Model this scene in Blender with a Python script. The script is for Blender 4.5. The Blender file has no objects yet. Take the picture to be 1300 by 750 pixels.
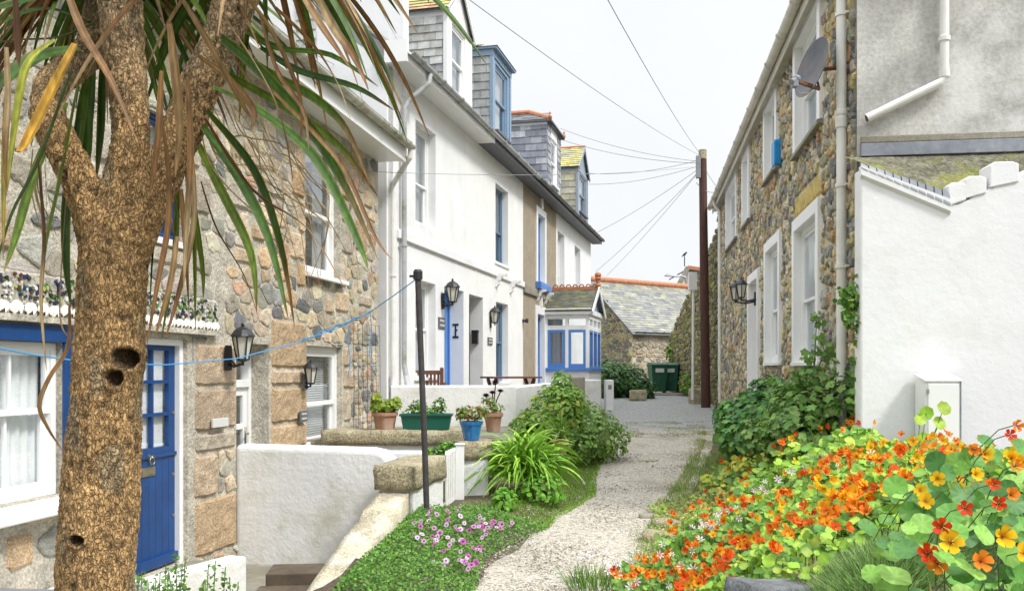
import bpy, bmesh, math, random
import numpy as np
from mathutils import Vector, Matrix, noise
random.seed(7); RNG = np.random.default_rng(11)
D = bpy.data; SC = bpy.context.scene; COL = SC.collection
EYE = 1.65; FPX = 1150.0; HY = 470.0
R = math.radians
def W(px, py, Z):                      # a point seen at (px,py) in the 1300x750 photograph, Z metres ahead
    return Vector(((px-650)/FPX*Z, Z, EYE+(HY-py)/FPX*Z))
def rnd(a, b): return random.uniform(a, b)
def lerp(a, b, t): return a+(b-a)*t
def sm(t): t = max(0.0, min(1.0, t)); return t*t*(3-2*t)
def interp(p, y):
    if y <= p[0][0]: return p[0][1]
    for (a, va), (b, vb) in zip(p, p[1:]):
        if y <= b: return va+(vb-va)*(y-a)/(b-a)
    return p[-1][1]
# ---------------------------------------------------------------- materials
def newmat(name):
    m = D.materials.new(name); m.use_nodes = True
    nt = m.node_tree; nt.nodes.clear()
    return m, nt, nt.nodes, nt.links
def N(ns, t, **k):
    n = ns.new(t)
    for a, v in k.items(): setattr(n, a, v)
    return n
def pm(name, col=(.5,.5,.5), rough=.6, attr=False, var=.15, vscale=4, bump=0, bscale=30, bdist=.01,
       fine=0, fscale=80, metal=0, trans=0, stain=None, stain_amt=.5, stain_scale=1.5, stretch=None, coat=0, spec=None, vor=0, vorscale=20, crack=0):
    m, nt, ns, L = newmat(name)
    out = N(ns, 'ShaderNodeOutputMaterial'); b = N(ns, 'ShaderNodeBsdfPrincipled')
    b.inputs['Roughness'].default_value = rough; b.inputs['Metallic'].default_value = metal
    if coat: b.inputs['Coat Weight'].default_value = coat
    if spec is not None: b.inputs['Specular IOR Level'].default_value = spec
    tc = N(ns, 'ShaderNodeTexCoord'); vec = tc.outputs['Object']
    if stretch:
        mp = N(ns, 'ShaderNodeMapping'); mp.inputs['Scale'].default_value = stretch
        L.new(vec, mp.inputs[0]); vec = mp.outputs[0]
    if attr:
        a = N(ns, 'ShaderNodeAttribute', attribute_name='col'); csock = a.outputs['Color']
    else:
        a = N(ns, 'ShaderNodeRGB'); a.outputs[0].default_value = (*col, 1); csock = a.outputs[0]
    def mul(sock, tex, lo, hi, fmin=.3, fmax=.7):
        mr = N(ns, 'ShaderNodeMapRange'); mr.inputs['From Min'].default_value = fmin; mr.inputs['From Max'].default_value = fmax
        mr.inputs['To Min'].default_value = lo; mr.inputs['To Max'].default_value = hi
        L.new(tex, mr.inputs['Value'])
        mx = N(ns, 'ShaderNodeVectorMath', operation='SCALE'); L.new(sock, mx.inputs[0]); L.new(mr.outputs[0], mx.inputs['Scale'])
        return mx.outputs[0]
    def noi(scale, detail=4, rgh=.6):
        n = N(ns, 'ShaderNodeTexNoise'); n.inputs['Scale'].default_value = scale; n.inputs['Detail'].default_value = detail
        n.inputs['Roughness'].default_value = rgh
        L.new(vec, n.inputs['Vector']); return n.outputs['Fac']
    if var: csock = mul(csock, noi(vscale), 1-var, 1+var)
    if fine: csock = mul(csock, noi(fscale, 3), 1-fine, 1+fine, .35, .65)
    if crack:
        v0 = N(ns, 'ShaderNodeTexVoronoi', feature='DISTANCE_TO_EDGE'); v0.inputs['Scale'].default_value = vorscale
        nz_ = N(ns, 'ShaderNodeTexNoise'); nz_.inputs['Scale'].default_value = vorscale*.6; L.new(vec, nz_.inputs['Vector'])
        ad = N(ns, 'ShaderNodeVectorMath', operation='MULTIPLY_ADD'); L.new(nz_.outputs['Color'], ad.inputs[0]); ad.inputs[1].default_value = (2.6/vorscale,)*3; L.new(vec, ad.inputs[2]); L.new(ad.outputs[0], v0.inputs['Vector'])
        csock = mul(csock, v0.outputs['Distance'], 1-crack, 1.15, .0, .2); crk = v0.outputs['Distance']
    if stain:
        f = noi(stain_scale, 7, .65)
        mr = N(ns, 'ShaderNodeMapRange'); mr.inputs['From Min'].default_value = .5; mr.inputs['From Max'].default_value = .68
        mr.inputs['To Max'].default_value = stain_amt; L.new(f, mr.inputs['Value'])
        mx = N(ns, 'ShaderNodeMix', data_type='RGBA'); L.new(mr.outputs[0], mx.inputs['Factor'])
        L.new(csock, mx.inputs[6]); mx.inputs[7].default_value = (*stain, 1); csock = mx.outputs[2]
    L.new(csock, b.inputs['Base Color'])
    last = None
    if bump:
        bp = N(ns, 'ShaderNodeBump'); bp.inputs['Strength'].default_value = bump; bp.inputs['Distance'].default_value = bdist
        L.new(noi(bscale, 6, .65), bp.inputs['Height']); last = bp
    if vor:
        v = N(ns, 'ShaderNodeTexVoronoi'); v.inputs['Scale'].default_value = vorscale; L.new(vec, v.inputs['Vector'])
        bp = N(ns, 'ShaderNodeBump'); bp.inputs['Strength'].default_value = vor; bp.inputs['Distance'].default_value = bdist; bp.invert = True
        L.new(v.outputs['Distance'], bp.inputs['Height'])
        if last: L.new(last.outputs[0], bp.inputs['Normal'])
        last = bp
    if crack:
        mr = N(ns, 'ShaderNodeMapRange'); mr.inputs['From Max'].default_value = .18; L.new(crk, mr.inputs['Value'])
        bp = N(ns, 'ShaderNodeBump'); bp.inputs['Strength'].default_value = .9; bp.inputs['Distance'].default_value = bdist*.6; L.new(mr.outputs[0], bp.inputs['Height'])
        if last: L.new(last.outputs[0], bp.inputs['Normal'])
        last = bp
    if last: L.new(last.outputs[0], b.inputs['Normal'])
    if trans:
        t = N(ns, 'ShaderNodeBsdfTranslucent'); L.new(csock, t.inputs['Color'])
        mx = N(ns, 'ShaderNodeMixShader'); mx.inputs[0].default_value = trans
        L.new(b.outputs[0], mx.inputs[1]); L.new(t.outputs[0], mx.inputs[2]); L.new(mx.outputs[0], out.inputs[0])
    else: L.new(b.outputs[0], out.inputs[0])
    return m
def glassmat():
    m, nt, ns, L = newmat('window_glass')
    out = N(ns, 'ShaderNodeOutputMaterial'); g = N(ns, 'ShaderNodeBsdfGlossy'); g.inputs['Roughness'].default_value = .03
    g.inputs['Color'].default_value = (.8,.86,.92,1)
    t = N(ns, 'ShaderNodeBsdfTransparent'); t.inputs['Color'].default_value = (.92,.94,.94,1)
    n = N(ns, 'ShaderNodeTexNoise'); n.inputs['Scale'].default_value = 2.2; bp = N(ns, 'ShaderNodeBump'); bp.inputs['Strength'].default_value = .12; bp.inputs['Distance'].default_value = .02
    L.new(n.outputs['Fac'], bp.inputs['Height']); L.new(bp.outputs[0], g.inputs['Normal'])
    lw = N(ns, 'ShaderNodeLayerWeight'); lw.inputs['Blend'].default_value = .5
    pw = N(ns, 'ShaderNodeMath', operation='POWER'); pw.inputs[1].default_value = 3.0; L.new(lw.outputs['Facing'], pw.inputs[0])
    mr = N(ns, 'ShaderNodeMath', operation='MULTIPLY_ADD'); mr.inputs[1].default_value = .8; mr.inputs[2].default_value = .10; mr.use_clamp = True
    L.new(pw.outputs[0], mr.inputs[0]); mx = N(ns, 'ShaderNodeMixShader')
    L.new(mr.outputs[0], mx.inputs[0]); L.new(t.outputs[0], mx.inputs[1]); L.new(g.outputs[0], mx.inputs[2]); L.new(mx.outputs[0], out.inputs[0])
    return m
def lacemat():
    m, nt, ns, L = newmat('lace')
    out = N(ns, 'ShaderNodeOutputMaterial'); d = N(ns, 'ShaderNodeBsdfDiffuse'); d.inputs['Color'].default_value = (.92,.92,.93,1)
    t = N(ns, 'ShaderNodeBsdfTransparent'); tc = N(ns, 'ShaderNodeTexCoord')
    v = N(ns, 'ShaderNodeTexVoronoi', feature='DISTANCE_TO_EDGE'); v.inputs['Scale'].default_value = 38; v.inputs['Randomness'].default_value = .35; L.new(tc.outputs['Object'], v.inputs['Vector'])
    v2 = N(ns, 'ShaderNodeTexVoronoi', feature='DISTANCE_TO_EDGE'); v2.inputs['Scale'].default_value = 9; v2.inputs['Randomness'].default_value = .0; L.new(tc.outputs['Object'], v2.inputs['Vector'])
    mn = N(ns, 'ShaderNodeMath', operation='MINIMUM'); L.new(v.outputs['Distance'], mn.inputs[0]); L.new(v2.outputs['Distance'], mn.inputs[1])
    mr = N(ns, 'ShaderNodeMapRange'); mr.inputs['From Min'].default_value = .04; mr.inputs['From Max'].default_value = .12; mr.inputs['To Min'].default_value = .0; mr.inputs['To Max'].default_value = .12
    L.new(mn.outputs[0], mr.inputs['Value']); mx = N(ns, 'ShaderNodeMixShader'); L.new(mr.outputs[0], mx.inputs[0])
    L.new(d.outputs[0], mx.inputs[1]); L.new(t.outputs[0], mx.inputs[2]); L.new(mx.outputs[0], out.inputs[0])
    return m
M = {}
M['stone'] = pm('stone', attr=True, rough=.85, var=.25, vscale=9, fine=.32, fscale=95, bump=.7, bscale=45, bdist=.012)
M['granite'] = pm('granite_block', attr=True, rough=.85, var=.22, vscale=5, fine=.42, fscale=80, bump=.8, bscale=38, bdist=.015)
M['mortar'] = pm('mortar', (.49,.45,.37), .95, var=.3, vscale=5, fine=.25, fscale=40, bump=1, bscale=22, bdist=.03)
M['mortar2'] = pm('ochre_mortar', (.60,.53,.38), .95, var=.3, vscale=2, fine=.2, bump=.8, bscale=28, bdist=.02, stain=(.30,.27,.10), stain_amt=.6, stain_scale=2)
M['white_wall'] = pm('white_render', (.78,.78,.785), .75, var=.04, vscale=1.2, bump=.35, bscale=11, bdist=.014, stain=(.66,.655,.62), stain_amt=.6, stain_scale=1.3)
M['white_rough'] = pm('white_roughcast', (.82,.82,.80), .8, var=.05, vscale=2, bump=.9, bscale=26, bdist=.02)
M['white_low'] = pm('limewashed_wall', (.80,.80,.79), .8, var=.05, vscale=2.5, bump=.5, bscale=16, bdist=.02, stain=(.47,.46,.33), stain_amt=.65, stain_scale=1.6)
M['grey_render'] = pm('grey_cement_render', (.46,.45,.42), .9, var=.3, vscale=1.6, bump=.5, bscale=25, bdist=.01, stain=(.72,.72,.70), stain_amt=.75, stain_scale=1.4, fine=.12, fscale=25)
M['tan'] = pm('tan_pebbledash', (.36,.30,.22), .95, var=.12, vscale=3, fine=.4, fscale=55, bump=1, bscale=60, bdist=.02)
M['white_paint'] = pm('white_gloss_paint', (.82,.82,.81), .35, var=.03, vscale=3)
M['pipe'] = pm('white_plastic_pipe', (.76,.75,.71), .4, var=.08, vscale=2.5, stain=(.55,.53,.45), stain_amt=.5, stain_scale=3)
M['gutter'] = pm('cream_gutter', (.62,.59,.50), .45, var=.1, vscale=3, stain=(.35,.33,.22), stain_amt=.55, stain_scale=4)
M['grey_gutter'] = pm('grey_gutter', (.42,.43,.45), .4, var=.15, vscale=3, stain=(.14,.15,.05), stain_amt=.8, stain_scale=3)
M['black_gutter'] = pm('black_gutter', (.05,.05,.055), .4, var=.2, stain=(.15,.16,.04), stain_amt=.8, stain_scale=3)
M['mossy'] = pm('mossy_gutter', (.50,.49,.42), .8, var=.2, bump=.6, bscale=40, bdist=.02, stain=(.17,.18,.06), stain_amt=.9, stain_scale=5)
M['dark_soffit'] = pm('dark_grey_boards', (.10,.105,.12), .5, var=.1)
M['blue'] = pm('deep_blue_paint', (.006,.052,.19), .42, var=.2, vscale=5, bump=.15, bscale=30, bdist=.004)
M['bright_blue'] = pm('bright_blue_paint', (.08,.22,.56), .35, var=.08)
M['slate_blue'] = pm('slate_blue_paint', (.12,.20,.30), .4, var=.08)
M['grey_blue'] = pm('grey_blue_paint', (.24,.29,.35), .45, var=.1)
M['pale_blue'] = pm('pale_blue_paint', (.21,.31,.43), .4, var=.06)
M['slate'] = pm('slate', attr=True, rough=.55, var=.22, vscale=6, bump=.35, bscale=25, bdist=.006, fine=.12, fscale=60)
M['terracotta'] = pm('terracotta', (.44,.17,.09), .8, var=.2, vscale=6, bump=.3, bscale=30, stain=(.35,.30,.10), stain_amt=.4, stain_scale=5)
M['terracotta_pot'] = pm('terracotta_pot', (.40,.22,.14), .85, var=.25, vscale=9, bump=.3, bscale=30, stain=(.42,.38,.33), stain_amt=.7, stain_scale=6)
M['lead'] = pm('lead_sheet', (.20,.215,.25), .5, var=.2, vscale=5, stain=(.40,.42,.45), stain_amt=.5, stain_scale=4)
M['moss'] = pm('mossy_roof', (.17,.16,.11), .95, var=.5, vscale=8, fine=.4, fscale=30, bump=1, bscale=25, bdist=.04, stain=(.30,.32,.03), stain_amt=.7, stain_scale=2.5)
M['black_metal'] = pm('black_metal', (.018,.018,.02), .45, var=.1)
M['rust_metal'] = pm('dark_rusty_steel', (.045,.04,.04), .7, var=.4, vscale=12, bump=.3, bscale=60)
M['grey_metal'] = pm('grey_metal', (.25,.26,.28), .4, metal=.3, var=.15)
M['dish'] = pm('dish_grey', (.13,.14,.155), .75, var=.2, vscale=8, stain=(.20,.10,.05), stain_amt=.5, stain_scale=6)
M['rust'] = pm('rust', (.16,.06,.03), .8, var=.4, vscale=20)
M['lampglass'] = pm('frosted_lamp_glass', (.62,.60,.52), .2, var=.05)
M['wood'] = pm('bench_wood', (.13,.05,.03), .6, var=.3, vscale=6, stretch=(2,2,14), bump=.3, bscale=12)
M['pole'] = pm('creosoted_pole', (.075,.03,.022), .8, var=.4, vscale=5, stretch=(8,8,.8), bump=.6, bscale=10, bdist=.01, fine=.2)
M['timber'] = pm('weathered_timber', (.10,.075,.05), .85, var=.4, vscale=5, bump=.5, bscale=20)
M['bin'] = pm('bin_green', (.012,.085,.045), .45, var=.1)
M['trough'] = pm('green_plastic_trough', (.005,.10,.065), .35, var=.1)
M['bluepot'] = pm('blue_glaze', (.02,.15,.38), .2, var=.15, vscale=8, coat=.3)
M['alarm'] = pm('alarm_blue', (.01,.26,.62), .35, var=.03)
M['plaque'] = pm('slate_plaque', (.12,.125,.13), .6, var=.2, vscale=20)
M['letter'] = pm('pale_lettering', (.6,.6,.58), .6, var=0)
M['brass'] = pm('old_brass', (.30,.27,.18), .35, metal=.7, var=.2, vscale=20)
M['shell'] = pm('scallop_shell', (.80,.77,.70), .6, var=.08, bump=.5, bscale=40)
M['glass'] = glassmat(); M['lace'] = lacemat()
M['net'] = pm('net_curtain', (.62,.63,.64), .9, var=.12, vscale=3, stretch=(14,1,.3), trans=.3)
M['lace_backing'] = pm('added_backing_sheet', (.36,.39,.44), .9, var=.06, stretch=(10,1,.3), vscale=3)  # for the plain sheets added behind lace to brighten the glazing
M['blind'] = pm('blind_slats', (.55,.56,.56), .6, var=.05)
M['interior'] = pm('interior', (.22,.20,.18), .9, var=.3)
M['soil'] = pm('soil', (.10,.075,.05), .95, var=.5, vscale=3, fine=.3, fscale=40, bump=1, bscale=25, bdist=.03, stain=(.10,.13,.035), stain_amt=.85, stain_scale=2)
M['potsoil'] = pm('potting_soil', (.03,.022,.016), 1, var=.3)
M['concrete'] = pm('old_concrete', (.27,.25,.20), .9, var=.25, vscale=2, fine=.2, bump=.6, bscale=20, stain=(.12,.12,.06), stain_amt=.6)
M['lichen'] = pm('lichened_granite', (.36,.31,.20), .95, var=.35, vscale=7, fine=.45, fscale=60, bump=1, bscale=28, bdist=.03, stain=(.62,.58,.42), stain_amt=.6, stain_scale=4)
M['leaf'] = pm('leaf', attr=True, rough=.5, var=.12, vscale=20, trans=.3, spec=.35)
M['strap'] = pm('strap_leaf', attr=True, rough=.5, var=.3, vscale=14, fine=.25, fscale=60, stretch=(1,1,.25), trans=.18, spec=.3)
M['petal'] = pm('petal', attr=True, rough=.6, var=.06, vscale=30, trans=.35, spec=.2)
M['stem'] = pm('stem', (.11,.16,.05), .6, var=.2)
M['woody'] = pm('woody_stem', (.12,.08,.05), .8, var=.2)
M['rope'] = pm('blue_rope', (.05,.30,.62), .6, var=.1)
M['dark_rock'] = pm('dark_rock', (.13,.135,.14), .8, var=.4, vscale=9, fine=.3, bump=1, bscale=20, bdist=.02)
M['wire'] = pm('grey_cable', (.28,.29,.30), .6, var=0)
M['bark'] = pm('corky_bark', attr=True, rough=.95, var=.25, vscale=20, fine=.35, fscale=90, bump=1, bscale=70, bdist=.014, stretch=(1,1,.45), crack=.30, vorscale=88)
M['pebble'] = pm('pebble', attr=True, rough=.8, var=.15, vscale=30)
def gravelmat():
    m, nt, ns, L = newmat('gravel')
    out = N(ns, 'ShaderNodeOutputMaterial'); b = N(ns, 'ShaderNodeBsdfPrincipled'); b.inputs['Roughness'].default_value = .9
    tc = N(ns, 'ShaderNodeTexCoord')
    v = N(ns, 'ShaderNodeTexVoronoi'); v.inputs['Scale'].default_value = 48; L.new(tc.outputs['Object'], v.inputs['Vector'])
    cr = N(ns, 'ShaderNodeValToRGB'); e = cr.color_ramp.elements
    e[0].position = 0; e[0].color = (.18,.165,.14,1); e[1].position = 1; e[1].color = (.60,.57,.50,1)
    for p, c in ((.25,(.38,.34,.275,1)), (.5,(.47,.42,.34,1)), (.8,(.52,.475,.40,1))):
        q = cr.color_ramp.elements.new(p); q.color = c
    sp = N(ns, 'ShaderNodeSeparateColor'); L.new(v.outputs['Color'], sp.inputs[0]); L.new(sp.outputs[0], cr.inputs[0])
    n = N(ns, 'ShaderNodeTexNoise'); n.inputs['Scale'].default_value = 1.3; n.inputs['Detail'].default_value = 6; L.new(tc.outputs['Object'], n.inputs['Vector'])
    mr = N(ns, 'ShaderNodeMapRange'); mr.inputs['From Min'].default_value = .52; mr.inputs['From Max'].default_value = .72; mr.inputs['To Max'].default_value = .6; L.new(n.outputs['Fac'], mr.inputs['Value'])
    mx = N(ns, 'ShaderNodeMix', data_type='RGBA'); L.new(mr.outputs[0], mx.inputs['Factor']); L.new(cr.outputs[0], mx.inputs[6]); mx.inputs[7].default_value = (.20,.17,.12,1)
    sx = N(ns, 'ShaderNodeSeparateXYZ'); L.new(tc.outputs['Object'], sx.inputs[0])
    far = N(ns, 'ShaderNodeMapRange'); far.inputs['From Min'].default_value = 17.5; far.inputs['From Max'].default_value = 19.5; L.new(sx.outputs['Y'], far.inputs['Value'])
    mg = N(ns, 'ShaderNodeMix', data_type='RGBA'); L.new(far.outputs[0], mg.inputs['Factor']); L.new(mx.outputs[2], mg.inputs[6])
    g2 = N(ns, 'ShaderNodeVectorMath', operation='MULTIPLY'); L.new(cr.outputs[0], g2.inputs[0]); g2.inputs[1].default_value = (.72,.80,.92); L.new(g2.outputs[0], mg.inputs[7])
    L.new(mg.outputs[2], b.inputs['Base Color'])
    bp = N(ns, 'ShaderNodeBump'); bp.invert = True; bp.inputs['Strength'].default_value = 1; bp.inputs['Distance'].default_value = .012; L.new(v.outputs['Distance'], bp.inputs['Height'])
    L.new(bp.outputs[0], b.inputs['Normal']); L.new(b.outputs[0], out.inputs[0])
    return m
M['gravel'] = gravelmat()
# ---------------------------------------------------------------- mesh builder
class MB:
    def __init__(s, xf=None): s.v = []; s.f = []; s.m = []; s.c = []; s.xf = xf
    def add(s, vs, fs, mat=0, col=(1,1,1), cols=None):
        o = len(s.v)
        if s.xf is not None: vs = [s.xf @ Vector(p) for p in vs]
        s.v += [tuple(p) for p in vs]; s.f += [tuple(i+o for i in f) for f in fs]; s.m += [mat]*len(fs)
        s.c += cols if cols else [col]*len(vs); return s
    def box(s, x0, x1, y0, y1, z0, z1, mat=0, col=(1,1,1)):
        v = [(x0,y0,z0),(x1,y0,z0),(x1,y1,z0),(x0,y1,z0),(x0,y0,z1),(x1,y0,z1),(x1,y1,z1),(x0,y1,z1)]
        return s.add(v, [(0,3,2,1),(4,5,6,7),(0,1,5,4),(1,2,6,5),(2,3,7,6),(3,0,4,7)], mat, col)
    def cbox(s, c, sx, sy, sz, mat=0, col=(1,1,1), rot=None):
        v = [(x*sx/2,y*sy/2,z*sz/2) for z in (-1,1) for x, y in ((-1,-1),(1,-1),(1,1),(-1,1))]
        if rot is not None: v = [rot @ Vector(p) for p in v]
        v = [Vector(p)+Vector(c) for p in v]
        return s.add(v, [(0,3,2,1),(4,5,6,7),(0,1,5,4),(1,2,6,5),(2,3,7,6),(3,0,4,7)], mat, col)
    def bar(s, a, b, w, h, mat=0, col=(1,1,1)):          # square bar from a to b
        a, b = Vector(a), Vector(b); d = (b-a); q = d.to_track_quat('X','Z').to_matrix()
        return s.cbox((a+b)/2, d.length, w, h, mat, col, q)
    def tube(s, pts, r, n=8, mat=0, col=(1,1,1), cols=None, caps=True):
        pts = [Vector(p) for p in pts]; k = len(pts); rs = r if isinstance(r, (list, tuple)) else [r]*k
        vs = []; cc = []; up = None
        for i, p in enumerate(pts):
            t = (pts[min(i+1,k-1)]-pts[max(i-1,0)]).normalized()
            if up is None: up = Vector((0,0,1)) if abs(t.z) < .9 else Vector((1,0,0))
            x = t.cross(up).normalized(); y = x.cross(t).normalized(); up = y
            for j in range(n):
                a = 2*math.pi*j/n; vs.append(p+(x*math.cos(a)+y*math.sin(a))*rs[i]); cc.append(cols[i] if cols else col)
        fs = [(i*n+j, i*n+(j+1)%n, (i+1)*n+(j+1)%n, (i+1)*n+j) for i in range(k-1) for j in range(n)]
        if caps: fs += [tuple(range(n-1,-1,-1)), tuple((k-1)*n+j for j in range(n))]
        return s.add(vs, fs, mat, cols=cc)
    def lathe(s, prof, c=(0,0,0), n=20, mat=0, col=(1,1,1), rot=None):
        vs = []
        for r_, z in prof:
            for j in range(n):
                a = 2*math.pi*j/n; p = Vector((r_*math.cos(a), r_*math.sin(a), z))
                if rot is not None: p = rot @ p
                vs.append(p+Vector(c))
        k = len(prof); fs = [(i*n+j, i*n+(j+1)%n, (i+1)*n+(j+1)%n, (i+1)*n+j) for i in range(k-1) for j in range(n)]
        fs += [tuple(range(n-1,-1,-1)), tuple((k-1)*n+j for j in range(n))]
        return s.add(vs, fs, mat, col)
    def prism(s, poly, y0, y1, mat=0, col=(1,1,1)):       # poly in (x,z)
        n = len(poly); v = [(x,y0,z) for x, z in poly]+[(x,y1,z) for x, z in poly]
        return s.add(v, [tuple(range(n)), tuple(range(2*n-1,n-1,-1))]+[((i+1)%n, i, n+i, n+(i+1)%n) for i in range(n)], mat, col)
    def slab(s, poly, z0, z1, mat=0, col=(1,1,1)):        # poly in (x,y)
        n = len(poly); v = [(x,y,z0) for x, y in poly]+[(x,y,z1) for x, y in poly]
        return s.add(v, [tuple(range(n-1,-1,-1)), tuple(range(n,2*n))]+[(i, (i+1)%n, n+(i+1)%n, n+i) for i in range(n)], mat, col)
    def build(s, name, mats, parent=None, smooth=False, bevel=0, fix=True):
        me = D.meshes.new(name); me.from_pydata(s.v, [], s.f)
        for m in (mats if isinstance(mats, (list, tuple)) else [mats]): me.materials.append(M[m] if isinstance(m, str) else m)
        me.polygons.foreach_set('material_index', s.m)
        a = me.color_attributes.new('col', 'FLOAT_COLOR', 'POINT')
        c = np.ones((len(s.v), 4)); c[:, :3] = np.array(s.c); a.data.foreach_set('color', c.ravel())
        if fix:
            bm = bmesh.new(); bm.from_mesh(me); bmesh.ops.recalc_face_normals(bm, faces=bm.faces); bm.to_mesh(me); bm.free()
        if smooth: me.polygons.foreach_set('use_smooth', [True]*len(me.polygons))
        o = D.objects.new(name, me); COL.objects.link(o)
        if parent: o.parent = parent
        if bevel:
            b = o.modifiers.new('bevel', 'BEVEL'); b.width = bevel; b.segments = 2; b.limit_method = 'ANGLE'; b.angle_limit = R(40)
        return o
def tag(o, label=None, cat=None, group=None, kind=None):
    if label: o['label'] = label
    if cat: o['category'] = cat
    if group: o['group'] = group
    if kind: o['kind'] = kind
    return o
def thing(name, label, cat, loc=(0,0,0), rz=0, group=None):
    o = D.objects.new(name, None); COL.objects.link(o); o.location = loc; o.rotation_euler = (0,0,rz); o.empty_display_size = .2
    return tag(o, label, cat, group)
def copy_tree(o, parent=None):
    c = o.copy(); COL.objects.link(c); c.parent = parent
    for ch in list(o.children): copy_tree(ch, c)
    return c
class Frame:                          # local x = right as seen from outside, y = into the wall, z up
    def __init__(s, ox, oy, dx, dy):
        l = math.hypot(dx, dy); s.o = Vector((ox,oy)); s.d = Vector((dx/l,dy/l)); s.n = Vector((-s.d.y, s.d.x)); s.a = math.atan2(dy, dx)
        s.mat = Matrix.Translation((ox,oy,0)) @ Matrix.Rotation(s.a, 4, 'Z'); s.loc = (ox,oy,0)
    def w(s, x, y, z): p = s.o+s.d*x+s.n*y; return Vector((p.x,p.y,z))
    def px(s, px, py=HY, off=0):      # photo pixel -> (x,z) on the plane y=off
        k = (px-650)/FPX; o = s.o+s.n*off
        # (o+d*t).x = k*(o+d*t).y
        t = (k*o.y-o.x)/(s.d.x-k*s.d.y); Y = o.y+s.d.y*t
        return t, EYE+(HY-py)/FPX*Y
# ---------------------------------------------------------------- masonry
def wall(mb, x0, x1, z0, z1, holes, reveal=.22, mat=0, rmat=None, y=0):
    rmat = mat if rmat is None else rmat
    xs = sorted({x0,x1,*[h[0] for h in holes],*[h[1] for h in holes]}); zs = sorted({z0,z1,*[h[2] for h in holes],*[h[3] for h in holes]})
    xs = [q for q in xs if x0 <= q <= x1]; zs = [q for q in zs if z0 <= q <= z1]
    for a, b in zip(xs, xs[1:]):
        for c, d in zip(zs, zs[1:]):
            mx, mz = (a+b)/2, (c+d)/2
            if any(h[0] < mx < h[1] and h[2] < mz < h[3] for h in holes): continue
            mb.add([(a,y,c),(b,y,c),(b,y,d),(a,y,d)], [(0,1,2,3)], mat)
    for a, b, c, d in [h[:4] for h in holes]:
        e = y+reveal
        mb.add([(a,y,c),(a,y,d),(a,e,d),(a,e,c)], [(0,1,2,3)], rmat); mb.add([(b,y,c),(b,y,d),(b,e,d),(b,e,c)], [(0,1,2,3)], rmat)
        mb.add([(a,y,d),(b,y,d),(b,e,d),(a,e,d)], [(0,1,2,3)], rmat); mb.add([(a,y,c),(b,y,c),(b,e,c),(a,e,c)], [(0,1,2,3)], rmat)
def clip(poly, nx, nz, c):            # keep nx*x+nz*z <= c
    out = []
    for i in range(len(poly)):
        p, q = poly[i], poly[(i+1)%len(poly)]; dp = nx*p[0]+nz*p[1]-c; dq = nx*q[0]+nz*q[1]-c
        if dp <= 0: out.append(p)
        if dp*dq < 0: t = dp/(dp-dq); out.append((p[0]+(q[0]-p[0])*t, p[1]+(q[1]-p[1])*t))
    return out
def stone(mb, poly, gap, h, col, mat, y=0, rough=.12, squared=False):
    n = len(poly)
    if n < 3: return
    cx = sum(p[0] for p in poly)/n; cz = sum(p[1] for p in poly)/n
    pts = []
    per = [math.dist(poly[i], poly[(i+1)%n]) for i in range(n)]; tot = sum(per)
    if tot < .12: return
    K = 20 if squared else 16; i = 0; acc = 0
    for k in range(K):
        t = tot*k/K
        while acc+per[i] < t and i < n-1: acc += per[i]; i += 1
        u = (t-acc)/max(per[i],1e-6); p, q = poly[i], poly[(i+1)%n]; pts.append((p[0]+(q[0]-p[0])*u, p[1]+(q[1]-p[1])*u))
    if not squared: pts = [((pts[k-1][0]+5*pts[k][0]+pts[(k+1)%K][0])/7, (pts[k-1][1]+5*pts[k][1]+pts[(k+1)%K][1])/7) for k in range(K)]
    ww = max(p[0] for p in pts)-min(p[0] for p in pts); hh = max(p[1] for p in pts)-min(p[1] for p in pts)
    fx = max(.3, 1-2*gap/max(ww,.02)); fz = max(.3, 1-2*gap/max(hh,.02))
    vs = []; amp = rough*min(ww,hh)
    tx, tz = rnd(-.25,.25)*h/ww, rnd(-.25,.25)*h/hh
    inn = min(.028, .22*min(ww,hh))
    for r_i, dep in ((0,.012), (1,-h*.62), (2,-h*.95), (3,-h*1.02)):
        for k, p in enumerate(pts):
            j = noise.noise(Vector((p[0]*13, p[1]*13, 3)))*amp*1.3
            dx, dz = p[0]-cx, p[1]-cz; sx = fx; sz = fz
            if r_i == 1: sx -= .25*inn/ww; sz -= .25*inn/hh
            if r_i == 2: sx -= 1.3*inn/ww; sz -= 1.3*inn/hh
            if r_i == 3: sx *= .45; sz *= .45
            l = math.hypot(dx,dz)+1e-6
            X = cx+dx*sx+dx/l*j; Z = cz+dz*sz+dz/l*j
            Y = y+dep+(0 if r_i == 0 else tx*(X-cx)+tz*(Z-cz)+noise.noise(Vector((X*16,Z*16,h*99)))*h*.7)
            vs.append((X,Y,Z))
    vs.append((cx, y-h*1.02, cz))
    fs = [(r*K+k, r*K+(k+1)%K, (r+1)*K+(k+1)%K, (r+1)*K+k) for r in range(3) for k in range(K)]
    fs += [(3*K+k, 3*K+(k+1)%K, 4*K) for k in range(K)]
    mb.add(vs, fs, mat, col)
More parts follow.
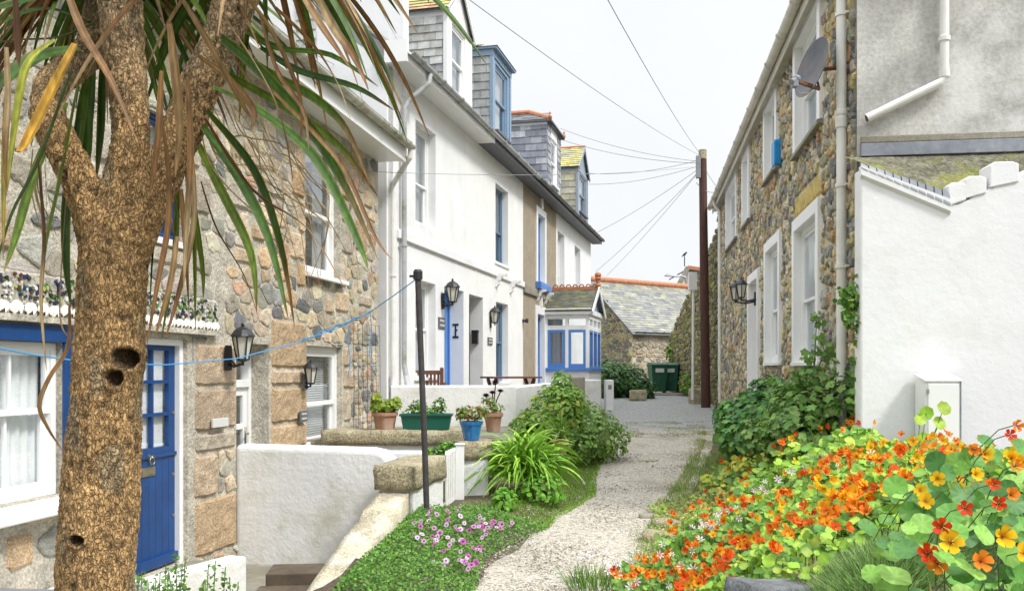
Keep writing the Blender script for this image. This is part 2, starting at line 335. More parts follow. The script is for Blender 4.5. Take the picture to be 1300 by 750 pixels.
def rubble(mb, x0, x1, z0, z1, holes, sx, sz, pal, gap, h, mat, seed=1, ztop=None):
    rg = random.Random(seed); nx = int((x1-x0)/sx)+3; nz = int((z1-z0)/sz)+3; P = {}
    for j in range(nz):
        for i in range(nx):
            P[i,j] = (x0+(i-1+.5*(j%2)+rg.uniform(.08,.92))*sx, z0+(j-1+rg.uniform(.12,.88))*sz)
    for (i, j), p in P.items():
        if not (x0 < p[0] < x1 and z0 < p[1] < z1): continue
        if ztop and p[1] > ztop(p[0]): continue
        if any(a-.01 < p[0] < b+.01 and c-.01 < p[1] < d+.01 for a, b, c, d in holes): continue
        poly = [(p[0]-1.6*sx,p[1]-1.6*sz),(p[0]+1.6*sx,p[1]-1.6*sz),(p[0]+1.6*sx,p[1]+1.6*sz),(p[0]-1.6*sx,p[1]+1.6*sz)]
        for di in (-2,-1,0,1,2):
            for dj in (-2,-1,0,1,2):
                q = P.get((i+di,j+dj))
                if (di or dj) and q:
                    ax, az = (q[0]-p[0])/sx**2, (q[1]-p[1])/sz**2; mx, mz = (p[0]+q[0])/2, (p[1]+q[1])/2
                    poly = clip(poly, ax, az, ax*mx+az*mz)
                    if len(poly) < 3: break
        poly = clip(clip(clip(clip(poly,1,0,x1),-1,0,-x0),0,1,z1),0,-1,-z0)
        for a, b, c, d in holes:
            if poly and min(v[0] for v in poly) < b and max(v[0] for v in poly) > a and min(v[1] for v in poly) < d and max(v[1] for v in poly) > c:
                opts = [(p[0]-b, (-1,0,-b)), (a-p[0], (1,0,a)), (p[1]-d, (0,-1,-d)), (c-p[1], (0,1,c))]
                poly = clip(poly, *max(opts)[1])
        if len(poly) < 3: continue
        c = rg.choice(pal); k = rg.uniform(.78,1.22)
        stone(mb, poly, gap*rg.uniform(.6,1.5), h*rg.uniform(.6,1.3), tuple(v*k*rg.uniform(.95,1.05) for v in c), mat)
def bigstones(mb, regs, av, n, wr, hr_, pal, gap, h, mat, seed):
    rg = random.Random(seed); out = []
    for _ in range(n):
        x0,x1,z0,z1 = rg.choice(regs); w, q = rg.uniform(*wr), rg.uniform(*hr_); x = rg.uniform(x0,x1-w); z = rg.uniform(z0,z1-q); b = (x,x+w,z,z+q)
        if not all(b[1] <= g[0] or b[0] >= g[1] or b[3] <= g[2] or b[2] >= g[3] for g in av+out): continue
        out.append(b); poly = []
        for k in range(9): a = 2*math.pi*(k+rg.uniform(-.3,.3))/9; c_, s_ = math.cos(a), math.sin(a); f = 1/max(abs(c_),abs(s_))**.75; poly.append((x+w/2+c_*w/2*f*rg.uniform(.86,1), z+q/2+s_*q/2*f*rg.uniform(.86,1)))
        c = rg.choice(pal); k = rg.uniform(.8,1.2); stone(mb, poly, gap, h*rg.uniform(.7,1.3), tuple(v*k for v in c), mat)
    return out
def block(mb, a, b, c, d, col, mat, h=.035, gap=.006):
    """squared granite block: gridded rough face with softened, slightly wandering edges"""
    a += gap+rnd(0,.008); b -= gap+rnd(0,.008); c += gap; d -= gap; nx = max(6,int((b-a)/.035)); nz = max(5,int((d-c)/.035)); vs = []; sd = rnd(0,99); tx, tz = rnd(-.25,.25)*h, rnd(-.25,.25)*h
    for j in range(nz+1):
        for i in range(nx+1):
            u, v = i/nx, j/nz; x, z = lerp(a,b,u), lerp(c,d,v); e = min(x-a, b-x, z-c, d-z)
            wv = noise.noise(Vector((x*7+sd,z*7,1)))*.012; wz = noise.noise(Vector((x*7,z*7+sd,4)))*.012
            cr = .03 if (i in (0,nx) and j in (0,nz)) else 0
            x2 = x+wv+(cr if i == 0 else -cr if i == nx else 0); z2 = z+wz+(cr if j == 0 else -cr if j == nz else 0)
            y = .012 if e < 1e-6 else -h*(1-math.exp(-e/.012))+noise.noise(Vector((x*11+sd,z*11,2)))*.012+noise.noise(Vector((x*30,z*30,sd)))*.006+tx*(u-.5)+tz*(v-.5)
            vs.append((x2,y,z2))
    m_ = nx+1; mb.add(vs, [(j*m_+i,j*m_+i+1,(j+1)*m_+i+1,(j+1)*m_+i) for j in range(nz) for i in range(nx)], mat, col)
GRAN = [(.50,.37,.23),(.46,.33,.20),(.42,.32,.22),(.52,.40,.27),(.44,.30,.17),(.48,.40,.30)]
def slates(mb, x0, x1, z0, z1, w, h, pal, mat=0, th=.007, seed=3, y=0):
    rg = random.Random(seed); z = z0; row = 0
    while z < z1-.01:
        x = x0-(w/2 if row%2 else 0)
        while x < x1-.005:
            a, b = max(x,x0)+.003, min(x+w,x1)-.002
            if b-a > .02:
                zt = min(z+h+.03, z1); c = rg.choice(pal); k = rg.uniform(.8,1.2); dz = rg.uniform(-.005,.004); dy = rg.uniform(0,.004)
                f = y-.022-dy; g = y-.006
                v = [(a,f,z+dz),(b,f,z+dz+rg.uniform(-.003,.003)),(b,g,zt),(a,g,zt),(a,f+th,z+dz),(b,f+th,z+dz),(b,g+th,zt),(a,g+th,zt)]
                mb.add(v, [(0,1,2,3),(4,7,6,5),(0,4,5,1),(1,5,6,2),(2,6,7,3),(3,7,4,0)], mat, tuple(q*k for q in c))
            x += w
        z += h; row += 1
SLG = [(.20,.205,.22),(.26,.265,.28),(.32,.325,.34),(.22,.225,.24),(.38,.385,.39),(.17,.175,.19)]
SLD = [(.11,.115,.125),(.15,.155,.165),(.19,.195,.205),(.13,.135,.14)]
SLY = [(.42,.40,.26),(.34,.33,.24),(.48,.44,.24),(.38,.37,.28),(.30,.30,.25)]
# ---------------------------------------------------------------- windows and doors
def sash(root, a, b, c, d, y=.12, col='white_paint', sill=None, mid=.5, bars=0, ft=.055, st=.04, curtain=None, sillmat='white_paint', surround=None, proud=.02, label=None, sh=.06):
    """box-frame sash window filling the opening a..b, c..d; y = recess"""
    f = MB(); t = .09
    f.box(a,a+ft,y,y+t,c,d); f.box(b-ft,b,y,y+t,c,d); f.box(a+ft,b-ft,y,y+t,d-ft,d); f.box(a+ft,b-ft,y,y+t,c,c+ft)
    if surround:
        sw = surround; p = -proud
        f.box(a-sw,a,p,.004,c-.02,d+sw,1); f.box(b,b+sw,p,.004,c-.02,d+sw,1); f.box(a,b,p,.004,d,d+sw,1)
    w = f.build('window', [col, 'white_paint'], root, bevel=.004)
    if label: w['label'] = label
    zm = lerp(c+ft, d-ft, mid); A, B = a+ft, b-ft
    for nm, z0, z1, yy in (('upper_sash', zm-st/2, d-ft, y+.015), ('lower_sash', c+ft, zm+st/2, y+.05)):
        s = MB(); s.box(A,A+st,yy,yy+.035,z0,z1); s.box(B-st,B,yy,yy+.035,z0,z1); s.box(A+st,B-st,yy,yy+.035,z0,z0+st); s.box(A+st,B-st,yy,yy+.035,z1-st,z1)
        for k in range(bars):
            x = lerp(A+st, B-st, (k+1)/(bars+1)); s.box(x-.012,x+.012,yy+.004,yy+.03,z0+st,z1-st)
        s.build(nm, col, w, bevel=.003)
        g = MB(); g.add([(A+st,yy+.018,z0+st),(B-st,yy+.018,z0+st),(B-st,yy+.018,z1-st),(A+st,yy+.018,z1-st)], [(0,1,2,3)]); g.build('pane', 'glass', w)
    if curtain == 'blind':
        k = MB(); z = c+.1
        while z < d-.08: k.cbox(((a+b)/2, y+.16, z), B-A-.02, .028, .003, rot=Matrix.Rotation(R(55),3,'X')); z += .03
        k.build('blind', 'blind', w)
    elif curtain:
        k = MB(); n = 60; vs = []; top = d-.06; bot = c+.07
        rngs = {'net': [(A,B)], 'lace': [(A,B)], 'sides': [(A, A+(B-A)*.3), (B-(B-A)*.3, B)]}[curtain]
        for (q0, q1) in rngs:
            vs = []
            for i in range(n+1):
                x = lerp(q0,q1,i/n); yy = y+(.15 if curtain != 'lace' else .115)+.014*math.sin(i*1.25)+.006*math.sin(i*.37)
                vs += [(x,yy,bot),(x,yy,top)]
            k.add(vs, [(2*i,2*i+2,2*i+3,2*i+1) for i in range(n)])
        k.build('curtain', 'lace' if curtain == 'lace' else 'net', w, smooth=True)
    bk = MB(); bk.add([(a,y+.55,c),(b,y+.55,c),(b,y+.55,d),(a,y+.55,d)], [(0,1,2,3)]); bk.build('room_backing', 'interior', w)
    if sill:
        e = sill; k = MB(); sw = surround or .04
        k.add([(a-sw-.03,-e,c-sh-.012),(b+sw+.03,-e,c-sh-.012),(b+sw+.03,y,c-sh),(a-sw-.03,y,c-sh),(a-sw-.03,-e,c-.02),(b+sw+.03,-e,c-.02),(b+sw+.03,y,c+.003),(a-sw-.03,y,c+.003)],
              [(0,3,2,1),(4,5,6,7),(0,1,5,4),(1,2,6,5),(2,3,7,6),(3,0,4,7)]); k.build('sill', sillmat, w, bevel=.005)
    return w
def pipe(root, pts, r, mat, clips=(), name='downpipe', axis=None):
    mb = MB(); mb.tube(pts, r, 14)
    for i in range(len(pts)):
        if 0 < i: pass
    for (x, y, z) in clips:
        mb.lathe([(r+.001,z-.02),(r+.012,z-.018),(r+.012,z+.018),(r+.001,z+.02)], (x,y,0), 14)
        mb.box(x-r-.03,x+r+.03,y+r*.5,y+r+.012,z-.012,z+.012)
    return mb.build(name, mat, root, smooth=False, bevel=0)
def gutter(root, x0, x1, y, z, r, mat, name='gutter', joints=1.0):
    mb = MB(); n = 8
    for a0, a1 in ((x0, x1),):
        vs = []
        for x in (a0, a1):
            for rr in (r, r-.006):
                for j in range(n+1):
                    a = math.pi+math.pi*j/n; vs.append((x, y+rr*math.cos(a), z+rr*math.sin(a)))
        m = n+1; fs = []
        for j in range(n):
            fs += [(j,j+1,2*m+j+1,2*m+j), (m+j,3*m+j,3*m+j+1,m+j+1), (j,m+j,m+j+1,j+1), (2*m+j,2*m+j+1,3*m+j+1,3*m+j)]
        fs += [(0,2*m,3*m,m),(n,m+n,3*m+n,2*m+n)]
        mb.add(vs, fs)
    x = x0+.5
    while x < x1:
        vs = []
        for xx in (x-.035, x+.035):
            for j in range(n+1):
                a = math.pi+math.pi*j/n; vs.append((xx, y+(r+.009)*math.cos(a), z+(r+.009)*math.sin(a)))
        mb.add(vs, [(j,j+1,n+1+j+1,n+1+j) for j in range(n)]); mb.box(x-.035,x+.035,y-r-.012,y-r+.002,z-.01,z+.012)
        x += joints
    return mb.build(name, mat, root)
# ================================================================ SETTING
XR = [(0,-.6),(3,-.25),(6.5,.86),(9.5,1.66),(12.4,2.5),(16.4,3.5),(24,5.1),(30,6.5),(40,8)]
XL = [(0,-1.7),(6.5,-.36),(8,.06),(9.1,.34),(10.5,.85),(12.4,1.05),(16.4,1.8),(24,2.4),(30,1.5),(40,0)]
WL = [(0,-1.5),(6.2,-1.35),(8.3,-1.15),(9.9,-.75),(11,-.5)]
HB = [(0,1.0),(3,.98),(5,.88),(8.5,.74),(13,.5),(19,0)]
BW = [(0,2.0),(9,2.0),(12,1.25)]
def lane(y): return -.13+.03*max(-2, min(y, 34))
def gz(x, y):
    g = lane(y); xr, xl = interp(XR,y), interp(XL,y)
    if x > xr: g += interp(HB,y)*sm((x-xr)/interp(BW,y))+.03*noise.noise(Vector((x*2,y*2,0)))*sm((x-xr)/.5)
    elif x < xl:
        g += .10*sm((xl-x)/.6)+.03*noise.noise(Vector((x*2,y*2,5)))*sm((xl-x)/.5)
        if y < 11.0:
            w = interp(WL,y)
            if x < w: g = lerp(g, -.36, sm((w-x)/.14))
    return g
def axis(lo, hi, st, far):
    a = list(np.arange(lo, hi+1e-6, st)); k = []; d = st
    while abs(a[0]-sum([0])) < far and d < 300: d *= 1.6; a.insert(0, a[0]-d); a.append(a[-1]+d)
    return a
gxs = axis(-5, 9, .14, 900); gys = axis(0, 42, .2, 900)
mb = MB(); nx, ny = len(gxs), len(gys)
vs = [(x,y,gz(x,y)) for y in gys for x in gxs]
mb.add(vs, [(j*nx+i, j*nx+i+1, (j+1)*nx+i+1, (j+1)*nx+i) for j in range(ny-1) for i in range(nx-1)])
tag(mb.build('ground', 'soil', smooth=True, fix=False), 'bare soil and thin moss beside the lane', 'ground', kind='structure')
mb = MB(); ys = list(np.arange(2, 60, .15)); vs = []; nk = 26
for y in ys:
    a = interp(XL,y)+.12*noise.noise(Vector((y*1.3,0,2)))+.05*noise.noise(Vector((y*5,0,2))); b = interp(XR,y)+.25
    if y > 25: b = lerp(b, 9, sm((y-25)/4)); 
    if y > 27: a = lerp(a, -6, sm((y-27)/6))
    for i in range(nk+1):
        t = i/nk; x = lerp(a,b,t); e = min(t, 1-t)*8
        vs.append((x, y, lane(y)+.012+.012*noise.noise(Vector((x*1.5,y*1.5,1)))+ (-.02 if i == 0 else 0)))
mb.add(vs, [(j*(nk+1)+i, j*(nk+1)+i+1, (j+1)*(nk+1)+i+1, (j+1)*(nk+1)+i) for j in range(len(ys)-1) for i in range(nk)])
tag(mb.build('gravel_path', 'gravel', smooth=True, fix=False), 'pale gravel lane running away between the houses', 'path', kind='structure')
mb = MB(); mb.box(-4.6, -1.0, 2.5, 11.0, -.5, -.31); tag(mb.build('courtyard_floor', 'concrete'), 'sunken concrete yard floor in front of the stone cottage', 'yard', kind='structure')
# ================================================================ STONE COTTAGE (left, near)
F1 = Frame(-4.447+.183*4.5, 4.5, .183, 1)
def X1(p): return F1.px(p)[0]
S1E = X1(480)
cot = thing('stone_cottage', 'granite rubble cottage with deep blue door and lace curtained window behind the palm trunk', 'house')
w1 = (X1(-95), X1(79), .76, 1.85); d1 = (X1(150), X1(238), -.08, 1.93); d2 = (X1(300), X1(341), -.1, 1.93)
wg = (X1(389), X1(434), .70, 1.95); wu = (X1(387.5), X1(432), 2.84, 4.50); wu2 = (X1(160), X1(232), 2.80, 3.85)
mos = (X1(-140), X1(272), 1.98, 2.30)
holes = [w1, d1, d2, wg, wu, wu2]
mb = MB(); wall(mb, -2.5, S1E, -.4, 4.78, holes, .3, 0)
mb.add([(S1E,0,-.4),(S1E,5,-.4),(S1E,5,4.78),(S1E,0,4.78)], [(0,1,2,3)]); mb.add([(-2.5,5,-.4),(S1E,5,-.4),(S1E,5,4.78),(-2.5,5,4.78)], [(0,1,2,3)]); mb.add([(-2.5,0,-.4),(-2.5,5,-.4),(-2.5,5,4.78),(-2.5,0,4.78)], [(0,1,2,3)])
bl = []
rb = random.Random(5)
def quoin(x, side, z0, z1, lim=9):
    z = z0; k = rb.randint(0,1)
    while z < z1-.12:
        h = rb.uniform(.28,.5); h = min(h, z1-z);
        if z1-z-h < .12: h = z1-z
        w = min(lim, (.42 if k%2 else .24)*rb.uniform(.85,1.2)); k += 1
        bl.append((x-w, x, z, z+h) if side < 0 else (x, x+w, z, z+h)); z += h
gpD = (d1[1]+.09, d2[0]-.02)                      # pier between the doors
z = -.2
for h in (.10,.55,.42,.20,.42,.42):
    if h in (.42,) and z > .3 and z < 1.0:
        m_ = lerp(*gpD, rb.uniform(.45,.6)); bl.append((gpD[0], m_, z, z+h)); 
    elif h > .15: bl.append((gpD[0]+.02, gpD[1], z, z+h))
    z += h
gp2 = (d2[1]+.04, wg[0]-.02); z = -.2
for h in (.5,.45,.30,.42,.20,.55): bl.append((gp2[0], gp2[1]-(.0 if h != .2 else .05), z, z+h)); z += h
bl += [(gpD[1]-.35, wg[0]-.35, 1.97, 2.36), (wg[0]-.30, wg[1]+.32, 1.98, 2.42)]
quoin(wg[1]+.03, 1, .5, 1.97)
quoin(wu[0]-.02, -1, 2.62, 4.45); quoin(wu[1]+.02, 1, 2.75, 4.6, .5)
bl += [(wu[0]-.9, wu[0]-.42, 3.1, 3.5), (wu[1]+.55, wu[1]+1.0, 3.3, 3.75), (wu[0]-.25, wu[1]+.25, 4.53, 4.74)]
quoin(wu2[1]+.02, 1, 2.75, 3.9); quoin(wu2[0]-.02, -1, 2.75, 3.9)
bl += [(wu2[0]-.15, wu2[1]+.12, 2.55, 2.74)]
bl += [(X1(-60), X1(-5), .22, .45), (X1(5), X1(45), .30, .56), (X1(-30), X1(48), -.05, .2)]
for (xa_,xb_,za_,zb_,nn_) in ((X1(272)+.2,S1E-.1,2.35,4.6,60),(-2.2,X1(272),2.4,4.6,16)):
    for _ in range(nn_):
        w_, h_ = rb.uniform(.26,.58), rb.uniform(.18,.36); x_ = rb.uniform(xa_,xb_-w_); z_ = rb.uniform(za_,zb_-h_); bl.append((x_,x_+w_,z_,z_+h_))
good = []
for b in bl:
    if all(b[1] <= g[0]+.005 or b[0] >= g[1]-.005 or b[3] <= g[2]+.005 or b[2] >= g[3]-.005 for g in good+holes+[mos]): good.append(b)
for b in good: k_ = rb.uniform(.88,1.12); block(mb, *b, tuple(v*k_ for v in rb.choice(GRAN+[(.40,.36,.29),(.36,.31,.24)])), 2, h=.03)
PL1 = [(.36,.32,.25),(.42,.36,.27),(.28,.27,.24),(.17,.17,.165),(.48,.37,.25),(.50,.41,.29),(.46,.30,.20),(.54,.50,.42),(.30,.28,.23),(.52,.43,.30),(.56,.47,.34),(.44,.36,.24)]
av = holes+good+[mos]
av += bigstones(mb, [(-2.5,S1E,2.35,4.7),(d1[1]+.1,S1E,-.3,2.0)], av, 260, (.24,.52), (.13,.30), PL1+GRAN[:3]+GRAN[:3], .008, .018, 1, 77)
rubble(mb, -2.5, X1(272)+.2, 2.30, 4.72, av, .30, .155, PL1[:3]+PL1[7:10]+[(.45,.41,.34),(.40,.38,.33),(.50,.47,.40),(.22,.22,.21)], .010, .014, 1, 4)
rubble(mb, X1(272)+.2, S1E, 2.0, 4.72, av, .26, .18, PL1, .007, .015, 1, 6)
rubble(mb, d1[1]+.08, S1E, -.3, 2.0, av, .20, .15, PL1, .008, .016, 1, 8)
rubble(mb, -2.5, d1[0], -.3, .72, av, .36, .20, PL1, .014, .025, 1, 9)
mb.build('wall', ['mortar','stone','granite'], cot)
# mosaic band with shells
mb = MB(); mb.box(mos[0], mos[1], -.035, .0, mos[2]+.12, mos[3]); 
mb.add([(mos[0],-.035,mos[3]),(mos[1],-.035,mos[3]),(mos[1],.01,mos[3]+.03),(mos[0],.01,mos[3]+.03)], [(0,1,2,3)])
mb.box(mos[0], mos[1], -.07, .0, mos[2]-.0, mos[2]+.045)
mb.box(mos[0], mos[1], -.02, .0, mos[2]+.045, mos[2]+.12)
rg = random.Random(3)
for i in range(620):
    x = rg.uniform(mos[0]+.03, mos[1]-.03); z = rg.uniform(mos[2]+.14, mos[3]+.0); c = rg.choice([(.02,.03,.14),(.10,.05,.03),(.05,.05,.05),(.30,.28,.24),(.6,.6,.58),(.7,.7,.66),(.08,.20,.06),(.03,.03,.03),(.35,.42,.15)])
    r_ = rg.uniform(.008,.02); n = rg.choice([4,5,6]); a0 = rg.random()*6
    p = [(x+r_*math.cos(a0+6.283*k/n)*rg.uniform(.7,1.2), z+r_*math.sin(a0+6.283*k/n)) for k in range(n)]
    mb.prism(p, -.048, -.03, 1, c)
band = mb.build('mosaic_band', ['mortar', pm('glass_fragments', attr=True, rough=.25, var=.1)], cot)
x = mos[0]+.1
while x < mos[1]-.05:
    s = MB(); n = 15; r0 = rg.uniform(.05,.062); vs = [(0,-.03,-r0*.9)]; 
    for ring, (q, dpt) in enumerate(((.5,-.045),(1,-.012))):
        for i in range(n):
            a = math.pi*(-.28+1.56*i/(n-1)); rr = r0*q*(1+.05*math.cos(i*math.pi)); vs.append((rr*math.cos(a), dpt-.006*(i%2), rr*math.sin(a)*.98))
    fs = [(0,1+i,2+i) for i in range(n-1)]+[(1+i,1+n+i,2+n+i,2+i) for i in range(n-1)]
    s.add(vs, fs); o = s.build('scallop_shell', 'shell', band, smooth=True); o.location = (x,-.02,mos[2]+.085+rg.uniform(-.006,.006)); o.rotation_euler = (R(-12), rg.uniform(-.25,.25), 0)
    x += rg.uniform(.115,.135)
# near window
nw = sash(cot, *w1, y=.05, mid=.56, bars=2, ft=.05, st=.045, curtain='lace')
g = MB(); g.add([(w1[0],.20,w1[2]),(w1[1],.20,w1[2]),(w1[1],.20,w1[3]),(w1[0],.20,w1[3])], [(0,1,2,3)]); g.build('added_lace_backing', 'lace_backing', nw)  # added opaque sheet, put behind the lace to lighten the window panes
m = MB(); a,b,c,d = w1; m.box(a-.09,b+.09,-.03,.06,d,d+.115); m.box(b,b+.075,-.025,.05,c-.02,d); m.box(a-.075,a,-.025,.05,c-.02,d); m.build('window_surround', 'blue', cot, bevel=.004)
m = MB(); m.box(a-.12,b+.14,-.17,.05,c-.11,c-.012); m.build('window_sill', 'white_paint', cot, bevel=.012)
m = MB(); m.box(b-1.12,b-.93,.085,.09,.9+.25,.9+.42,0); m.box(b-1.12,b-.93,.083,.0845,1.19,1.25,1); m.build('notice', ['white_paint', pm('teal_print', (.02,.25,.30))], cot)
# blue half-glazed door
a,b,c,d = d1; m = MB(); t = .06
m.box(a,a+t,.04,.16,c,d); m.box(b-t,b,.04,.16,c,d); m.box(a+t,b-t,.04,.16,d-t,d); dr = m.build('door', ['white_paint'], cot, bevel=.004); dr['label'] = 'blue half glazed door in a white frame'
A, B = a+t, b-t; zs = [.98, 1.265, 1.55, 1.825]; xs = [lerp(A+.09, B-.10, k/3) for k in range(4)]
m = MB(); Y0, Y1 = .09, .135
m.box(A,B,Y0,Y1,c+.02,zs[0]); m.box(A,B,Y0,Y1,zs[3],d-t); m.box(A,xs[0],Y0,Y1,zs[0],zs[3]); m.box(xs[3],B,Y0,Y1,zs[0],zs[3])
for k in (1,2): m.box(xs[k]-.014,xs[k]+.014,Y0+.004,Y1,zs[0],zs[3]); m.box(xs[0],xs[3],Y0+.002,Y1,zs[k]-.015,zs[k]+.015)
m.box(A-.0,B+.0,Y0-.02,Y0,zs[0]-.085,zs[0]-.055); m.box(A,B,Y0-.035,Y0,c+.03,c+.11)
for k in range(1,9): x = lerp(A,B,k/9); m.box(x-.002,x+.002,Y0-.0015,Y0+.001,c+.12,zs[0]-.1, 1)
m.build('door_leaf', ['blue', pm('blue_groove', (.005,.04,.14))], dr, bevel=.004)
g = MB()
for i in range(3):
    for j in range(3): g.add([(xs[i],.112,zs[j]),(xs[i+1],.112,zs[j]),(xs[i+1],.112,zs[j+1]),(xs[i],.112,zs[j+1])], [(0,1,2,3)])
g.build('pane', 'glass', dr)
g = MB(); g.add([(xs[0],.15,zs[0]),(xs[3],.15,zs[0]),(xs[3],.15,zs[3]),(xs[0],.15,zs[3])], [(0,1,2,3)]); g.build('curtain', 'lace', dr)
g = MB(); g.add([(xs[0],.17,zs[0]),(xs[3],.17,zs[0]),(xs[3],.17,zs[3]),(xs[0],.17,zs[3])], [(0,1,2,3)]); g.build('added_lace_backing', 'lace_backing', dr)  # same added sheet here, so the door panes look lighter
xm = lerp(A,B,.52)
g = MB(); g.box(xm-.115,xm+.115,Y0-.012,Y0,.745,.82); g.box(xm-.09,xm+.09,Y0-.018,Y0-.012,.762,.803); g.build('letterbox', 'brass', dr, bevel=.003)
g = MB(); g.lathe([(.0,.0),(.028,.0),(.03,.012),(.012,.03),(.02,.045),(.0,.05)], (xm+.02,Y0,.905), 14, rot=Matrix.Rotation(R(90),3,'X')); g.tube([(xm+.02+.035*math.sin(q), Y0-.04, .875-.035*math.cos(q)) for q in np.linspace(.3,6,14)], .006, 8); g.build('knocker', 'brass', dr, smooth=True)
for z_ in (1.27,.72,.35): g = MB(); g.lathe([(0,0),(.016,0),(.014,.008),(0,.01)], (B-.03,Y0,z_), 10, rot=Matrix.Rotation(R(90),3,'X')); g.build('lock', 'brass', dr)
m = MB(); m.box(a-.1,b+.12,-.22,.2,c-.12,c-.005); m.build('doorstep', 'concrete', cot, bevel=.015)
# second door (white, glazed) and lower / upper windows
def white_door(root, h, y=.2, col='white_paint'):
    a,b,c,d = h; m = MB(); t = .06; zt = d-.42
    m.box(a,a+t,y,y+.1,c,d); m.box(b-t,b,y,y+.1,c,d); m.box(a+t,b-t,y,y+.1,d-.05,d); m.box(a+t,b-t,y-.015,y+.1,zt-.04,zt+.04); dr = m.build('door', col, root, bevel=.004); dr['label'] = 'narrow white door with two glazed panels and a fanlight'
    A, B = a+t+.005, b-t-.005; m = MB(); z0 = c+.02; zz = [c+.75, c+1.05, c+1.10, zt-.14]
    m.box(A,A+.09,y+.02,y+.06,z0,zt-.04); m.box(B-.09,B,y+.02,y+.06,z0,zt-.04); m.box(A+.09,B-.09,y+.02,y+.06,z0,z0+.5); m.box(A+.09,B-.09,y+.02,y+.06,zt-.13,zt-.04); m.box(A+.09,B-.09,y+.02,y+.06,1.02,1.08); m.build('door_leaf', col, dr, bevel=.005)
    g = MB()
    for q0,q1 in ((z0+.5,1.02),(1.08,zt-.13),(zt+.04,d-.05)): g.add([(A+.05,y+.04,q0),(B-.05,y+.04,q0),(B-.05,y+.04,q1),(A+.05,y+.04,q1)], [(0,1,2,3)])
    g.build('pane', 'glass', dr); g = MB(); g.box(a,b,y+.5,y+.51,c,d); g.build('hall_backing', 'interior', dr)
    g = MB(); g.box(B-.06,B-.03,y+.01,y+.02,.86,1.04); g.tube([(B-.045,y-.02,.97),(B-.13,y-.03,.97)], .009, 8); g.tube([(B-.045,y+.02,.97),(B-.045,y-.025,.97)], .009, 8); g.build('handle', 'brass', dr, smooth=True)
white_door(cot, d2)
sash(cot, *wg, y=.07, mid=.42, curtain='blind', ft=.07, st=.055, sill=.06)
sash(cot, *wu, y=.09, mid=.46, curtain='sides', ft=.06, st=.05, sill=.1)
sash(cot, *wu2, y=.05, mid=.5, col='blue', curtain='net', ft=.045, st=.035, sill=.05)
# eaves, roof, gutter, downpipe
ZC = 4.74
m = MB(); m.box(-2.6,S1E+.02,-.40,0,ZC,ZC+.03); m.build('soffit', 'white_paint', cot)
m = MB(); m.box(-2.6,S1E+.03,-.43,-.40,ZC-.02,ZC+.2); m.build('fascia', 'white_paint', cot, bevel=.004)
gutter(cot, -2.6, S1E+.06, -.50, ZC+.22, .065, 'mossy')
m = MB(Matrix.Translation((0,-.47,ZC+.25)) @ Matrix.Rotation(R(35),4,'X')); m.box(-2.6,S1E-.02,0,5.2,-.03,0)
m.build('roof', 'moss', cot)
rp = MB(Matrix.Translation((0,-.49,ZC+.26)) @ Matrix.Rotation(R(35-90),4,'X')); slates(rp, -2.6, S1E-.02, 0, 3.2, .26, .18, SLD, seed=8); rp.build('roof_slates', 'slate', cot)
gx = S1E+.06; p0 = F1.px(492)[0]
pipe(cot, [(gx-.05,-.50,ZC+.17),(gx-.05,-.49,ZC+.06),(p0,-.10,ZC-.22),(p0,-.09,ZC-.36),(p0,-.09,.3)], .042, 'pipe', [(p0,-.09,3.1),(p0,-.09,1.3)])
cot.location = F1.w(0,0,-.35); cot.rotation_euler = (0,0,F1.a)
for ch in cot.children: ch.location.z += .35
# ================================================================ WHITE TERRACE ROW
F2 = Frame(-5.25+.246*13.7, 13.7, .246, 1)
def X2(p): return F2.px(p)[0]
def Z2(p, y): return F2.px(p, y)[1]
def H2(a, b, top, bot): return (X2(a), X2(b), Z2(b, bot), Z2(a, top))
def finalize(root, fr, s0, z0):
    root.location = fr.w(s0,0,z0); root.rotation_euler = (0,0,fr.a)
    for ch in root.children: ch.location.x -= s0; ch.location.z -= z0
ZE = 6.28; TF = .80
seg = [X2(493), X2(592), X2(664), X2(706), X2(750)]
def shell(root, a, b, holes, mat, left=False, right=False, rev=.28, rmat='white_wall'):
    mb = MB(); wall(mb, a, b, .3, ZE, holes, rev, 0, 1)
    mb.add([(a,6,.3),(b,6,.3),(b,6,ZE),(a,6,ZE)], [(0,1,2,3)]); 
    mb.add([(a,0,.3),(a,6,.3),(a,6,ZE),(a,0,ZE)], [(0,1,2,3)]); mb.add([(b,0,.3),(b,6,.3),(b,6,ZE),(b,0,ZE)], [(0,1,2,3)])
    return mb.build('wall', [mat, rmat], root, fix=False)
def roofslope(root, a, b):
    m = MB(Matrix.Translation((0,-.34,ZE+.09)) @ Matrix.Rotation(R(38),4,'X')); m.box(a,b,0,5,-.05,0); m.build('roof', pmslate, root)
pmslate = pm('roof_slate_sheet', (.15,.155,.165), .6, var=.3, vscale=5, bump=.4, bscale=12)
def eave(root, a, b, mat, gmat, depth=.34, gr=.06):
    m = MB(); m.box(a,b,-depth,0,ZE,ZE+.025); m.box(a,b,-depth-.02,-depth,ZE-.02,ZE+.15); m.build('soffit', mat, root, bevel=.003)
    gutter(root, a-.02, b, -depth-.075, ZE+.13, gr, gmat)
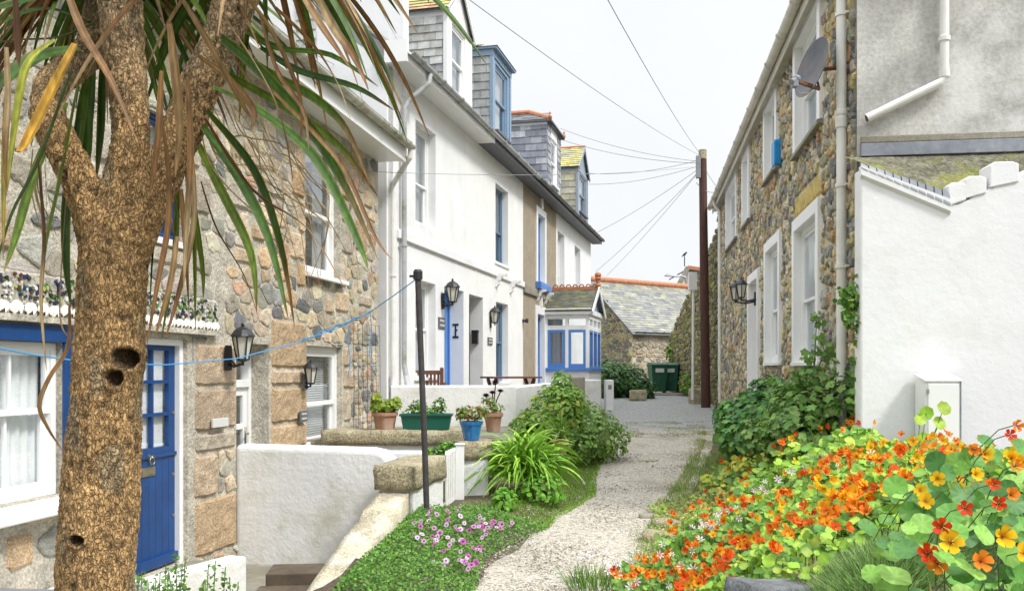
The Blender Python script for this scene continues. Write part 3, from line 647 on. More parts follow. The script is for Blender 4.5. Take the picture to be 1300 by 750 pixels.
def dormer(root, pa, pb, zt, style, off=.15, front='white_paint', spal=SLG, win=None, roofpal=SLG, cheekmat='slate', deep=2.2, z0=6.2, sw=.15, sh=.14, ridge=None, hang=.1):
    k = lambda p: F2.px(p, HY, off)[0]
    a, b = k(pa), k(pb); y = off
    wa, wb, wc, wd = win; wa, wb = lerp(a,b,wa), lerp(a,b,wb)
    m = MB(); wall(m, a, b, z0, zt, [(wa,wb,wc,wd)], .1, 0, y=y)
    m.add([(a,y,z0),(a,y+deep,z0),(a,y+deep,zt),(a,y,zt)], [(0,1,2,3)]); m.add([(b,y,z0),(b,y+deep,z0),(b,y+deep,zt),(b,y,zt)], [(0,1,2,3)])
    if style == 'gable': m.add([(a,y,zt),(b,y,zt),((a+b)/2,y,ridge)], [(0,1,2)])
    cb = .09
    if front != 'slate':
        m.box(a-.03,a+cb,y-.025,y+.05,z0,zt); m.box(b-cb,b+.03,y-.025,y+.05,z0,zt)
        if style == 'gable': m.box(a+cb,b-cb,y-.02,y,zt-.1,zt+.0)
        else: m.box(a-.04,b+.04,y-.03,y,zt-.14,zt+.0); m.box(a-.035,a,y,y+deep,zt-.14,zt)
        z_ = z0
        while style != 'gable' and z_ < wc-.12: m.box(a+cb,b-cb,y-.018,y,z_,z_+.115); z_ += .13
    m.build('dormer', [front if front != 'slate' else 'white_paint'], root, bevel=.003)
    xf = Matrix.Translation((a,y+deep,0)) @ Matrix.Rotation(R(-90),4,'Z'); s = MB(xf)
    slates(s, 0, deep-(.02 if front != 'slate' else 0), z0, zt-(.15 if style != 'gable' and front != 'slate' else .12), sw*1.6, sh, spal, seed=int(pa))
    if front == 'slate':
        s.xf = None
        s2 = MB(); s2.xf = Matrix.Translation((0,y,0))
        for q in ((a,wa-.05,z0,zt-.05),(wb+.05,b,z0,zt-.05),(wa-.05,wb+.05,z0,wc-.06)): slates(s, *q, sw*1.6, sh, spal, seed=int(q[0]*9)) if False else slates(s2, *q, sw*1.6, sh, spal, seed=int(abs(q[0])*9))
        s.xf = None; s.add(s2.v, s2.f, 0, cols=s2.c)
    s.build('slate_hanging', 'slate', root)
    # roof
    r_ = MB(); h = hang; xm = (a+b)/2; yb = y+deep
    if style == 'gable':
        for sx, (e, top) in ((-1,(a-h, None)), (1,(b+h,None))):
            run = abs(xm-e); rise = ridge+.06-(zt-.02); 
            ang = math.atan2(rise, run); Lr = math.hypot(run, rise)
            if sx < 0: xf = Matrix.Translation((e, yb, zt-.02)) @ Matrix.Rotation(R(-90),4,'Z') @ Matrix.Rotation(ang-math.pi/2,4,'X')
            else: xf = Matrix.Translation((e, y-h, zt-.02)) @ Matrix.Rotation(R(90),4,'Z') @ Matrix.Rotation(ang-math.pi/2,4,'X')
            q = MB(xf); slates(q, 0, deep+h, 0, Lr, .24, .15, roofpal, seed=5); q.box(0,deep+h,.0,.03,0,Lr,0,(.1,.1,.1)); r_.add(q.v, q.f, 0, cols=q.c)
            v = MB(); v.bar((e,y-h+.015,zt-.07), (xm,y-h+.015,ridge-.0), .03, .12, 0); r_.add(v.v, v.f, 1 if front != 'slate' else 1, cols=v.c)
        r_.tube([(xm,y-h,ridge+.07),(xm,yb,ridge+.07)], .05, 8, 2)
    elif style == 'flat':
        r_.add([(a-.08,y-.12,zt+.0),(b+.1,y-.12,zt+.0),(b+.1,yb,zt+.0),(a-.08,yb,zt+.0),(a-.08,y-.12,zt+.05),(b+.1,y-.12,zt+.05),(b+.1,yb,zt+.05),(a-.08,yb,zt+.05)], [(0,3,2,1),(0,1,5,4),(1,2,6,5),(2,3,7,6),(3,0,4,7)], 1)
        r_.add([(a-.1,y-.14,zt+.05),(b+.12,y-.14,zt+.05),(xm,y+.9,zt+.42),(xm,yb+.5,zt+.42),(a-.1,yb+.5,zt+.05),(b+.12,yb+.5,zt+.05)], [(0,1,2),(0,2,3,4),(1,5,3,2)], 0, (.3,.3,.24))
        q = MB(Matrix.Translation((a-.1,yb+.5,zt+.055)) @ Matrix.Rotation(R(-90),4,'Z') @ Matrix.Rotation(math.atan2(.37,xm-a+.1)-math.pi/2,4,'X')); slates(q, 0, deep+.2, 0, .55, .28, .16, SLY, seed=5); r_.add(q.v, q.f, 0, cols=q.c)
        r_.cbox((xm-.4,y+1.0,zt+.40),.3,.5,.08,3)
    else:   # hip with terracotta hips
        zr = ridge; P = [(a-.08,y-.1,zt),(b+.08,y-.1,zt),(b+.08,yb+1,zt),(a-.08,yb+1,zt)]; Q = [(xm,y+.75,zr),(xm,yb+1,zr)]
        r_.add(P+Q, [(0,1,4),(1,2,5,4),(0,4,5,3)], 0, (.2,.2,.22)); 
        q = MB(Matrix.Translation((a-.08,yb+1,zt)) @ Matrix.Rotation(R(-90),4,'Z') @ Matrix.Rotation(math.atan2(zr-zt,xm-a+.08)-math.pi/2,4,'X')); slates(q, 0, deep+.95, 0, math.hypot(zr-zt,xm-a)*.95, .26, .15, SLG, seed=5); r_.add(q.v, q.f, 0, cols=q.c)
        r_.box(a-.1,b+.1,y-.12,yb,zt-.05,zt,3); r_.box(a-.1,b+.1,y-.12,y-.09,zt-.05,zt+.03,3)
        for i in (0,1): r_.tube([Vector(P[i])+Vector((0,0,.02)), Vector(Q[0])+Vector((0,0,.05))], .075, 8, 2)
        r_.tube([Vector(Q[0])+Vector((0,0,.05)), Vector(Q[1])+Vector((0,0,.05))], .08, 8, 2)
        for i in (0,1): r_.lathe([(.03,0),(.05,.05),(.015,.1),(.03,.14),(0,.2)], Vector(P[i])+Vector((0,0,.03)), 8, 2)
    r_.build('dormer_roof', ['slate', front if front not in ('slate',) else 'white_paint', 'terracotta', 'dark_soffit'], root)
    dw = sash(root, wa, wb, wc, wd, y=y+.03, col=front if front != 'slate' else 'white_paint', curtain='net', ft=.05, st=.045)
    sl = MB(); sl.box(wa-.06,wb+.06,y-.09,y+.04,wc-.07,wc-.005); sl.build('dormer_sill', front if front in ('white_paint',) else ('white_paint' if front == 'slate' else 'dark_soffit'), root, bevel=.006)
# ---- house A
A_ = thing('white_house', 'smooth white rendered terraced house with bench and pale blue door beside the stone cottage', 'house')
aw = H2(527.5, 553, 151, 292); ag = (X2(527.5), X2(553), TF+.75, Z2(553,361)); ad = (X2(564), X2(588.5), TF, Z2(588.5,370)); 
shell(A_, seg[0], seg[1], [aw, ag, ad], 'white_wall')
sash(A_, *aw, y=.14, curtain='net', mid=.42, sill=.0, ft=.06); sash(A_, *ag, y=.14, curtain='net', mid=.5, sill=.04, ft=.06)
def plain_door(root, h, y, col, label=None):
    a,b,c,d = h; m = MB(); m.box(a,a+.05,y,y+.09,c,d); m.box(b-.05,b,y,y+.09,c,d); m.box(a+.05,b-.05,y,y+.09,d-.05,d); dr = m.build('door', col, root, bevel=.004)
    if label: dr['label'] = label
    m = MB(); m.box(a+.055,b-.055,y+.03,y+.07,c+.02,d-.055)
    for q in ((c+.2,c+.85),(c+1.05,d-.25)):
        for e in ((a+.15,(a+b)/2-.05),((a+b)/2+.05,b-.15)): m.box(*e,y+.018,y+.03,*q)
    m.build('door_leaf', col, dr, bevel=.006); m = MB(); m.lathe([(0,0),(.025,.0),(.03,.03),(0,.045)], (a+.13,y+.03,c+1.0), 10, rot=Matrix.Rotation(R(90),3,'X')); m.build('handle', 'brass', dr)
plain_door(A_, ad, .27, 'bright_blue', 'bright blue panelled door deep in its white reveal')
m = MB(); m.box(seg[0]+.35, seg[1], -.05, 0, Z2(516,300)-.09, Z2(516,300)+.05); m.build('string_course', 'white_wall', A_, bevel=.012)
eave(A_, seg[0]-.12, X2(607), 'white_paint', 'grey_gutter')
m = MB(); m.prism([(seg[0]-.17,ZE-.03),(seg[0]-.12,ZE-.03),(seg[0]-.12,ZE+.3),(seg[0]-.17,ZE+.3)], -.36, .0); m.build('eave_box_end', 'white_paint', A_)
roofslope(A_, seg[0]+.2, seg[1])
dormer(A_, 566.5, 597.5, 8.42, 'gable', win=(.22,.76,6.98,8.30), spal=[(.48,.48,.47),(.40,.40,.40),(.55,.55,.53),(.30,.30,.31),(.42,.42,.38)], roofpal=[(.40,.22,.10),(.42,.38,.12)], ridge=9.15, deep=2.0, sw=.15, sh=.15)
# parapet gable rising in front
xf = Matrix.Translation((seg[0]-.02,0,0)) @ Matrix.Rotation(R(-90),4,'Z')
m = MB(xf); m.prism([(-6,.3),(0,.3),(0,ZE),(-6,ZE+4.2)], -.05, .22); m.build('gable_wall', 'white_wall', A_)
m = MB(xf); m.box(-3.2,.02,.6,.85,ZE-.3,10.6); m.build('parapet', 'white_wall', A_)
m = MB(xf); m.bar((-.45,-.08,6.95),(.05,-.08,ZE+.30),.06,.05,0); m.build('verge', 'mossy', A_)
def onG(px, py):     # on gable plane -> local (x=-y2, z)
    o = F2.w(seg[0]-.02,0,0); d = Vector((F2.n.x, F2.n.y))*-1; k = (px-650)/FPX
    t = (k*o.y-o.x)/(d.x-k*d.y); return t, EYE+(HY-py)/FPX*(o.y+d.y*t)
l0, zt0 = onG(378, 0); l1, _ = onG(404, 20); _, zb = onG(404, 92)
m = MB(xf); slates(m, l0, l1, zb-.4, zt0+1.2, .26, .15, [(.5,.5,.48),(.4,.4,.4),(.56,.55,.52)], seed=4, y=-.05); m.build('slate_hanging', 'slate', A_)
# downpipe
gp = X2(507)
pipe(A_, [(seg[0]+.75,-.41,ZE+.06),(seg[0]+.7,-.40,ZE-.1),(gp+.05,-.12,ZE-.42),(gp,-.08,ZE-.55),(gp,-.08,TF+.95),(gp-.02,-.12,TF+.75),(gp-.25,-.25,TF+.5),(gp-.3,-.28,TF+.1)], .042, 'grey_gutter', [(gp,-.08,3.6)])
finalize(A_, F2, seg[0], .3)
# ---- house B
B_ = thing('white_house', 'roughcast white terraced house with slate blue windows in the middle of the row', 'house')
bw = H2(629, 645, 232, 338); bg = (X2(629.7), X2(645), TF+.6, Z2(645,387)); bd = (X2(595.5), X2(613), TF, Z2(613,378))
shell(B_, seg[1], seg[2], [bw, bg, bd], 'white_rough')
sash(B_, *bw, y=.14, col='slate_blue', curtain='net', mid=.42, sill=.03); sash(B_, *bg, y=.14, col='slate_blue', curtain='net', mid=.5, sill=.03)
plain_door(B_, bd, .30, 'dark_soffit', 'dark panelled door deep in its white reveal')
m = MB(); m.box(seg[1], seg[2], -.05, 0, Z2(600,334)-.09, Z2(600,334)+.05); m.build('string_course', 'white_wall', B_, bevel=.012)
def corbel(root, x, z, mat='white_paint'):
    m = MB(); xf = Matrix.Translation((x,0,z)) @ Matrix.Rotation(R(90),4,'Z'); m.xf = xf
    p = [(-.26,0),(0,0),(0,-.30),(-.03,-.30),(-.08,-.24),(-.06,-.19),(-.12,-.15),(-.14,-.08),(-.24,-.06)]; m.prism(p, -.05, .05); m.build('corbel', mat, root, bevel=.005)
for p in (629.5, 647.5): corbel(B_, X2(p), Z2(p, 347 if p < 640 else 356))
eave(B_, X2(607), seg[2], 'dark_soffit', 'grey_gutter')
roofslope(B_, seg[1], seg[2])
dormer(B_, 625, 647.5, 8.80, 'flat', front='pale_blue', win=(.16,.84,7.08,8.58), spal=[(.33,.34,.34),(.28,.29,.29),(.38,.39,.38)], deep=2.0, sw=.18, sh=.19)
finalize(B_, F2, seg[1], .3)
# ---- house C
C_ = thing('pebbledashed_house', 'tan pebbledashed terraced house with bright blue window and carved white surrounds', 'house')
cw = H2(682, 691, 270, 361); cd = (X2(681), X2(690), TF, Z2(681,398))
shell(C_, seg[2], seg[3], [cw, cd], 'tan')
sash(C_, *cw, y=.12, col='bright_blue', curtain='net', mid=.48, surround=.17, proud=.03)
m = MB(); m.box(cw[0]-.22,cw[1]+.22,-.16,.0,cw[2]-.22,cw[2]-.02); m.build('window_sill', 'bright_blue', C_, bevel=.015)
for x in (cw[0]-.05, cw[1]+.05): corbel(C_, x, cw[2]-.23)
m = MB(); xm = (cw[0]+cw[1])/2; m.box(xm-.09,xm+.09,-.06,0,cw[3]+.17,cw[3]+.48); m.build('keystone', 'white_paint', C_, bevel=.01)
a,b,c,d = cd; m = MB(); m.box(a-.2,a,-.04,.0,c,d+.22,1); m.box(b,b+.2,-.04,0,c,d+.22,1); m.box(a,b,-.04,0,d,d+.22,1); xm = (a+b)/2; m.box(xm-.08,xm+.08,-.06,0,d+.22,d+.5,1)
m.box(a,a+.06,.1,.2,c,d); m.box(b-.06,b,.1,.2,c,d); m.box(a+.06,b-.06,.1,.2,d-.06,d); m.box(a+.06,b-.06,.12,.17,c,c+.9); m.box(a+.06,b-.06,.12,.17,c+.9,c+1.0)
dr = m.build('door', ['bright_blue','white_paint'], C_, bevel=.004); g = MB(); g.add([(a+.06,.15,c+1),(b-.06,.15,c+1),(b-.06,.15,d-.06),(a+.06,.15,d-.06)], [(0,1,2,3)]); g.build('pane', 'glass', dr)
g = MB(); g.box(a,b,.4,.41,c,d); g.build('door_blind', 'net', dr)
m = MB(); m.box(seg[2], seg[3], -.06, 0, Z2(680,372)-.1, Z2(680,372)+.1); m.build('string_course', 'concrete', C_, bevel=.01)
eave(C_, seg[2], seg[3], 'dark_soffit', 'black_gutter'); roofslope(C_, seg[2], seg[3])
dormer(C_, 694.5, 711.5, 8.85, 'hip', front='slate', win=(.28,.72,7.15,8.5), spal=[(.24,.25,.29),(.32,.33,.37),(.20,.21,.25),(.38,.39,.42)], ridge=9.35, deep=2.4, sw=.2, sh=.2)
finalize(C_, F2, seg[2], .3)
# ---- house D
D_ = thing('white_house', 'smooth white end of terrace house above the glazed porch, farthest of the row', 'house')
dw1 = (X2(708), X2(716.5), 3.5, Z2(710,294)); dw2 = (X2(729.6), X2(736.7), 3.6, Z2(733,314))
shell(D_, seg[3], seg[4], [dw1, dw2], 'white_wall')
for w_ in (dw1, dw2): sash(D_, *w_, y=.16, curtain='net', mid=.45, sill=.03)
eave(D_, seg[3], seg[4]+.35, 'dark_soffit', 'black_gutter'); roofslope(D_, seg[3], seg[4]+.3)
dormer(D_, 733, 745.5, 8.65, 'gable', front='grey_blue', win=(.2,.85,7.2,8.5), spal=[(.40,.38,.27),(.32,.31,.25),(.44,.41,.27),(.36,.35,.28)], roofpal=[(.44,.38,.09),(.36,.33,.14),(.30,.29,.18),(.46,.40,.08)], ridge=9.5, deep=2.2, sw=.2, sh=.22)
finalize(D_, F2, seg[3], .3)
# ---- porch
FP = Frame(*F2.w(X2(691),0,0).xy, -F2.n.x, -F2.n.y); PW, PD = 1.24, 2.3
po = thing('glazed_porch', 'white and blue glazed porch with mossy slate roof and terracotta crest', 'porch')
ZB, ZC2, ZP = .60, 1.63, 3.18
m = MB(); m.box(0,PW,0,PD,ZB-.1,ZC2); m.build('base_wall', 'white_wall', po)
m = MB(); m.box(-.02,PW+.05,-.05,PD+.05,ZC2,ZC2+.09); m.build('sill', 'bright_blue', po, bevel=.008)
m = MB(); zt = ZP-.42; P = .09
for x in (0, PW*.47, PW-P): m.box(x,x+P,0,P,ZC2+.09,ZP)
for y in (PD*.33, PD*.66, PD-P): m.box(PW-P,PW,y,y+P,ZC2+.09,ZP)
m.box(0,P,PD-P,PD,ZC2+.09,ZP)
m.box(P,PW-P,.005,P-.005,zt,zt+.12); m.box(P,PW-P,.005,P-.005,ZP-.12,ZP); m.box(PW-P+.005,PW-.005,P,PD-P,zt,zt+.12); m.box(PW-P+.005,PW-.005,P,PD-P,ZP-.12,ZP)
m.box(-.03,PW+.06,-.09,-.001,ZP,ZP+.16); m.box(PW-.01,PW+.05,-.001,PD+.05,ZP,ZP+.13); m.build('frame', 'white_paint', po, bevel=.005)
for (xa,xb) in ((P,PW*.47),(PW*.47+P,PW-P)):
    f = MB(); t=.07; q0,q1=ZC2+.09,zt; f.box(xa,xa+t,.0,.07,q0,q1); f.box(xb-t,xb,0,.07,q0,q1); f.box(xa+t,xb-t,0,.07,q0,q0+t+.04); f.box(xa+t,xb-t,0,.07,q1-t,q1); w_ = f.build('window','bright_blue',po,bevel=.004)
    g = MB(); g.add([(xa+t,.04,q0+t),(xb-t,.04,q0+t),(xb-t,.04,q1-t),(xa+t,.04,q1-t)],[(0,1,2,3)]); g.add([(xa,.04,zt+.12),(xb,.04,zt+.12),(xb,.04,ZP-.12),(xa,.04,ZP-.12)],[(0,1,2,3)]); g.build('pane','glass',w_)
for (ya,yb) in ((P,PD*.33),(PD*.33+P,PD*.66),(PD*.66+P,PD-P)):
    f = MB(); t=.07; X0,X1_=PW-.07,PW; f.box(X0,X1_,ya,ya+t,q0,q1); f.box(X0,X1_,yb-t,yb,q0,q1); f.box(X0,X1_,ya+t,yb-t,q0,q0+t); f.box(X0,X1_,ya+t,yb-t,q1-t,q1); w_ = f.build('window','bright_blue',po,bevel=.004)
    g = MB(); g.add([(PW-.04,ya+t,q0+t),(PW-.04,yb-t,q0+t),(PW-.04,yb-t,q1-t),(PW-.04,ya+t,q1-t)],[(0,1,2,3)]); g.add([(PW-.04,ya,zt+.12),(PW-.04,yb,zt+.12),(PW-.04,yb,ZP-.12),(PW-.04,ya,ZP-.12)],[(0,1,2,3)]); g.build('pane','glass',w_)
ZR = 3.95; ym = PD/2; ang = math.atan2(ZR-ZP-.1, ym+.12); Lr = math.hypot(ZR-ZP-.1, ym+.12)
MS = [(.17,.17,.12),(.13,.13,.10),(.20,.20,.13),(.15,.16,.15),(.20,.21,.08)]
m = MB(Matrix.Translation((-.05,-.12,ZP+.1)) @ Matrix.Rotation(ang-math.pi/2,4,'X')); slates(m,0,PW+.16,0,Lr,.16,.085,MS,seed=2); m.box(0,PW+.16,.0,.02,0,Lr,0,(.1,.1,.1))
m2 = MB(Matrix.Translation((PW+.11,PD+.12,ZP+.1)) @ Matrix.Rotation(math.pi,4,'Z') @ Matrix.Rotation(ang-math.pi/2,4,'X')); slates(m2,0,PW+.16,0,Lr,.16,.085,MS,seed=3); m2.box(0,PW+.16,.0,.02,0,Lr,0,(.1,.1,.1)); m.xf=None; m.add(m2.v,m2.f,0,cols=m2.c); m.build('roof','slate',po)
m = MB(); m.box(-.05,PW+.12,ym-.05,ym+.05,ZR-.02,ZR+.06); x=0.0
while x < PW+.02:
    for k in range(9): 
        a0=math.pi*k/8; a1=math.pi*(k+1)/8
        if k<8: m.bar((x+.09+.065*math.cos(a0),ym,ZR+.08+.07*math.sin(a0)),(x+.09+.065*math.cos(a1),ym,ZR+.08+.07*math.sin(a1)),.03,.035)
    m.box(x-.0,x+.18,ym-.015,ym+.015,ZR+.05,ZR+.09); x += .19
m.lathe([(.07,0),(.06,.08),(.09,.12),(.05,.16),(.06,.28),(.09,.3),(.07,.35),(.1,.40),(.08,.46),(0,.5)], (PW+.08,ym,ZR),12); m.build('ridge_crest','terracotta',po)
m = MB(); m.add([(PW-.02,.06,ZP+.1),(PW-.02,PD-.06,ZP+.1),(PW-.02,ym,ZR-.08)],[(0,1,2)]); m.build('gable_panel','pale_blue',po)
m = MB(); m.bar((PW+.12,-.14,ZP+.02),(PW+.12,ym,ZR+.02),.03,.13); m.bar((PW+.12,PD+.14,ZP+.02),(PW+.12,ym,ZR+.02),.03,.13); m.build('bargeboard','white_paint',po)
m = MB(); m.add([(.01,PD-.02,ZC2),(PW-.1,PD-.02,ZC2),(PW-.1,PD-.02,ZC2+.1),(.01,PD-.02,ZC2+.1)],[(0,1,2,3)]); m.box(.0,.02,0,PD,ZC2,ZP); m.build('inner_wall','white_wall',po)
po.location=(FP.o.x,FP.o.y,ZB-.1); po.rotation_euler=(0,0,FP.a)
for ch in po.children: ch.location.z -= ZB-.1
# ================================================================ RIGHT STONE HOUSE
FR = Frame(2.113+.1435*25.06, 25.06, -.1435, -1)
SRE = FR.px(1088)[0]
def XR_(p): return FR.px(p)[0]
def ZR_(p, y): return FR.px(p, y)[1]
rh = thing('stone_house', 'dark rubble stone house with white window surrounds along the right of the lane', 'house')
def hr(pl, pr, top, bot, sw=.15): a, b = XR_(pl)+sw, XR_(pr)-sw*.6; return (a, b, bot, top)
ZT = 6.05
u = [hr(1012,1045,5.98,ZR_(1012,203)+.06), hr(973,989,5.98,ZR_(970,241)+.06,.14), hr(945,953.5,5.9,ZR_(943,294)+.05,.14), hr(924,937,5.9,ZR_(924,320)+.05,.14)]
lo = [hr(1010.7,1043,ZR_(1010.7,281)-.17,1.78), hr(974,993,ZR_(974,310)-.17,1.80,.14)]
dC = hr(953,966,ZR_(953,351)-.17,.9,.14)
hs = u+lo+[dC]; sur = [(a-.18,b+.18,c-.04,d+.18) for a,b,c,d in hs]
mb = MB(); wall(mb, 0, SRE, .2, ZT, hs, .22, 0, 3)
GW = 6.0
mb.add([(0,0,.2),(0,GW,.2),(0,GW,ZT),(0,0,ZT)], [(0,1,2,3)]); mb.add([(0,GW,.2),(SRE,GW,.2),(SRE,GW,ZT),(0,GW,ZT)], [(0,1,2,3)])
PR = [(.17,.17,.165),(.22,.215,.20),(.28,.27,.24),(.38,.32,.22),(.46,.38,.22),(.40,.26,.14),(.54,.48,.38),(.34,.31,.22),(.28,.28,.18),(.50,.42,.27),(.48,.40,.20)]
yl = [(lo[0][0]-.2, lo[0][1]+.2, lo[0][3]+.19, lo[0][3]+.48)]
avr = sur+yl+bigstones(mb, [(0.3,SRE-.05,.4,5.9)], sur+yl, 520, (.16,.40), (.14,.32), PR, .010, .036, 1, 78)
rubble(mb, 0, SRE-.02, .3, ZT-.02, avr, .15, .16, PR, .013, .034, 1, 12)
block(mb, *yl[0], (.50,.38,.12), 1, h=.02)
mb.build('wall', ['mortar2','stone','granite','white_paint'], rh)
for i, w_ in enumerate(u): sash(rh, *w_, y=.045, curtain='net', mid=.5, sill=.09, surround=.15 if i else .17, proud=.06, ft=.07, sillmat='concrete' if i < 9 else 'white_paint')
for w_ in lo: sash(rh, *w_, y=.045, curtain='net', mid=.45, sill=.07, surround=.16, proud=.06, ft=.07)
a,b,c,d = dC; m = MB(); m.box(a-.15,a,-.07,.0,c,d+.16); m.box(b,b+.15,-.07,0,c,d+.16); m.box(a,b,-.07,0,d,d+.16); dr = m.build('door', 'white_paint', rh, bevel=.004); m = MB(); m.box(a,b,.16,.2,c,d); m.build('door_leaf', 'white_paint', dr)
ZG = 6.12
m = MB(); m.box(-.1,SRE+.02,-.14,0,ZT,ZT+.03); m.box(-.1,SRE+.02,-.16,-.14,ZT-.06,ZT+.18); m.build('fascia', 'gutter', rh, bevel=.003)
gutter(rh, -.15, SRE+.1, -.225, ZG+.05, .068, 'gutter', joints=1.15)
m = MB(Matrix.Translation((0,-.2,ZG+.12)) @ Matrix.Rotation(R(35),4,'X')); m.box(-.1,SRE,0,4.5,-.04,0); m.build('roof', 'moss', rh)
pp = XR_(917); pipe(rh, [(pp,-.225,ZG),(pp,-.2,ZG-.12),(pp,-.07,ZG-.3),(pp,-.06,.7)], .045, 'pipe', [(pp,-.06,4.4),(pp,-.06,2.8)])
pn = XR_(1080); pipe(rh, [(pn,-.09,9.0),(pn,-.09,.9)], .05, 'pipe', [(pn,-.09,ZR_(1080,18)),(pn,-.09,ZR_(1080,235)),(pn,-.09,ZR_(1080,338))])
m = MB(); m.lathe([(.052,0),(.062,.01),(.062,.1),(.056,.12),(.066,.14),(.066,.18),(.052,.19)], (pn,-.09,ZR_(1080,163)), 14); m.build('pipe_joint', 'pipe', rh)
# gable end in grey cement render
xg = Matrix.Translation((SRE,0,0)) @ Matrix.Rotation(R(90),4,'Z')          # x -> +y (into), y -> -x (away from camera)
m = MB(xg); m.prism([(0,.3),(GW,.3),(GW,ZT),(GW/2,8.6),(0,ZT)], 0, .25); m.build('gable_wall', 'grey_render', rh)
FG = Frame(*FR.w(SRE,0,0).xy, FR.n.x, FR.n.y)
def G(px, py): return FG.px(px, py)
_, zf = FG.px(1092, 183)
m = MB(xg); m.box(.03,GW,-.03,0,zf,zf+.07); m.build('drip_mould', 'concrete', rh, bevel=.01)
m = MB(xg); m.box(.03,2.0,-.045,-.001,zf-.13,zf-.005); m.box(2.0,GW,-.05,-.001,zf-.13,zf-.005); m.build('flashing', 'lead', rh, bevel=.004)
k1, z1_ = G(1196,0); k2, z2_ = G(1196,104); k3, z3_ = G(1098,153)
m = MB(xg); m.tube([(k1,-.07,9.2),(k2,-.07,z2_+.02),(k2-.04,-.07,z2_-.03),(k3,-.07,z3_)], .042, 14); m.lathe([(.043,0),(.055,.01),(.055,.05),(.043,.06)], (k1,-.07,G(1196,57)[1]), 12); m.lathe([(.043,0),(.05,.0),(.05,.08),(.043,.08)], (k2,-.07,z2_+.02), 12); m.build('waste_pipe', 'pipe', rh)
m = MB(xg); m.tube([Vector((k3,-.07,z3_))+Vector((-.001,0,-.0005)), Vector((k3,-.07,z3_))+Vector((-.004,0,-.0015))], .034, 14); m.build('pipe_mouth', 'black_metal', rh)
finalize(rh, FR, 0, .2)
# ================================================================ LEAN-TO WITH WHITE WALL
lt = thing('lean_to', 'whitewashed lean-to wall with mossy roof and lead edging against the grey gable', 'outbuilding')
FW = Frame(3.19, 8.3, 1, -.10)
def Q(px, py): return FW.px(px, py)
tl, tz = Q(1092,214); jl, jz = Q(1206,262); 
m = MB(); TH = .2
xe = 4.2; pts = [(0,.2),(xe,.2),(xe,Q(1300,222)[1]+.5),(Q(1300,0)[0],Q(1300,216)[1]),(Q(1293,0)[0],Q(1293,222)[1]),(Q(1254,0)[0],Q(1254,240)[1]),(jl+.06,jz+.02),(jl,Q(1206,256)[1]),(0,tz)]
m.prism(pts, 0, TH)
m.build('wall', 'white_wall', lt, bevel=.02)
m = MB(); m.add([(0,-.03,tz-.06),(jl,-.03,jz-.05),(jl,-.03,jz+.06),(0,-.03,tz+.02),(0,.0,tz-.09),(jl,.0,jz-.08),(jl,.05,jz+.06),(0,.05,tz+.02)], [(0,1,2,3),(0,4,5,1),(3,2,6,7),(1,5,6,2),(0,3,7,4)]); m.build('plaster_band', 'white_wall', lt)
gzl = zf-.12
def gpt(x): # gable plane point beyond wall-frame x, in FW local
    p = FW.w(x,0,0); q = FG.o; n = FG.n; t = ((q-p.xy).dot(n))/(FW.n.dot(n)); return t
m = MB(); n = 24; vs = []
for i in range(n+1):
    x = lerp(0, 4.2, i/n); e = gpt(x); zt_ = lerp(tz, jz, min(1,x/jl)) + .03 + (0 if x < jl else .0)
    for j in range(7):
        t = j/6; vs.append((x, lerp(.0,e,t), lerp(zt_+.03, gzl, t)+.015*noise.noise(Vector((x*9,t*4,0)))))
m.add(vs, [(i*7+j,(i+1)*7+j,(i+1)*7+j+1,i*7+j+1) for i in range(n) for j in range(6)]); m.build('roof', 'moss', lt, smooth=True)
m = MB(); k = 11
for i in range(k):
    xa, xb = jl*i/k+.004, jl*(i+1)/k-.006; za, zb_ = lerp(tz,jz,i/k)+.0, lerp(tz,jz,(i+1)/k)+.0
    h = lerp(.05,.13,i/k)
    m.add([(xa,-.035,za),(xb,-.035,zb_),(xb,-.012,zb_+h),(xa,-.012,za+h),(xa,-.02,za),(xb,-.02,zb_),(xb,.05,zb_+h+.01),(xa,.05,za+h+.01)], [(0,1,2,3),(3,2,6,7),(1,5,6,2),(0,3,7,4),(0,4,5,1)])
m.build('lead_edging', 'lead', lt)
# crenellated wall, right part
m = MB(); j2 = Q(1300,222)[1]; xe = 4.2
for (a,b,t,bt) in ((1203,1226,232,259),(1224,1252,224,250),(1256,1293,206,236)):
    m = MB(); xa, zt_ = Q(a,t); xb, _ = Q(b,t); zb_ = Q(a,bt)[1]
    hh = zt_-zb_
    m.prism([(xa,zb_-.02),(xb,zb_+.03),(xb,zt_-.02),(xb-.05,zt_),(xa+.04,zt_),(xa,zt_-.03)], -.015, .24); m.build('merlon', 'white_wall', lt, bevel=.01)
lt.location = FW.w(0,0,.2); lt.rotation_euler = (0,0,FW.a)
for ch in lt.children: ch.location.z -= .2
# meter box on the white wall
a, zt_ = Q(1160,481); b, zb_ = Q(1203,567)
mt = thing('meter_box', 'white meter cupboard on the whitewashed wall above the nasturtiums', 'meter box', FW.w(a,0,zb_), FW.a)
m = MB(); h = zt_-zb_; w_ = b-a; m.box(0,w_,-.30,-.033,0,h-.0); m.build('cabinet', 'white_paint', mt, bevel=.006)
m = MB(); m.add([(-.012,-.315,h-.02),(w_+.012,-.315,h-.02),(w_+.012,-.033,h+.03),(-.012,-.033,h+.03),(-.012,-.315,h+.0),(w_+.012,-.315,h+.0),(w_+.012,-.033,h+.05),(-.012,-.033,h+.05)], [(0,3,2,1),(4,5,6,7),(0,1,5,4),(1,2,6,5),(2,3,7,6),(3,0,4,7)]); m.build('lid', 'white_paint', mt, bevel=.004)
m = MB(); m.box(.02,w_-.015,-.312,-.30,.03,h-.04); m.build('door', 'white_paint', mt, bevel=.004)
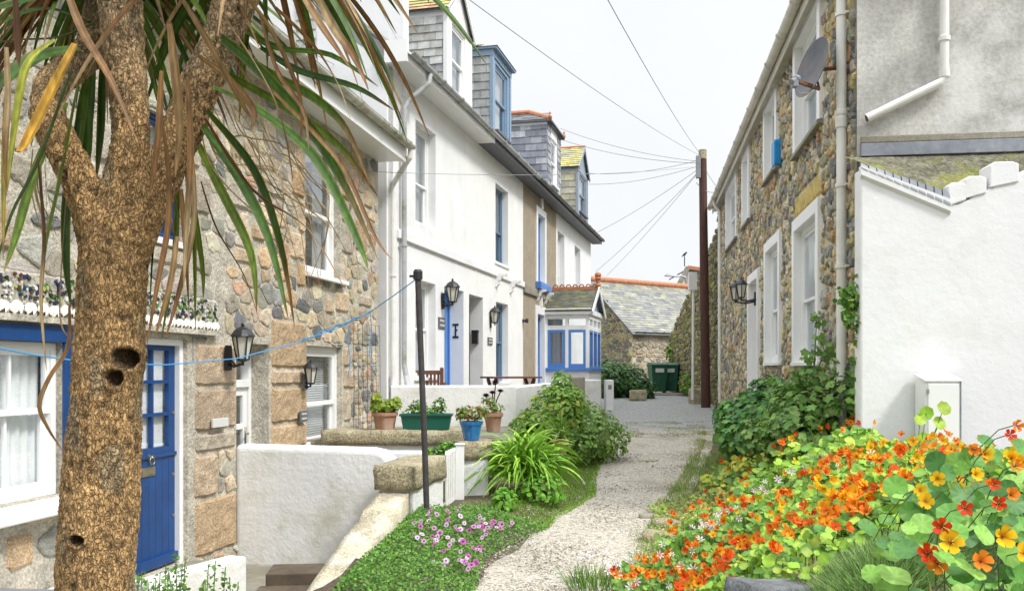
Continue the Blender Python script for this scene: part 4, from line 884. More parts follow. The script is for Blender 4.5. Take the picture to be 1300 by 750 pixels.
for z_ in (.1,h-.12): m = MB(); m.box(.005,.025,-.325,-.312,z_,z_+.035); m.build('hinge', 'grey_metal', mt)
m = MB(); m.box(w_-.005,w_+.004,-.31,-.04,.0,h); m.build('side_gap', 'lead', mt)
# ================================================================ WALL FIXTURES
def lantern(name, label, loc, rz, s=1.0, flat=False, group=None, arm=.14, plate='black_metal'):
    t = thing(name, label, 'lamp', loc, rz, group); S = Matrix.Scale(s,4); 
    m = MB(S); m.prism([(-.03,-.11),(.03,-.11),(.04,-.09),(.04,.09),(.03,.11),(-.03,.11),(-.04,.09),(-.04,-.09)], -.025, 0); m.build('mounting_plate', plate, t, bevel=.004)
    cy = -arm-.02
    if arm > .08:
        m = MB(S); m.tube([(0,-.02,-.05),(0,-arm*.5,-.075),(0,cy,-.05),(0,cy,-.02)], .012, 8); m.tube([(0,-.02,.0),(0,-.05,-.03),(0,-arm*.6,-.06)], .008, 8); m.build('bracket', 'black_metal', t, smooth=True)
    z0 = -.02
    m = MB(S); r0, r1, H = .05, .088, .20; n = 6
    for i in range(n):
        a = 2*math.pi*i/n; m.tube([(r0*math.cos(a), cy+r0*math.sin(a), z0), (r1*math.cos(a), cy+r1*math.sin(a), z0+H)], .007, 6)
    m.lathe([(0,-.05),(.014,-.045),(.01,-.02),(.03,-.01),(r0+.006,0),(r0+.006,.012),(0,.012)], (0,cy,z0), n); m.lathe([(r1+.004,0),(r1+.018,.005),(r1+.012,.02),(.07,.06),(.03,.085),(.012,.09),(.016,.11),(0,.13)], (0,cy,z0+H), 12 if not flat else 6)
    m.build('cage', 'black_metal', t)
    m = MB(S); m.lathe([(r0-.006,.013),(r1-.008,H-.001)], (0,cy,z0), 6); m.build('lamp_glass', 'lampglass', t); return t
p = F1.px(283,462); lantern('wall_lantern', 'black hexagonal lantern on the granite pier between the blue door and white door', F1.w(p[0],-.045,p[1]+.06), F1.a-.15, 1.12)
p = F1.px(381,488); lantern('wall_lantern', 'smaller black lantern on a pale bracket left of the blinded cottage window', F1.w(p[0]+.02,-.045,p[1]+.03), F1.a-.5, .88, plate='grey_metal', arm=.11)
p = F2.px(561,382); lantern('wall_lantern', 'black carriage lantern at the pale blue doorway of the white house', F2.w(p[0],0,p[1]), F2.a-.1, 1.3)
p = F2.px(622,405); lantern('wall_lantern', 'flat black coach lantern right of the open white doorway, above a plaque', F2.w(p[0],0,p[1]-.06), F2.a, 1.15, arm=.075)
pa = XR_(966)
for (pxx, oo, lb) in ((958,.28,'nearer of the two black lanterns beside the white door surround across the lane'),(946,.52,'outer of the two black lanterns on the dark stone wall, standing farther off it')):
    q = FR.px(pxx,378,-oo); lantern('wall_lantern', lb, FR.w(pa-.2 if oo<.4 else pa-.75, 0, 2.98), FR.a, 1.15, group='pair of lanterns on the dark stone house', arm=.26 if oo<.4 else .3)
def plaque(fr, px, py, w_, h_, label, off=0, mat='plaque', lines=2, name='house_name_plaque'):
    x, z = fr.px(px,py); t = thing(name, label, 'sign', fr.w(x,off,z), fr.a); m = MB(); m.box(-w_/2,w_/2,-.022,0,-h_/2,h_/2); m.build('board', mat, t, bevel=.004)
    m = MB(); rg = random.Random(int(px))
    for i in range(lines):
        zz = h_*(.22-.42*i) if lines > 1 else 0; x0 = -w_*.36
        while x0 < w_*.34:
            l = rg.uniform(.012,.022); m.box(x0,x0+l,-.0245,-.022,zz-h_*.09,zz+h_*.09); x0 += l+rg.uniform(.006,.012)
    if m.v: m.build('lettering', 'letter' if mat == 'plaque' else 'plaque', t)
    return t
plaque(F1, 272, 536, .30, .085, 'pale rectangular name board under the cottage lantern beside the blue door', off=-.05, mat='letter', lines=0)
plaque(F1, 379, 528, .20, .13, 'small grey slate name plaque on the granite pier by the blinded window', off=-.05)
plaque(F2, 560, 410, .36, .20, 'grey slate house name plaque left of the pale blue doorway')
plaque(F2, 621.5, 433, .36, .16, 'grey slate name plaque under the flat coach lantern')
# number 1 on the blue door's reveal, letter box in the next reveal, doorbell on the tan house
x = ad[1]; z_ = Z2(576,418)
m = MB(Matrix.Identity(4)); m.box(-.005,0,.10,.22,-.14,-.10); m.box(-.005,0,.10,.22,.10,.14); m.box(-.005,0,.145,.175,-.10,.10); m.box(-.005,0,.12,.145,.0,.03)
o = m.build('house_number', 'black_metal'); o.location = F2.w(x-.002,0,z_); o.rotation_euler = (0,0,F2.a); tag(o, 'dark numeral on the white reveal of the blue doorway', 'number')
m = MB(); m.box(-.10,-.001,.09,.21,-.13,.13); m.box(-.11,-.0,.08,.22,.10,.15); o = m.build('letter_box', 'black_metal', bevel=.006); o.location = F2.w(bd[1],0,Z2(604,427)); o.rotation_euler = (0,0,F2.a); tag(o, 'small black post box in the reveal of the second doorway', 'letter box')
x, z_ = F2.px(667,408); m = MB(); m.lathe([(0,0),(.05,.0),(.05,.02),(.025,.03),(.025,.05),(.05,.07),(.055,.14),(0,.14)], (0,0,0), 12, rot=Matrix.Rotation(R(90),3,'X')); o = m.build('spotlight', 'black_metal', smooth=False); o.location = F2.w(x-.3,0,z_); o.rotation_euler = (0,0,F2.a); tag(o, 'small black spotlight on the tan pebbledash', 'lamp')
# alarm box
x, z_ = FR.px(991,193,-.03); al = thing('alarm_box', 'bright blue alarm box on the dark stone wall beside an upper window', 'alarm box', FR.w(x-.1,-.0,z_), FR.a)
m = MB(); m.prism([(-.13,-.19),(.13,-.19),(.15,-.12),(.15,.15),(.12,.19),(-.12,.19),(-.15,.15),(-.15,-.12)], -.13, -.02); m.build('case', 'alarm', al, bevel=.015); m = MB(); m.box(-.1,.1,-.11,-.04,-.225,-.19); m.build('strobe', 'grey_metal', al)
# satellite dish
dc = W(1036,88,9.25); Nn = Vector((-.93,-.22,.26)).normalized(); q = Nn.to_track_quat('Z','Y').to_matrix()
sd = thing('satellite_dish', 'grey satellite dish with rusty arm on the dark stone wall above the lane', 'satellite dish', dc)
m = MB(); prof = [(i/10*.275, (i/10)**2*.055) for i in range(0,11)]; prof[0] = (.002,0); m.lathe(prof+[(.28,.058),(.275,.048)]+[(r_, z_-.008) for r_, z_ in prof[::-1]], (0,0,0), 40, rot=q @ Matrix.Diagonal((1.0,1.12,1))); m.build('reflector', 'dish', sd, smooth=True)
lnb = W(1009,102,9.0)-dc; foot = q @ Vector((0,-.30,.05))
foot = W(1040,113,9.2)-dc
m = MB(); m.bar(foot, lnb, .025, .035); m.tube([q @ Vector((0,0,-.01)), FR.w(SRE-.45,0,0)+Vector((0,0,dc.z+.05))-dc], .022, 8); m.tube([q @ Vector((0,-.05,-.01)), foot], .012, 6); m.build('arm', 'rust', sd)
d_ = (-lnb).normalized(); q2 = d_.to_track_quat('Z','Y').to_matrix(); m = MB(); m.lathe([(.0,-.07),(.028,-.07),(.028,-.0),(.042,.01),(.042,.05),(0,.055)], lnb, 14, rot=q2); m.cbox(lnb+Vector((-.0,0,-.04)), .05,.09,.06); m.build('receiver', 'grey_metal', sd)
m = MB(); pts = [lnb+Vector((0,0,-.06)), lnb+Vector((.05,0,-.13)), lnb+Vector((.15,.03,-.12)), foot]; m.tube(pts, .004, 6); m.build('cable', 'wire', sd)
m = MB(); a_ = FR.w(SRE-.45,0,dc.z+.05)-dc; m.cbox(a_, .14,.03,.2, rot=Matrix.Rotation(FR.a,3,'Z')); m.build('wall_plate', 'rust', sd)
# ================================================================ FAR OUTBUILDING, WALLS, POLE
cN = Vector((4.52,34)); dE = Vector((3.35,2.5)).normalized(); FO = Frame(cN.x, cN.y, dE.x, dE.y)
ob = thing('stone_outbuilding', 'low granite outbuilding with slate roof and terracotta ridge closing the lane', 'outbuilding')
LE = 9.0; ZEo = 3.12; hd = 2.45; ZRo = 5.2; z0 = .3
m = MB(); wall(m, 0, LE, z0, ZEo, [], .2)
GL = Matrix.Rotation(R(-90),4,'Z')
PO = [(.30,.26,.20),(.36,.32,.25),(.26,.23,.18),(.34,.27,.19),(.40,.36,.29)]
rubble(m, 0, 6, z0+.3, ZEo, [], .34, .17, PO, .012, .03, 1, 21)
g = MB(Matrix.Translation((0,2*hd,0)) @ GL); g.add([(0,0,z0),(2*hd,0,z0),(2*hd,0,ZEo),(hd,0,ZRo),(0,0,ZEo)], [(0,1,2,3,4)])
rubble(g, 0, 2*hd, z0+.3, ZRo, [], .30, .19, [(.22,.19,.14),(.28,.26,.15),(.18,.17,.13),(.34,.30,.14),(.25,.22,.19)], .015, .04, 1, 22, ztop=lambda x: ZEo+(ZRo-ZEo)*(1-abs(x-hd)/hd)-.1)
m.add(g.v, g.f, 0, cols=g.c); m.m[-len(g.m):] = g.m
m.add([(LE,0,z0),(LE,2*hd,z0),(LE,2*hd,ZEo),(LE,0,ZEo)], [(0,1,2,3)]); m.add([(0,2*hd,z0),(LE,2*hd,z0),(LE,2*hd,ZEo),(0,2*hd,ZEo)], [(0,1,2,3)])
m.build('wall', ['mortar2','stone'], ob)
ang = math.atan2(ZRo-ZEo, hd); Lr = math.hypot(ZRo-ZEo, hd)+.25
PG = [(.20,.205,.20),(.25,.25,.235),(.17,.175,.175),(.27,.27,.22),(.23,.235,.20),(.30,.29,.21)]
m = MB(Matrix.Translation((-.15,-.2,ZEo-.15)) @ Matrix.Rotation(ang-math.pi/2,4,'X')); slates(m, 0, LE+.2, 0, Lr, .34, .155, PG, seed=31); m.box(0,LE+.2,0,.04,0,Lr,0,(.1,.1,.1))
m2 = MB(Matrix.Translation((LE+.05,2*hd+.2,ZEo-.15)) @ Matrix.Rotation(math.pi,4,'Z') @ Matrix.Rotation(ang-math.pi/2,4,'X')); m2.box(0,LE+.2,0,.04,0,Lr,0,(.2,.2,.2)); m.xf = None; m.add(m2.v, m2.f, 0, cols=m2.c); m.build('roof', 'slate', ob)
m = MB(); x = -.15
while x < LE: m.tube([(x,hd,ZRo+.08),(x+.44,hd,ZRo+.085)], .12, 8); x += .45
m.build('ridge_tiles', 'terracotta', ob); gutter(ob, -.1, 4.2, -.24, ZEo-.02, .06, 'black_gutter'); pipe(ob, [(3.9,-.2,ZEo),(3.9,-.06,ZEo-.3),(3.9,-.06,.8)], .04, 'black_gutter')
ob.location = (cN.x,cN.y,z0); ob.rotation_euler = (0,0,FO.a)
for ch in ob.children: ch.location.z -= z0
# mossy boundary wall stepping up toward the pole
MO = [(.16,.14,.08),(.22,.19,.09),(.26,.24,.08),(.13,.12,.09),(.30,.25,.14),(.18,.20,.06)]
def rwall(name, label, p0, p1, tops, th, pal, mat='mortar2', sx=.24, sz=.16, h=.05, z0=.2, cat='wall', back=True, seed=40):
    fr = Frame(p0[0],p0[1],p1[0]-p0[0],p1[1]-p0[1]); L_ = math.dist(p0,p1); m = MB()
    poly = [(0,z0)]+[(L_,z0)]+[(L_*t, z) for t, z in tops[::-1]]; m.prism(poly, 0, th)
    tp = lambda x: interp([(L_*t,z) for t,z in tops], x)
    rubble(m, 0, L_, z0, max(z for _, z in tops), [], sx, sz, pal, .012, h, 1, seed, ztop=lambda x: tp(x)-.04)
    if back:
        g = MB(Matrix.Translation((L_,th,0)) @ Matrix.Rotation(math.pi,4,'Z')); rubble(g, 0, L_, z0, max(z for _, z in tops), [], sx*1.3, sz*1.3, pal, .012, h, 1, seed+1, ztop=lambda x: tp(L_-x)-.04); m.add(g.v,g.f,1,cols=g.c)
    o = m.build(name, [mat,'stone']); o.location = (p0[0],p0[1],0); o.rotation_euler = (0,0,fr.a); o['h'] = 0
    del o['h']; return tag(o, label, cat)
rwall('boundary_wall', 'mossy rubble wall rising behind the green bins', W(850,0,33.5).xy, W(890,0,29).xy, [(0,2.9),(.3,3.5),(.6,4.2),(1,4.7)], .4, MO)
rwall('boundary_wall', 'tall ivy-stained rubble wall at the end of the dark stone house', W(889,0,29).xy, (5.72,25.1), [(0,4.7),(.4,5.2),(1,5.6)], .4, MO, seed=50)
# low slab, kerb stone, plinth by the bins
m = MB(); m.box(4.3,6.4,30.5,32.8,.7,.86); tag(m.build('bin_plinth', 'concrete', bevel=.02), 'low concrete plinth carrying the two green bins', 'plinth')
m = MB(); m.cbox((W(885,0,26.5).x, 26.5, .85), .42,.4,.55, rot=Matrix.Rotation(.15,3,'Z')); tag(m.build('stone_block', 'lichened' if False else 'lichen', bevel=.05), 'squared granite block at the foot of the telegraph pole', 'stone')
# bins
def bin_(loc, rz, label):
    t = thing('wheelie_bin', label, 'bin', loc, rz, 'green wheelie bins at the lane end'); m = MB()
    b0, b1 = [(-.22,-.24),(.22,-.24),(.22,.20),(-.22,.20)], [(-.285,-.34),(.285,-.34),(.285,.30),(-.285,.30)]
    vs = [(x,y,.06) for x,y in b0]+[(x,y,.93) for x,y in b1]+[(x*1.05,y*1.05,.93) for x,y in b1]+[(x*1.05,y*1.05,.98) for x,y in b1]
    m.add(vs, [(3,2,1,0)]+[(i,(i+1)%4,4+(i+1)%4,4+i) for i in range(4)]+[(4+i,4+(i+1)%4,8+(i+1)%4,8+i) for i in range(4)]+[(8+i,8+(i+1)%4,12+(i+1)%4,12+i) for i in range(4)]+[(12,13,14,15)])
    m.box(-.03,.03,-.31,-.27,.35,.85); m.build('body', 'bin', t, bevel=.012)
    m = MB(); m.add([(-.31,-.38,.985),(.31,-.38,.985),(.31,.34,.985),(-.31,.34,.985),(-.25,-.30,1.05),(.25,-.30,1.05),(.25,.30,1.07),(-.25,.30,1.07)], [(3,2,1,0),(4,5,6,7),(0,1,5,4),(1,2,6,5),(2,3,7,6),(3,0,4,7)]); m.tube([(-.27,.37,1.0),(.27,.37,1.0)], .02, 8); m.build('lid', 'bin', t, bevel=.012)
    for s in (-1,1): m = MB(); m.lathe([(.0,0),(.1,0),(.1,.05),(0,.05)], (s*.25-(.05 if s<0 else 0),.22,.1), 16, rot=Matrix.Rotation(R(90),3,'Y')); m.build('wheel', 'black_metal', t)
    m = MB(); m.box(-.15,.15,-.336,-.325,.72,.86); o = m.build('label_panel', 'letter', t); return t
bin_((W(834.5,0,31.6).x,31.6,.86), .1, 'left green wheelie bin with white label on the concrete plinth'); bin_((W(853,0,32.1).x,32.1,.86), -.35, 'right green wheelie bin turned slightly against the mossy wall')
# pole
bx = W(896,512,25); tx = W(892,192,25.0)
tp = thing('telegraph_pole', 'dark brown telegraph pole with a grey terminal box near its top', 'pole', bx)
v = tx-bx; m = MB(); m.tube([Vector((0,0,-.2))]+[v*t for t in (0,.25,.5,.75,1)], [.135,.13,.125,.12,.11,.105], 14); m.build('shaft', 'pole', tp, smooth=False)
m = MB(); m.cbox(v+Vector((-.13,-.05,-.45)), .12,.12,.62); m.build('terminal_box', 'grey_metal', tp, bevel=.01)
m = MB(); m.lathe([(.107,0),(.112,0),(.112,.25),(.0,.26)], v+Vector((0,0,-.22)), 12); m.build('cap', 'lichen', tp)
m = MB(); m.tube([Vector((-.3,.3,.1)),Vector((-.28,.3,3.2))], .04, 8); m.box(-.42,-.2,.2,.34,3.15,3.65); m.build('service_pipe', 'pipe', tp)
# cables
top = tx+Vector((0,0,-.25)); wires = []
def wire(a, b, sag, r=.008, label='', grp='overhead cables from the telegraph pole'):
    a, b = Vector(a), Vector(b); m = MB(); pts = [a.lerp(b,t)+Vector((0,0,-4*sag*t*(1-t))) for t in np.linspace(0,1,18)]
    m.tube([p-a for p in pts], r*.8, 5); o = m.build('overhead_cable', 'wire'); o.location = a; tag(o, label, 'cable', grp)
T = lambda dz: tx+Vector((-.05,-.05,-dz))
wire(W(585,-8,9), T(.15), .1, .006, 'thin cable coming from the top of the sky beside the slate dormer')
wire(W(766,-10,9), T(.12), .1, .006, 'cable dropping steeply from the top centre of the sky')
wire(W(711,163,28), T(.3), .15, .010, 'cable from the hipped slate dormer to the pole, upper of two')
wire(W(711,177,28), T(.35), .15, .010, 'cable from the hipped slate dormer to the pole, lower of two')
wire(W(745,220,32.5), T(.25), .15, .010, 'cable from the farthest dormer, higher one')
wire(W(746,234,32.5), T(.4), .15, .010, 'cable from the farthest dormer, lower one')
wire(W(752,298,33), T(.45), .1, .009, 'cable from the end of the black gutter up to the pole')
wire(W(756,345,34), T(.5), .1, .009, 'steep cable from above the porch up to the pole')
wire(W(770,350,42), T(.5), .1, .009, 'steepest cable, from behind the outbuilding roof up to the pole')
wire(W(382,60,13.0), W(705,178,25.0)+Vector((0,0,0)), .3, .006, 'cable crossing from the white gable along the gutter to the dormers', 'cables strung along the white houses')
wire(W(468,218,12.9), W(880,212,24.9), .12, .006, 'level cable crossing the white wall from the cottage corner to the pole', 'cables strung along the white houses')
wire(W(884,274-42,25), W(912,243,24.8), .12, .012, 'short looping cable from the pole to the dark stone house')
wire(T(.3), W(912,240,25.2), .05, .008, 'short straight cable from pole top to the eaves of the dark stone house')
# street lamp + white gable house beyond + bird
sl = thing('street_lamp', 'grey street lamp head on an arm behind the slate roof', 'street lamp', W(872,520,42)); base = W(872,520,42)
m = MB(); m.tube([Vector((0,0,-.5)), W(872,362,42)-base, W(870,352,42)-base, W(864,350,42)-base], .05, 8); m.build('column', 'grey_metal', sl)
hd_ = W(857,351,42)-base; m = MB(); m.add([(hd_.x+.25,hd_.y-.1,hd_.z-.04),(hd_.x-.5,hd_.y-.15,hd_.z+.02),(hd_.x-.5,hd_.y+.15,hd_.z+.02),(hd_.x+.25,hd_.y+.1,hd_.z-.04),(hd_.x+.25,hd_.y-.06,hd_.z+.05),(hd_.x-.4,hd_.y-.1,hd_.z+.13),(hd_.x-.4,hd_.y+.1,hd_.z+.13),(hd_.x+.25,hd_.y+.06,hd_.z+.05)], [(3,2,1,0),(4,5,6,7),(0,1,5,4),(1,2,6,5),(2,3,7,6),(3,0,4,7)]); m.build('lamp_head', 'grey_metal', sl, bevel=.02)
fh = thing('far_house', 'white gabled house end with slate roof peeping over the outbuilding', 'house', W(878,480,52)); b0 = W(878,480,52); K = 52/FPX
m = MB(); m.prism([(-16*K,-1),(13*K,-1),(13*K,(480-358)*K),(-6*K,(480-343)*K),(-16*K,(480-358)*K)], 0, 6); m.build('wall', 'white_wall', fh)
m = MB(); m.add([(-6*K,-.2,139*K),(14*K,-.2,136*K),(24*K,-.2,112*K),(8*K,-.2,112*K),(-6*K,6,139*K),(14*K,6,136*K),(24*K,6,112*K),(8*K,6,112*K)], [(0,1,2,3),(4,7,6,5),(0,4,5,1),(1,5,6,2),(2,6,7,3),(3,7,4,0)]); m.bar((-20*K,-.3,114*K),(-6*K,-.3,140*K),.2,.25,1); m.bar((-6*K,-.25,140*K),(14*K,-.25,137*K),.2,.2,2); m.build('roof', [pmslate,'concrete','terracotta'], fh)
bi = W(869,338,51.8); m = MB(); m.tube([(0,0,0),(0,0,.55)], .03, 6); o = m.build('finial', 'black_metal'); o.location = bi; tag(o, 'thin finial on the far white gable', 'finial')
m = MB(); m.tube([(-.16,0,.02),(-.1,0,.08),(0,0,.15),(.07,0,.24),(.11,0,.27),(.17,0,.26)], [.012,.035,.075,.05,.05,.008], 10); m.tube([(0,0,.0),(0,0,.1)], .012, 5); o = m.build('bird', 'black_metal', smooth=True); o.location = bi+Vector((0,0,.52)); tag(o, 'dark bird perched on the finial against the sky', 'bird')
# ================================================================ TERRACE, GARDEN WALLS, FURNITURE
fx = lambda y: -5.25+.246*y
m = MB(); m.slab([(fx(11.2)-.2,11.15),(.02,11.15),(.0,13.8),(1.98,24.8),(fx(24.8)-.1,24.8)], .0, TF); tag(m.build('terrace', 'concrete'), 'raised paved strip in front of the white houses', 'terrace', kind='structure')
def slabwall(name, label, pts, z0, z1, th, mat='white_low', cat='wall', bev=.05, taper=None):
    """vertical wall along pts (camera-facing side listed left to right)"""
    L_ = []; Rr = []
    for i, p in enumerate(pts):
        a = Vector(pts[max(i-1,0)]); b = Vector(pts[min(i+1,len(pts)-1)]); d = (b-a).normalized(); n = Vector((-d.y,d.x)); L_.append(Vector(p)); Rr.append(Vector(p)+n*th)
    poly = [tuple(q) for q in L_]+[tuple(q) for q in Rr[::-1]]; c = Vector(poly[0])
    m = MB(); m.slab([(x-c.x,y-c.y) for x,y in poly], 0, z1-z0); o = m.build(name, mat, bevel=bev); o.location = (c.x,c.y,z0)
    if bev: o.modifiers['bevel'].segments = 4
    return tag(o, label, cat)
ga = (fx(13.75)+.02, 13.75)
slabwall('garden_wall', 'low white garden wall in front of the bench', [ga, (.06,13.80)], .5, 1.42, .22, bev=.03)
slabwall('garden_wall', 'long white garden wall along the lane behind the leafy bushes', [(.06,13.83),(1.0,19.0),(1.9,23.9)], .4, 1.40, .22, bev=.03)
m = MB(); m.cbox((W(732,0,20.6).x,20.6,.95), .34,.5,1.12); tag(m.build('gate_pillar', 'concrete', bevel=.03), 'squat grey rendered pillar behind the bushes by the porch', 'pillar')
m = MB(); m.cbox((W(750,0,22.3).x,22.3,.95), .42,1.0,.95); tag(m.build('gate_pillar', 'white_low', bevel=.03), 'large white block pillar below the porch windows', 'pillar')
vb = thing('vent_cabinet', 'white cabinet with a small grey vent beside the porch corner', 'cabinet', (W(772.5,0,24).x,24,.55)); m = MB(); m.box(-.09,.12,-.2,.3,0,.85); m.build('case', 'white_paint', vb, bevel=.02); m = MB(); m.box(-.03,.06,-.21,-.2,.6,.72); m.build('vent', 'grey_metal', vb)
# cross wall of the sunken yard
cw0 = Vector((-2.80,9.12)); cw1 = Vector((-1.14,8.82)); d = (cw1-cw0); Lw = d.length
m = MB(); n = 14; prof = [(0,.89-.0)]
poly = [(0,-.35),(Lw,-.35),(Lw,.66),(Lw-.04,.78),(Lw-.12,.86),(Lw-.25,.885),(0,.905)]
m.prism(poly, 0, .24); o = m.build('courtyard_wall', 'white_low', bevel=.06); o.modifiers['bevel'].segments = 4; o.location = (cw0.x,cw0.y,0); o.rotation_euler = (0,0,math.atan2(d.y,d.x)); tag(o, 'waist high whitewashed yard wall in front of the granite cottage', 'wall')
# garden wall with granite cap and sloping ramp
p0 = Vector((-1.06,8.25)); p1 = Vector((-.86,9.25)); dv = (p1-p0).normalized(); fw = Frame(p0.x,p0.y,dv.x,dv.y); Lg = (p1-p0).length
gw = thing('garden_wall', 'whitewashed stub wall with lichened granite cap and sloping end by the iron post', 'wall', fw.w(0,0,0), fw.a)
m = MB(); m.box(0,Lg,-.17,.17,-.35,.58); n_ = 8
m.build('wall', 'white_rough', gw, bevel=.03)
def rough_block(mb, L0, L1, w, zf0, zf1, mat=0, seed=0, sub=(14,5,4)):
    """lumpy block: zf0/zf1 bottom/top functions of x"""
    vs = []; nx_, ny_, nz_ = sub; idx = {}
    def P(i,j,k):
        if (i,j,k) in idx: return idx[i,j,k]
        x = lerp(L0,L1,i/nx_); y = lerp(-w/2,w/2,j/ny_); z = lerp(zf0(x),zf1(x),k/nz_)
        nn = noise.noise_vector(Vector((x*5+seed,y*5,z*5)))*.015+noise.noise_vector(Vector((x*16+seed,y*16,z*16)))*.008; e = 0
        c = Vector(((L0+L1)/2,0,(zf0(x)+zf1(x))/2)); q = Vector((x,y,z)); ex = sum((i in (0,nx_), j in (0,ny_), k in (0,nz_)))
        if ex >= 2: q = q.lerp(Vector((min(max(x,L0+.03),L1-.03), min(max(y,-w/2+.03),w/2-.03), z+(.02 if k == 0 else -.02 if k == nz_ else 0))), .3)
        idx[i,j,k] = len(vs); vs.append(tuple(q+nn)); return idx[i,j,k]
    fs = []
    for i in range(nx_):
        for j in range(ny_): fs += [(P(i,j,0),P(i,j+1,0),P(i+1,j+1,0),P(i+1,j,0)), (P(i,j,nz_),P(i+1,j,nz_),P(i+1,j+1,nz_),P(i,j+1,nz_))]
        for k in range(nz_): fs += [(P(i,0,k),P(i+1,0,k),P(i+1,0,k+1),P(i,0,k+1)), (P(i,ny_,k),P(i,ny_,k+1),P(i+1,ny_,k+1),P(i+1,ny_,k))]
    for j in range(ny_):
        for k in range(nz_): fs += [(P(0,j,k),P(0,j,k+1),P(0,j+1,k+1),P(0,j+1,k)), (P(nx_,j,k),P(nx_,j+1,k),P(nx_,j+1,k+1),P(nx_,j,k+1))]
    mb.add(vs, fs, mat)
m = MB(); rough_block(m, -.06, Lg+.04, .40, lambda x: .56, lambda x: .79, 0); m.build('capstone', 'lichen', gw, smooth=True)
m = MB(); rough_block(m, -2.05, -.02, .30, lambda x: -.36, lambda x: interp([(-2.05,-.12),(-1.9,-.05),(-.75,.34),(-.6,.36),(-.55,.42),(-.02,.55)], x)); mo = m.build('sloping_end', pm('limewashed_granite', (.52,.46,.33), .95, var=.3, vscale=5, fine=.3, fscale=50, bump=.9, bscale=24, bdist=.03, stain=(.72,.70,.62), stain_amt=.8, stain_scale=3), gw, smooth=True)
# gate pillar, picket gate, ledge
pc = W(598,0,10.05); px0 = thing('gate_pillar', 'white rubble pillar with granite cap carrying the blue pot', 'pillar', (pc.x+.03,pc.y+.1,-.1))
m = MB(); rough_block(m, -.17, .17, .34, lambda x: 0, lambda x: .78, 0, seed=4, sub=(5,5,8)); m.build('shaft', 'white_rough', px0, smooth=True); m = MB(); rough_block(m, -.19, .2, .40, lambda x: .77, lambda x: .97, 0, seed=9, sub=(6,6,3)); m.build('capstone', 'lichen', px0, smooth=True)
gt = thing('picket_gate', 'small white picket gate standing open between wall cap and pillar', 'gate', W(566,0,9.35).xy.to_3d()); gt.location.z = .02; e = W(578,0,9.85)-W(566,0,9.35); gt.rotation_euler = (0,0,math.atan2(e.y,e.x)); Lk = Vector((e.x,e.y)).length
for i in range(5): 
    m = MB(); x = i*Lk/4.6; m.prism([(x,0.04),(x+.06,.04),(x+.06,.76),(x+.03,.80),(x,.76)], -.01, .01); m.build('picket', 'white_low', gt, bevel=.004)
m = MB(); m.box(0,Lk+.05,.012,.04,.18,.25); m.box(0,Lk+.05,.012,.04,.58,.65); m.build('rail', 'white_low', gt)
m = MB(); gp_ = W(584,0,9.85)
m.box(-.045,.045,-.045,.045,0,.84); m.box(-.055,.055,-.055,.055,.84,.86); o = m.build('gate_post', 'white_paint', bevel=.006); o.location = (gp_.x,gp_.y,0); tag(o, 'slim white post between the picket gate and the pillar', 'post')
lg = thing('planter_wall', 'white wall with long granite ledge carrying the pots by the cottage corner', 'wall', (-2.32,11.0,-.35)); m = MB(); m.box(0,1.85,.02,.34,0,1.1); m.build('wall', 'white_low', lg); m = MB(Matrix.Translation((.93,.18,0))); rough_block(m, -.94, .94, .42, lambda x: 1.09, lambda x: 1.275, 0, seed=14, sub=(22,5,3)); m.build('ledge', 'lichen', lg, smooth=True)
slabwall('low_wall', 'small white ledge wall behind the rounded yard wall', [W(452,0,10.3).xy, W(536,0,10.3).xy], -.35, .73, .16, bev=.03)
# low white wall by the doors, left slab and yard step
def sw(a, b): return Vector((a.x,a.y)), Vector((b.x,b.y))
slabwall('low_wall', 'knee high whitewashed wall below the blue door, right of the palm trunk', [W(190,0,6.5).xy, (-2.17,7.42)], -.35, .13, .18, bev=.02)
slabwall('low_wall', 'whitewashed ledge under the lace curtained window, left of the palm trunk', [(-3.3,4.6), (-2.72,6.5)], -.35, .13, .45, bev=.015)
m = MB(); m.box(0,1.1,0,.75,0,.04); m.box(.03,.09,.03,.09,-.5,0); m.box(.03,.09,.65,.7,-.5,0); m.box(1.0,1.06,.03,.09,-.5,0); o = m.build('garden_table', 'grey_metal', bevel=.004); o.location = (-3.45,4.75,.30); o.rotation_euler = (0,0,-.1); tag(o, 'corner of a grey slab table at the lower left edge', 'table')
m = MB(); m.box(0,.62,0,.4,0,.12); m.box(.05,.62,.4,.8,0,.22); o = m.build('wooden_step', 'timber', bevel=.01); o.location = (-2.12,7.35,-.31); o.rotation_euler = (0,0,.1); tag(o, 'dark wooden steps at the end of the low white wall', 'steps')
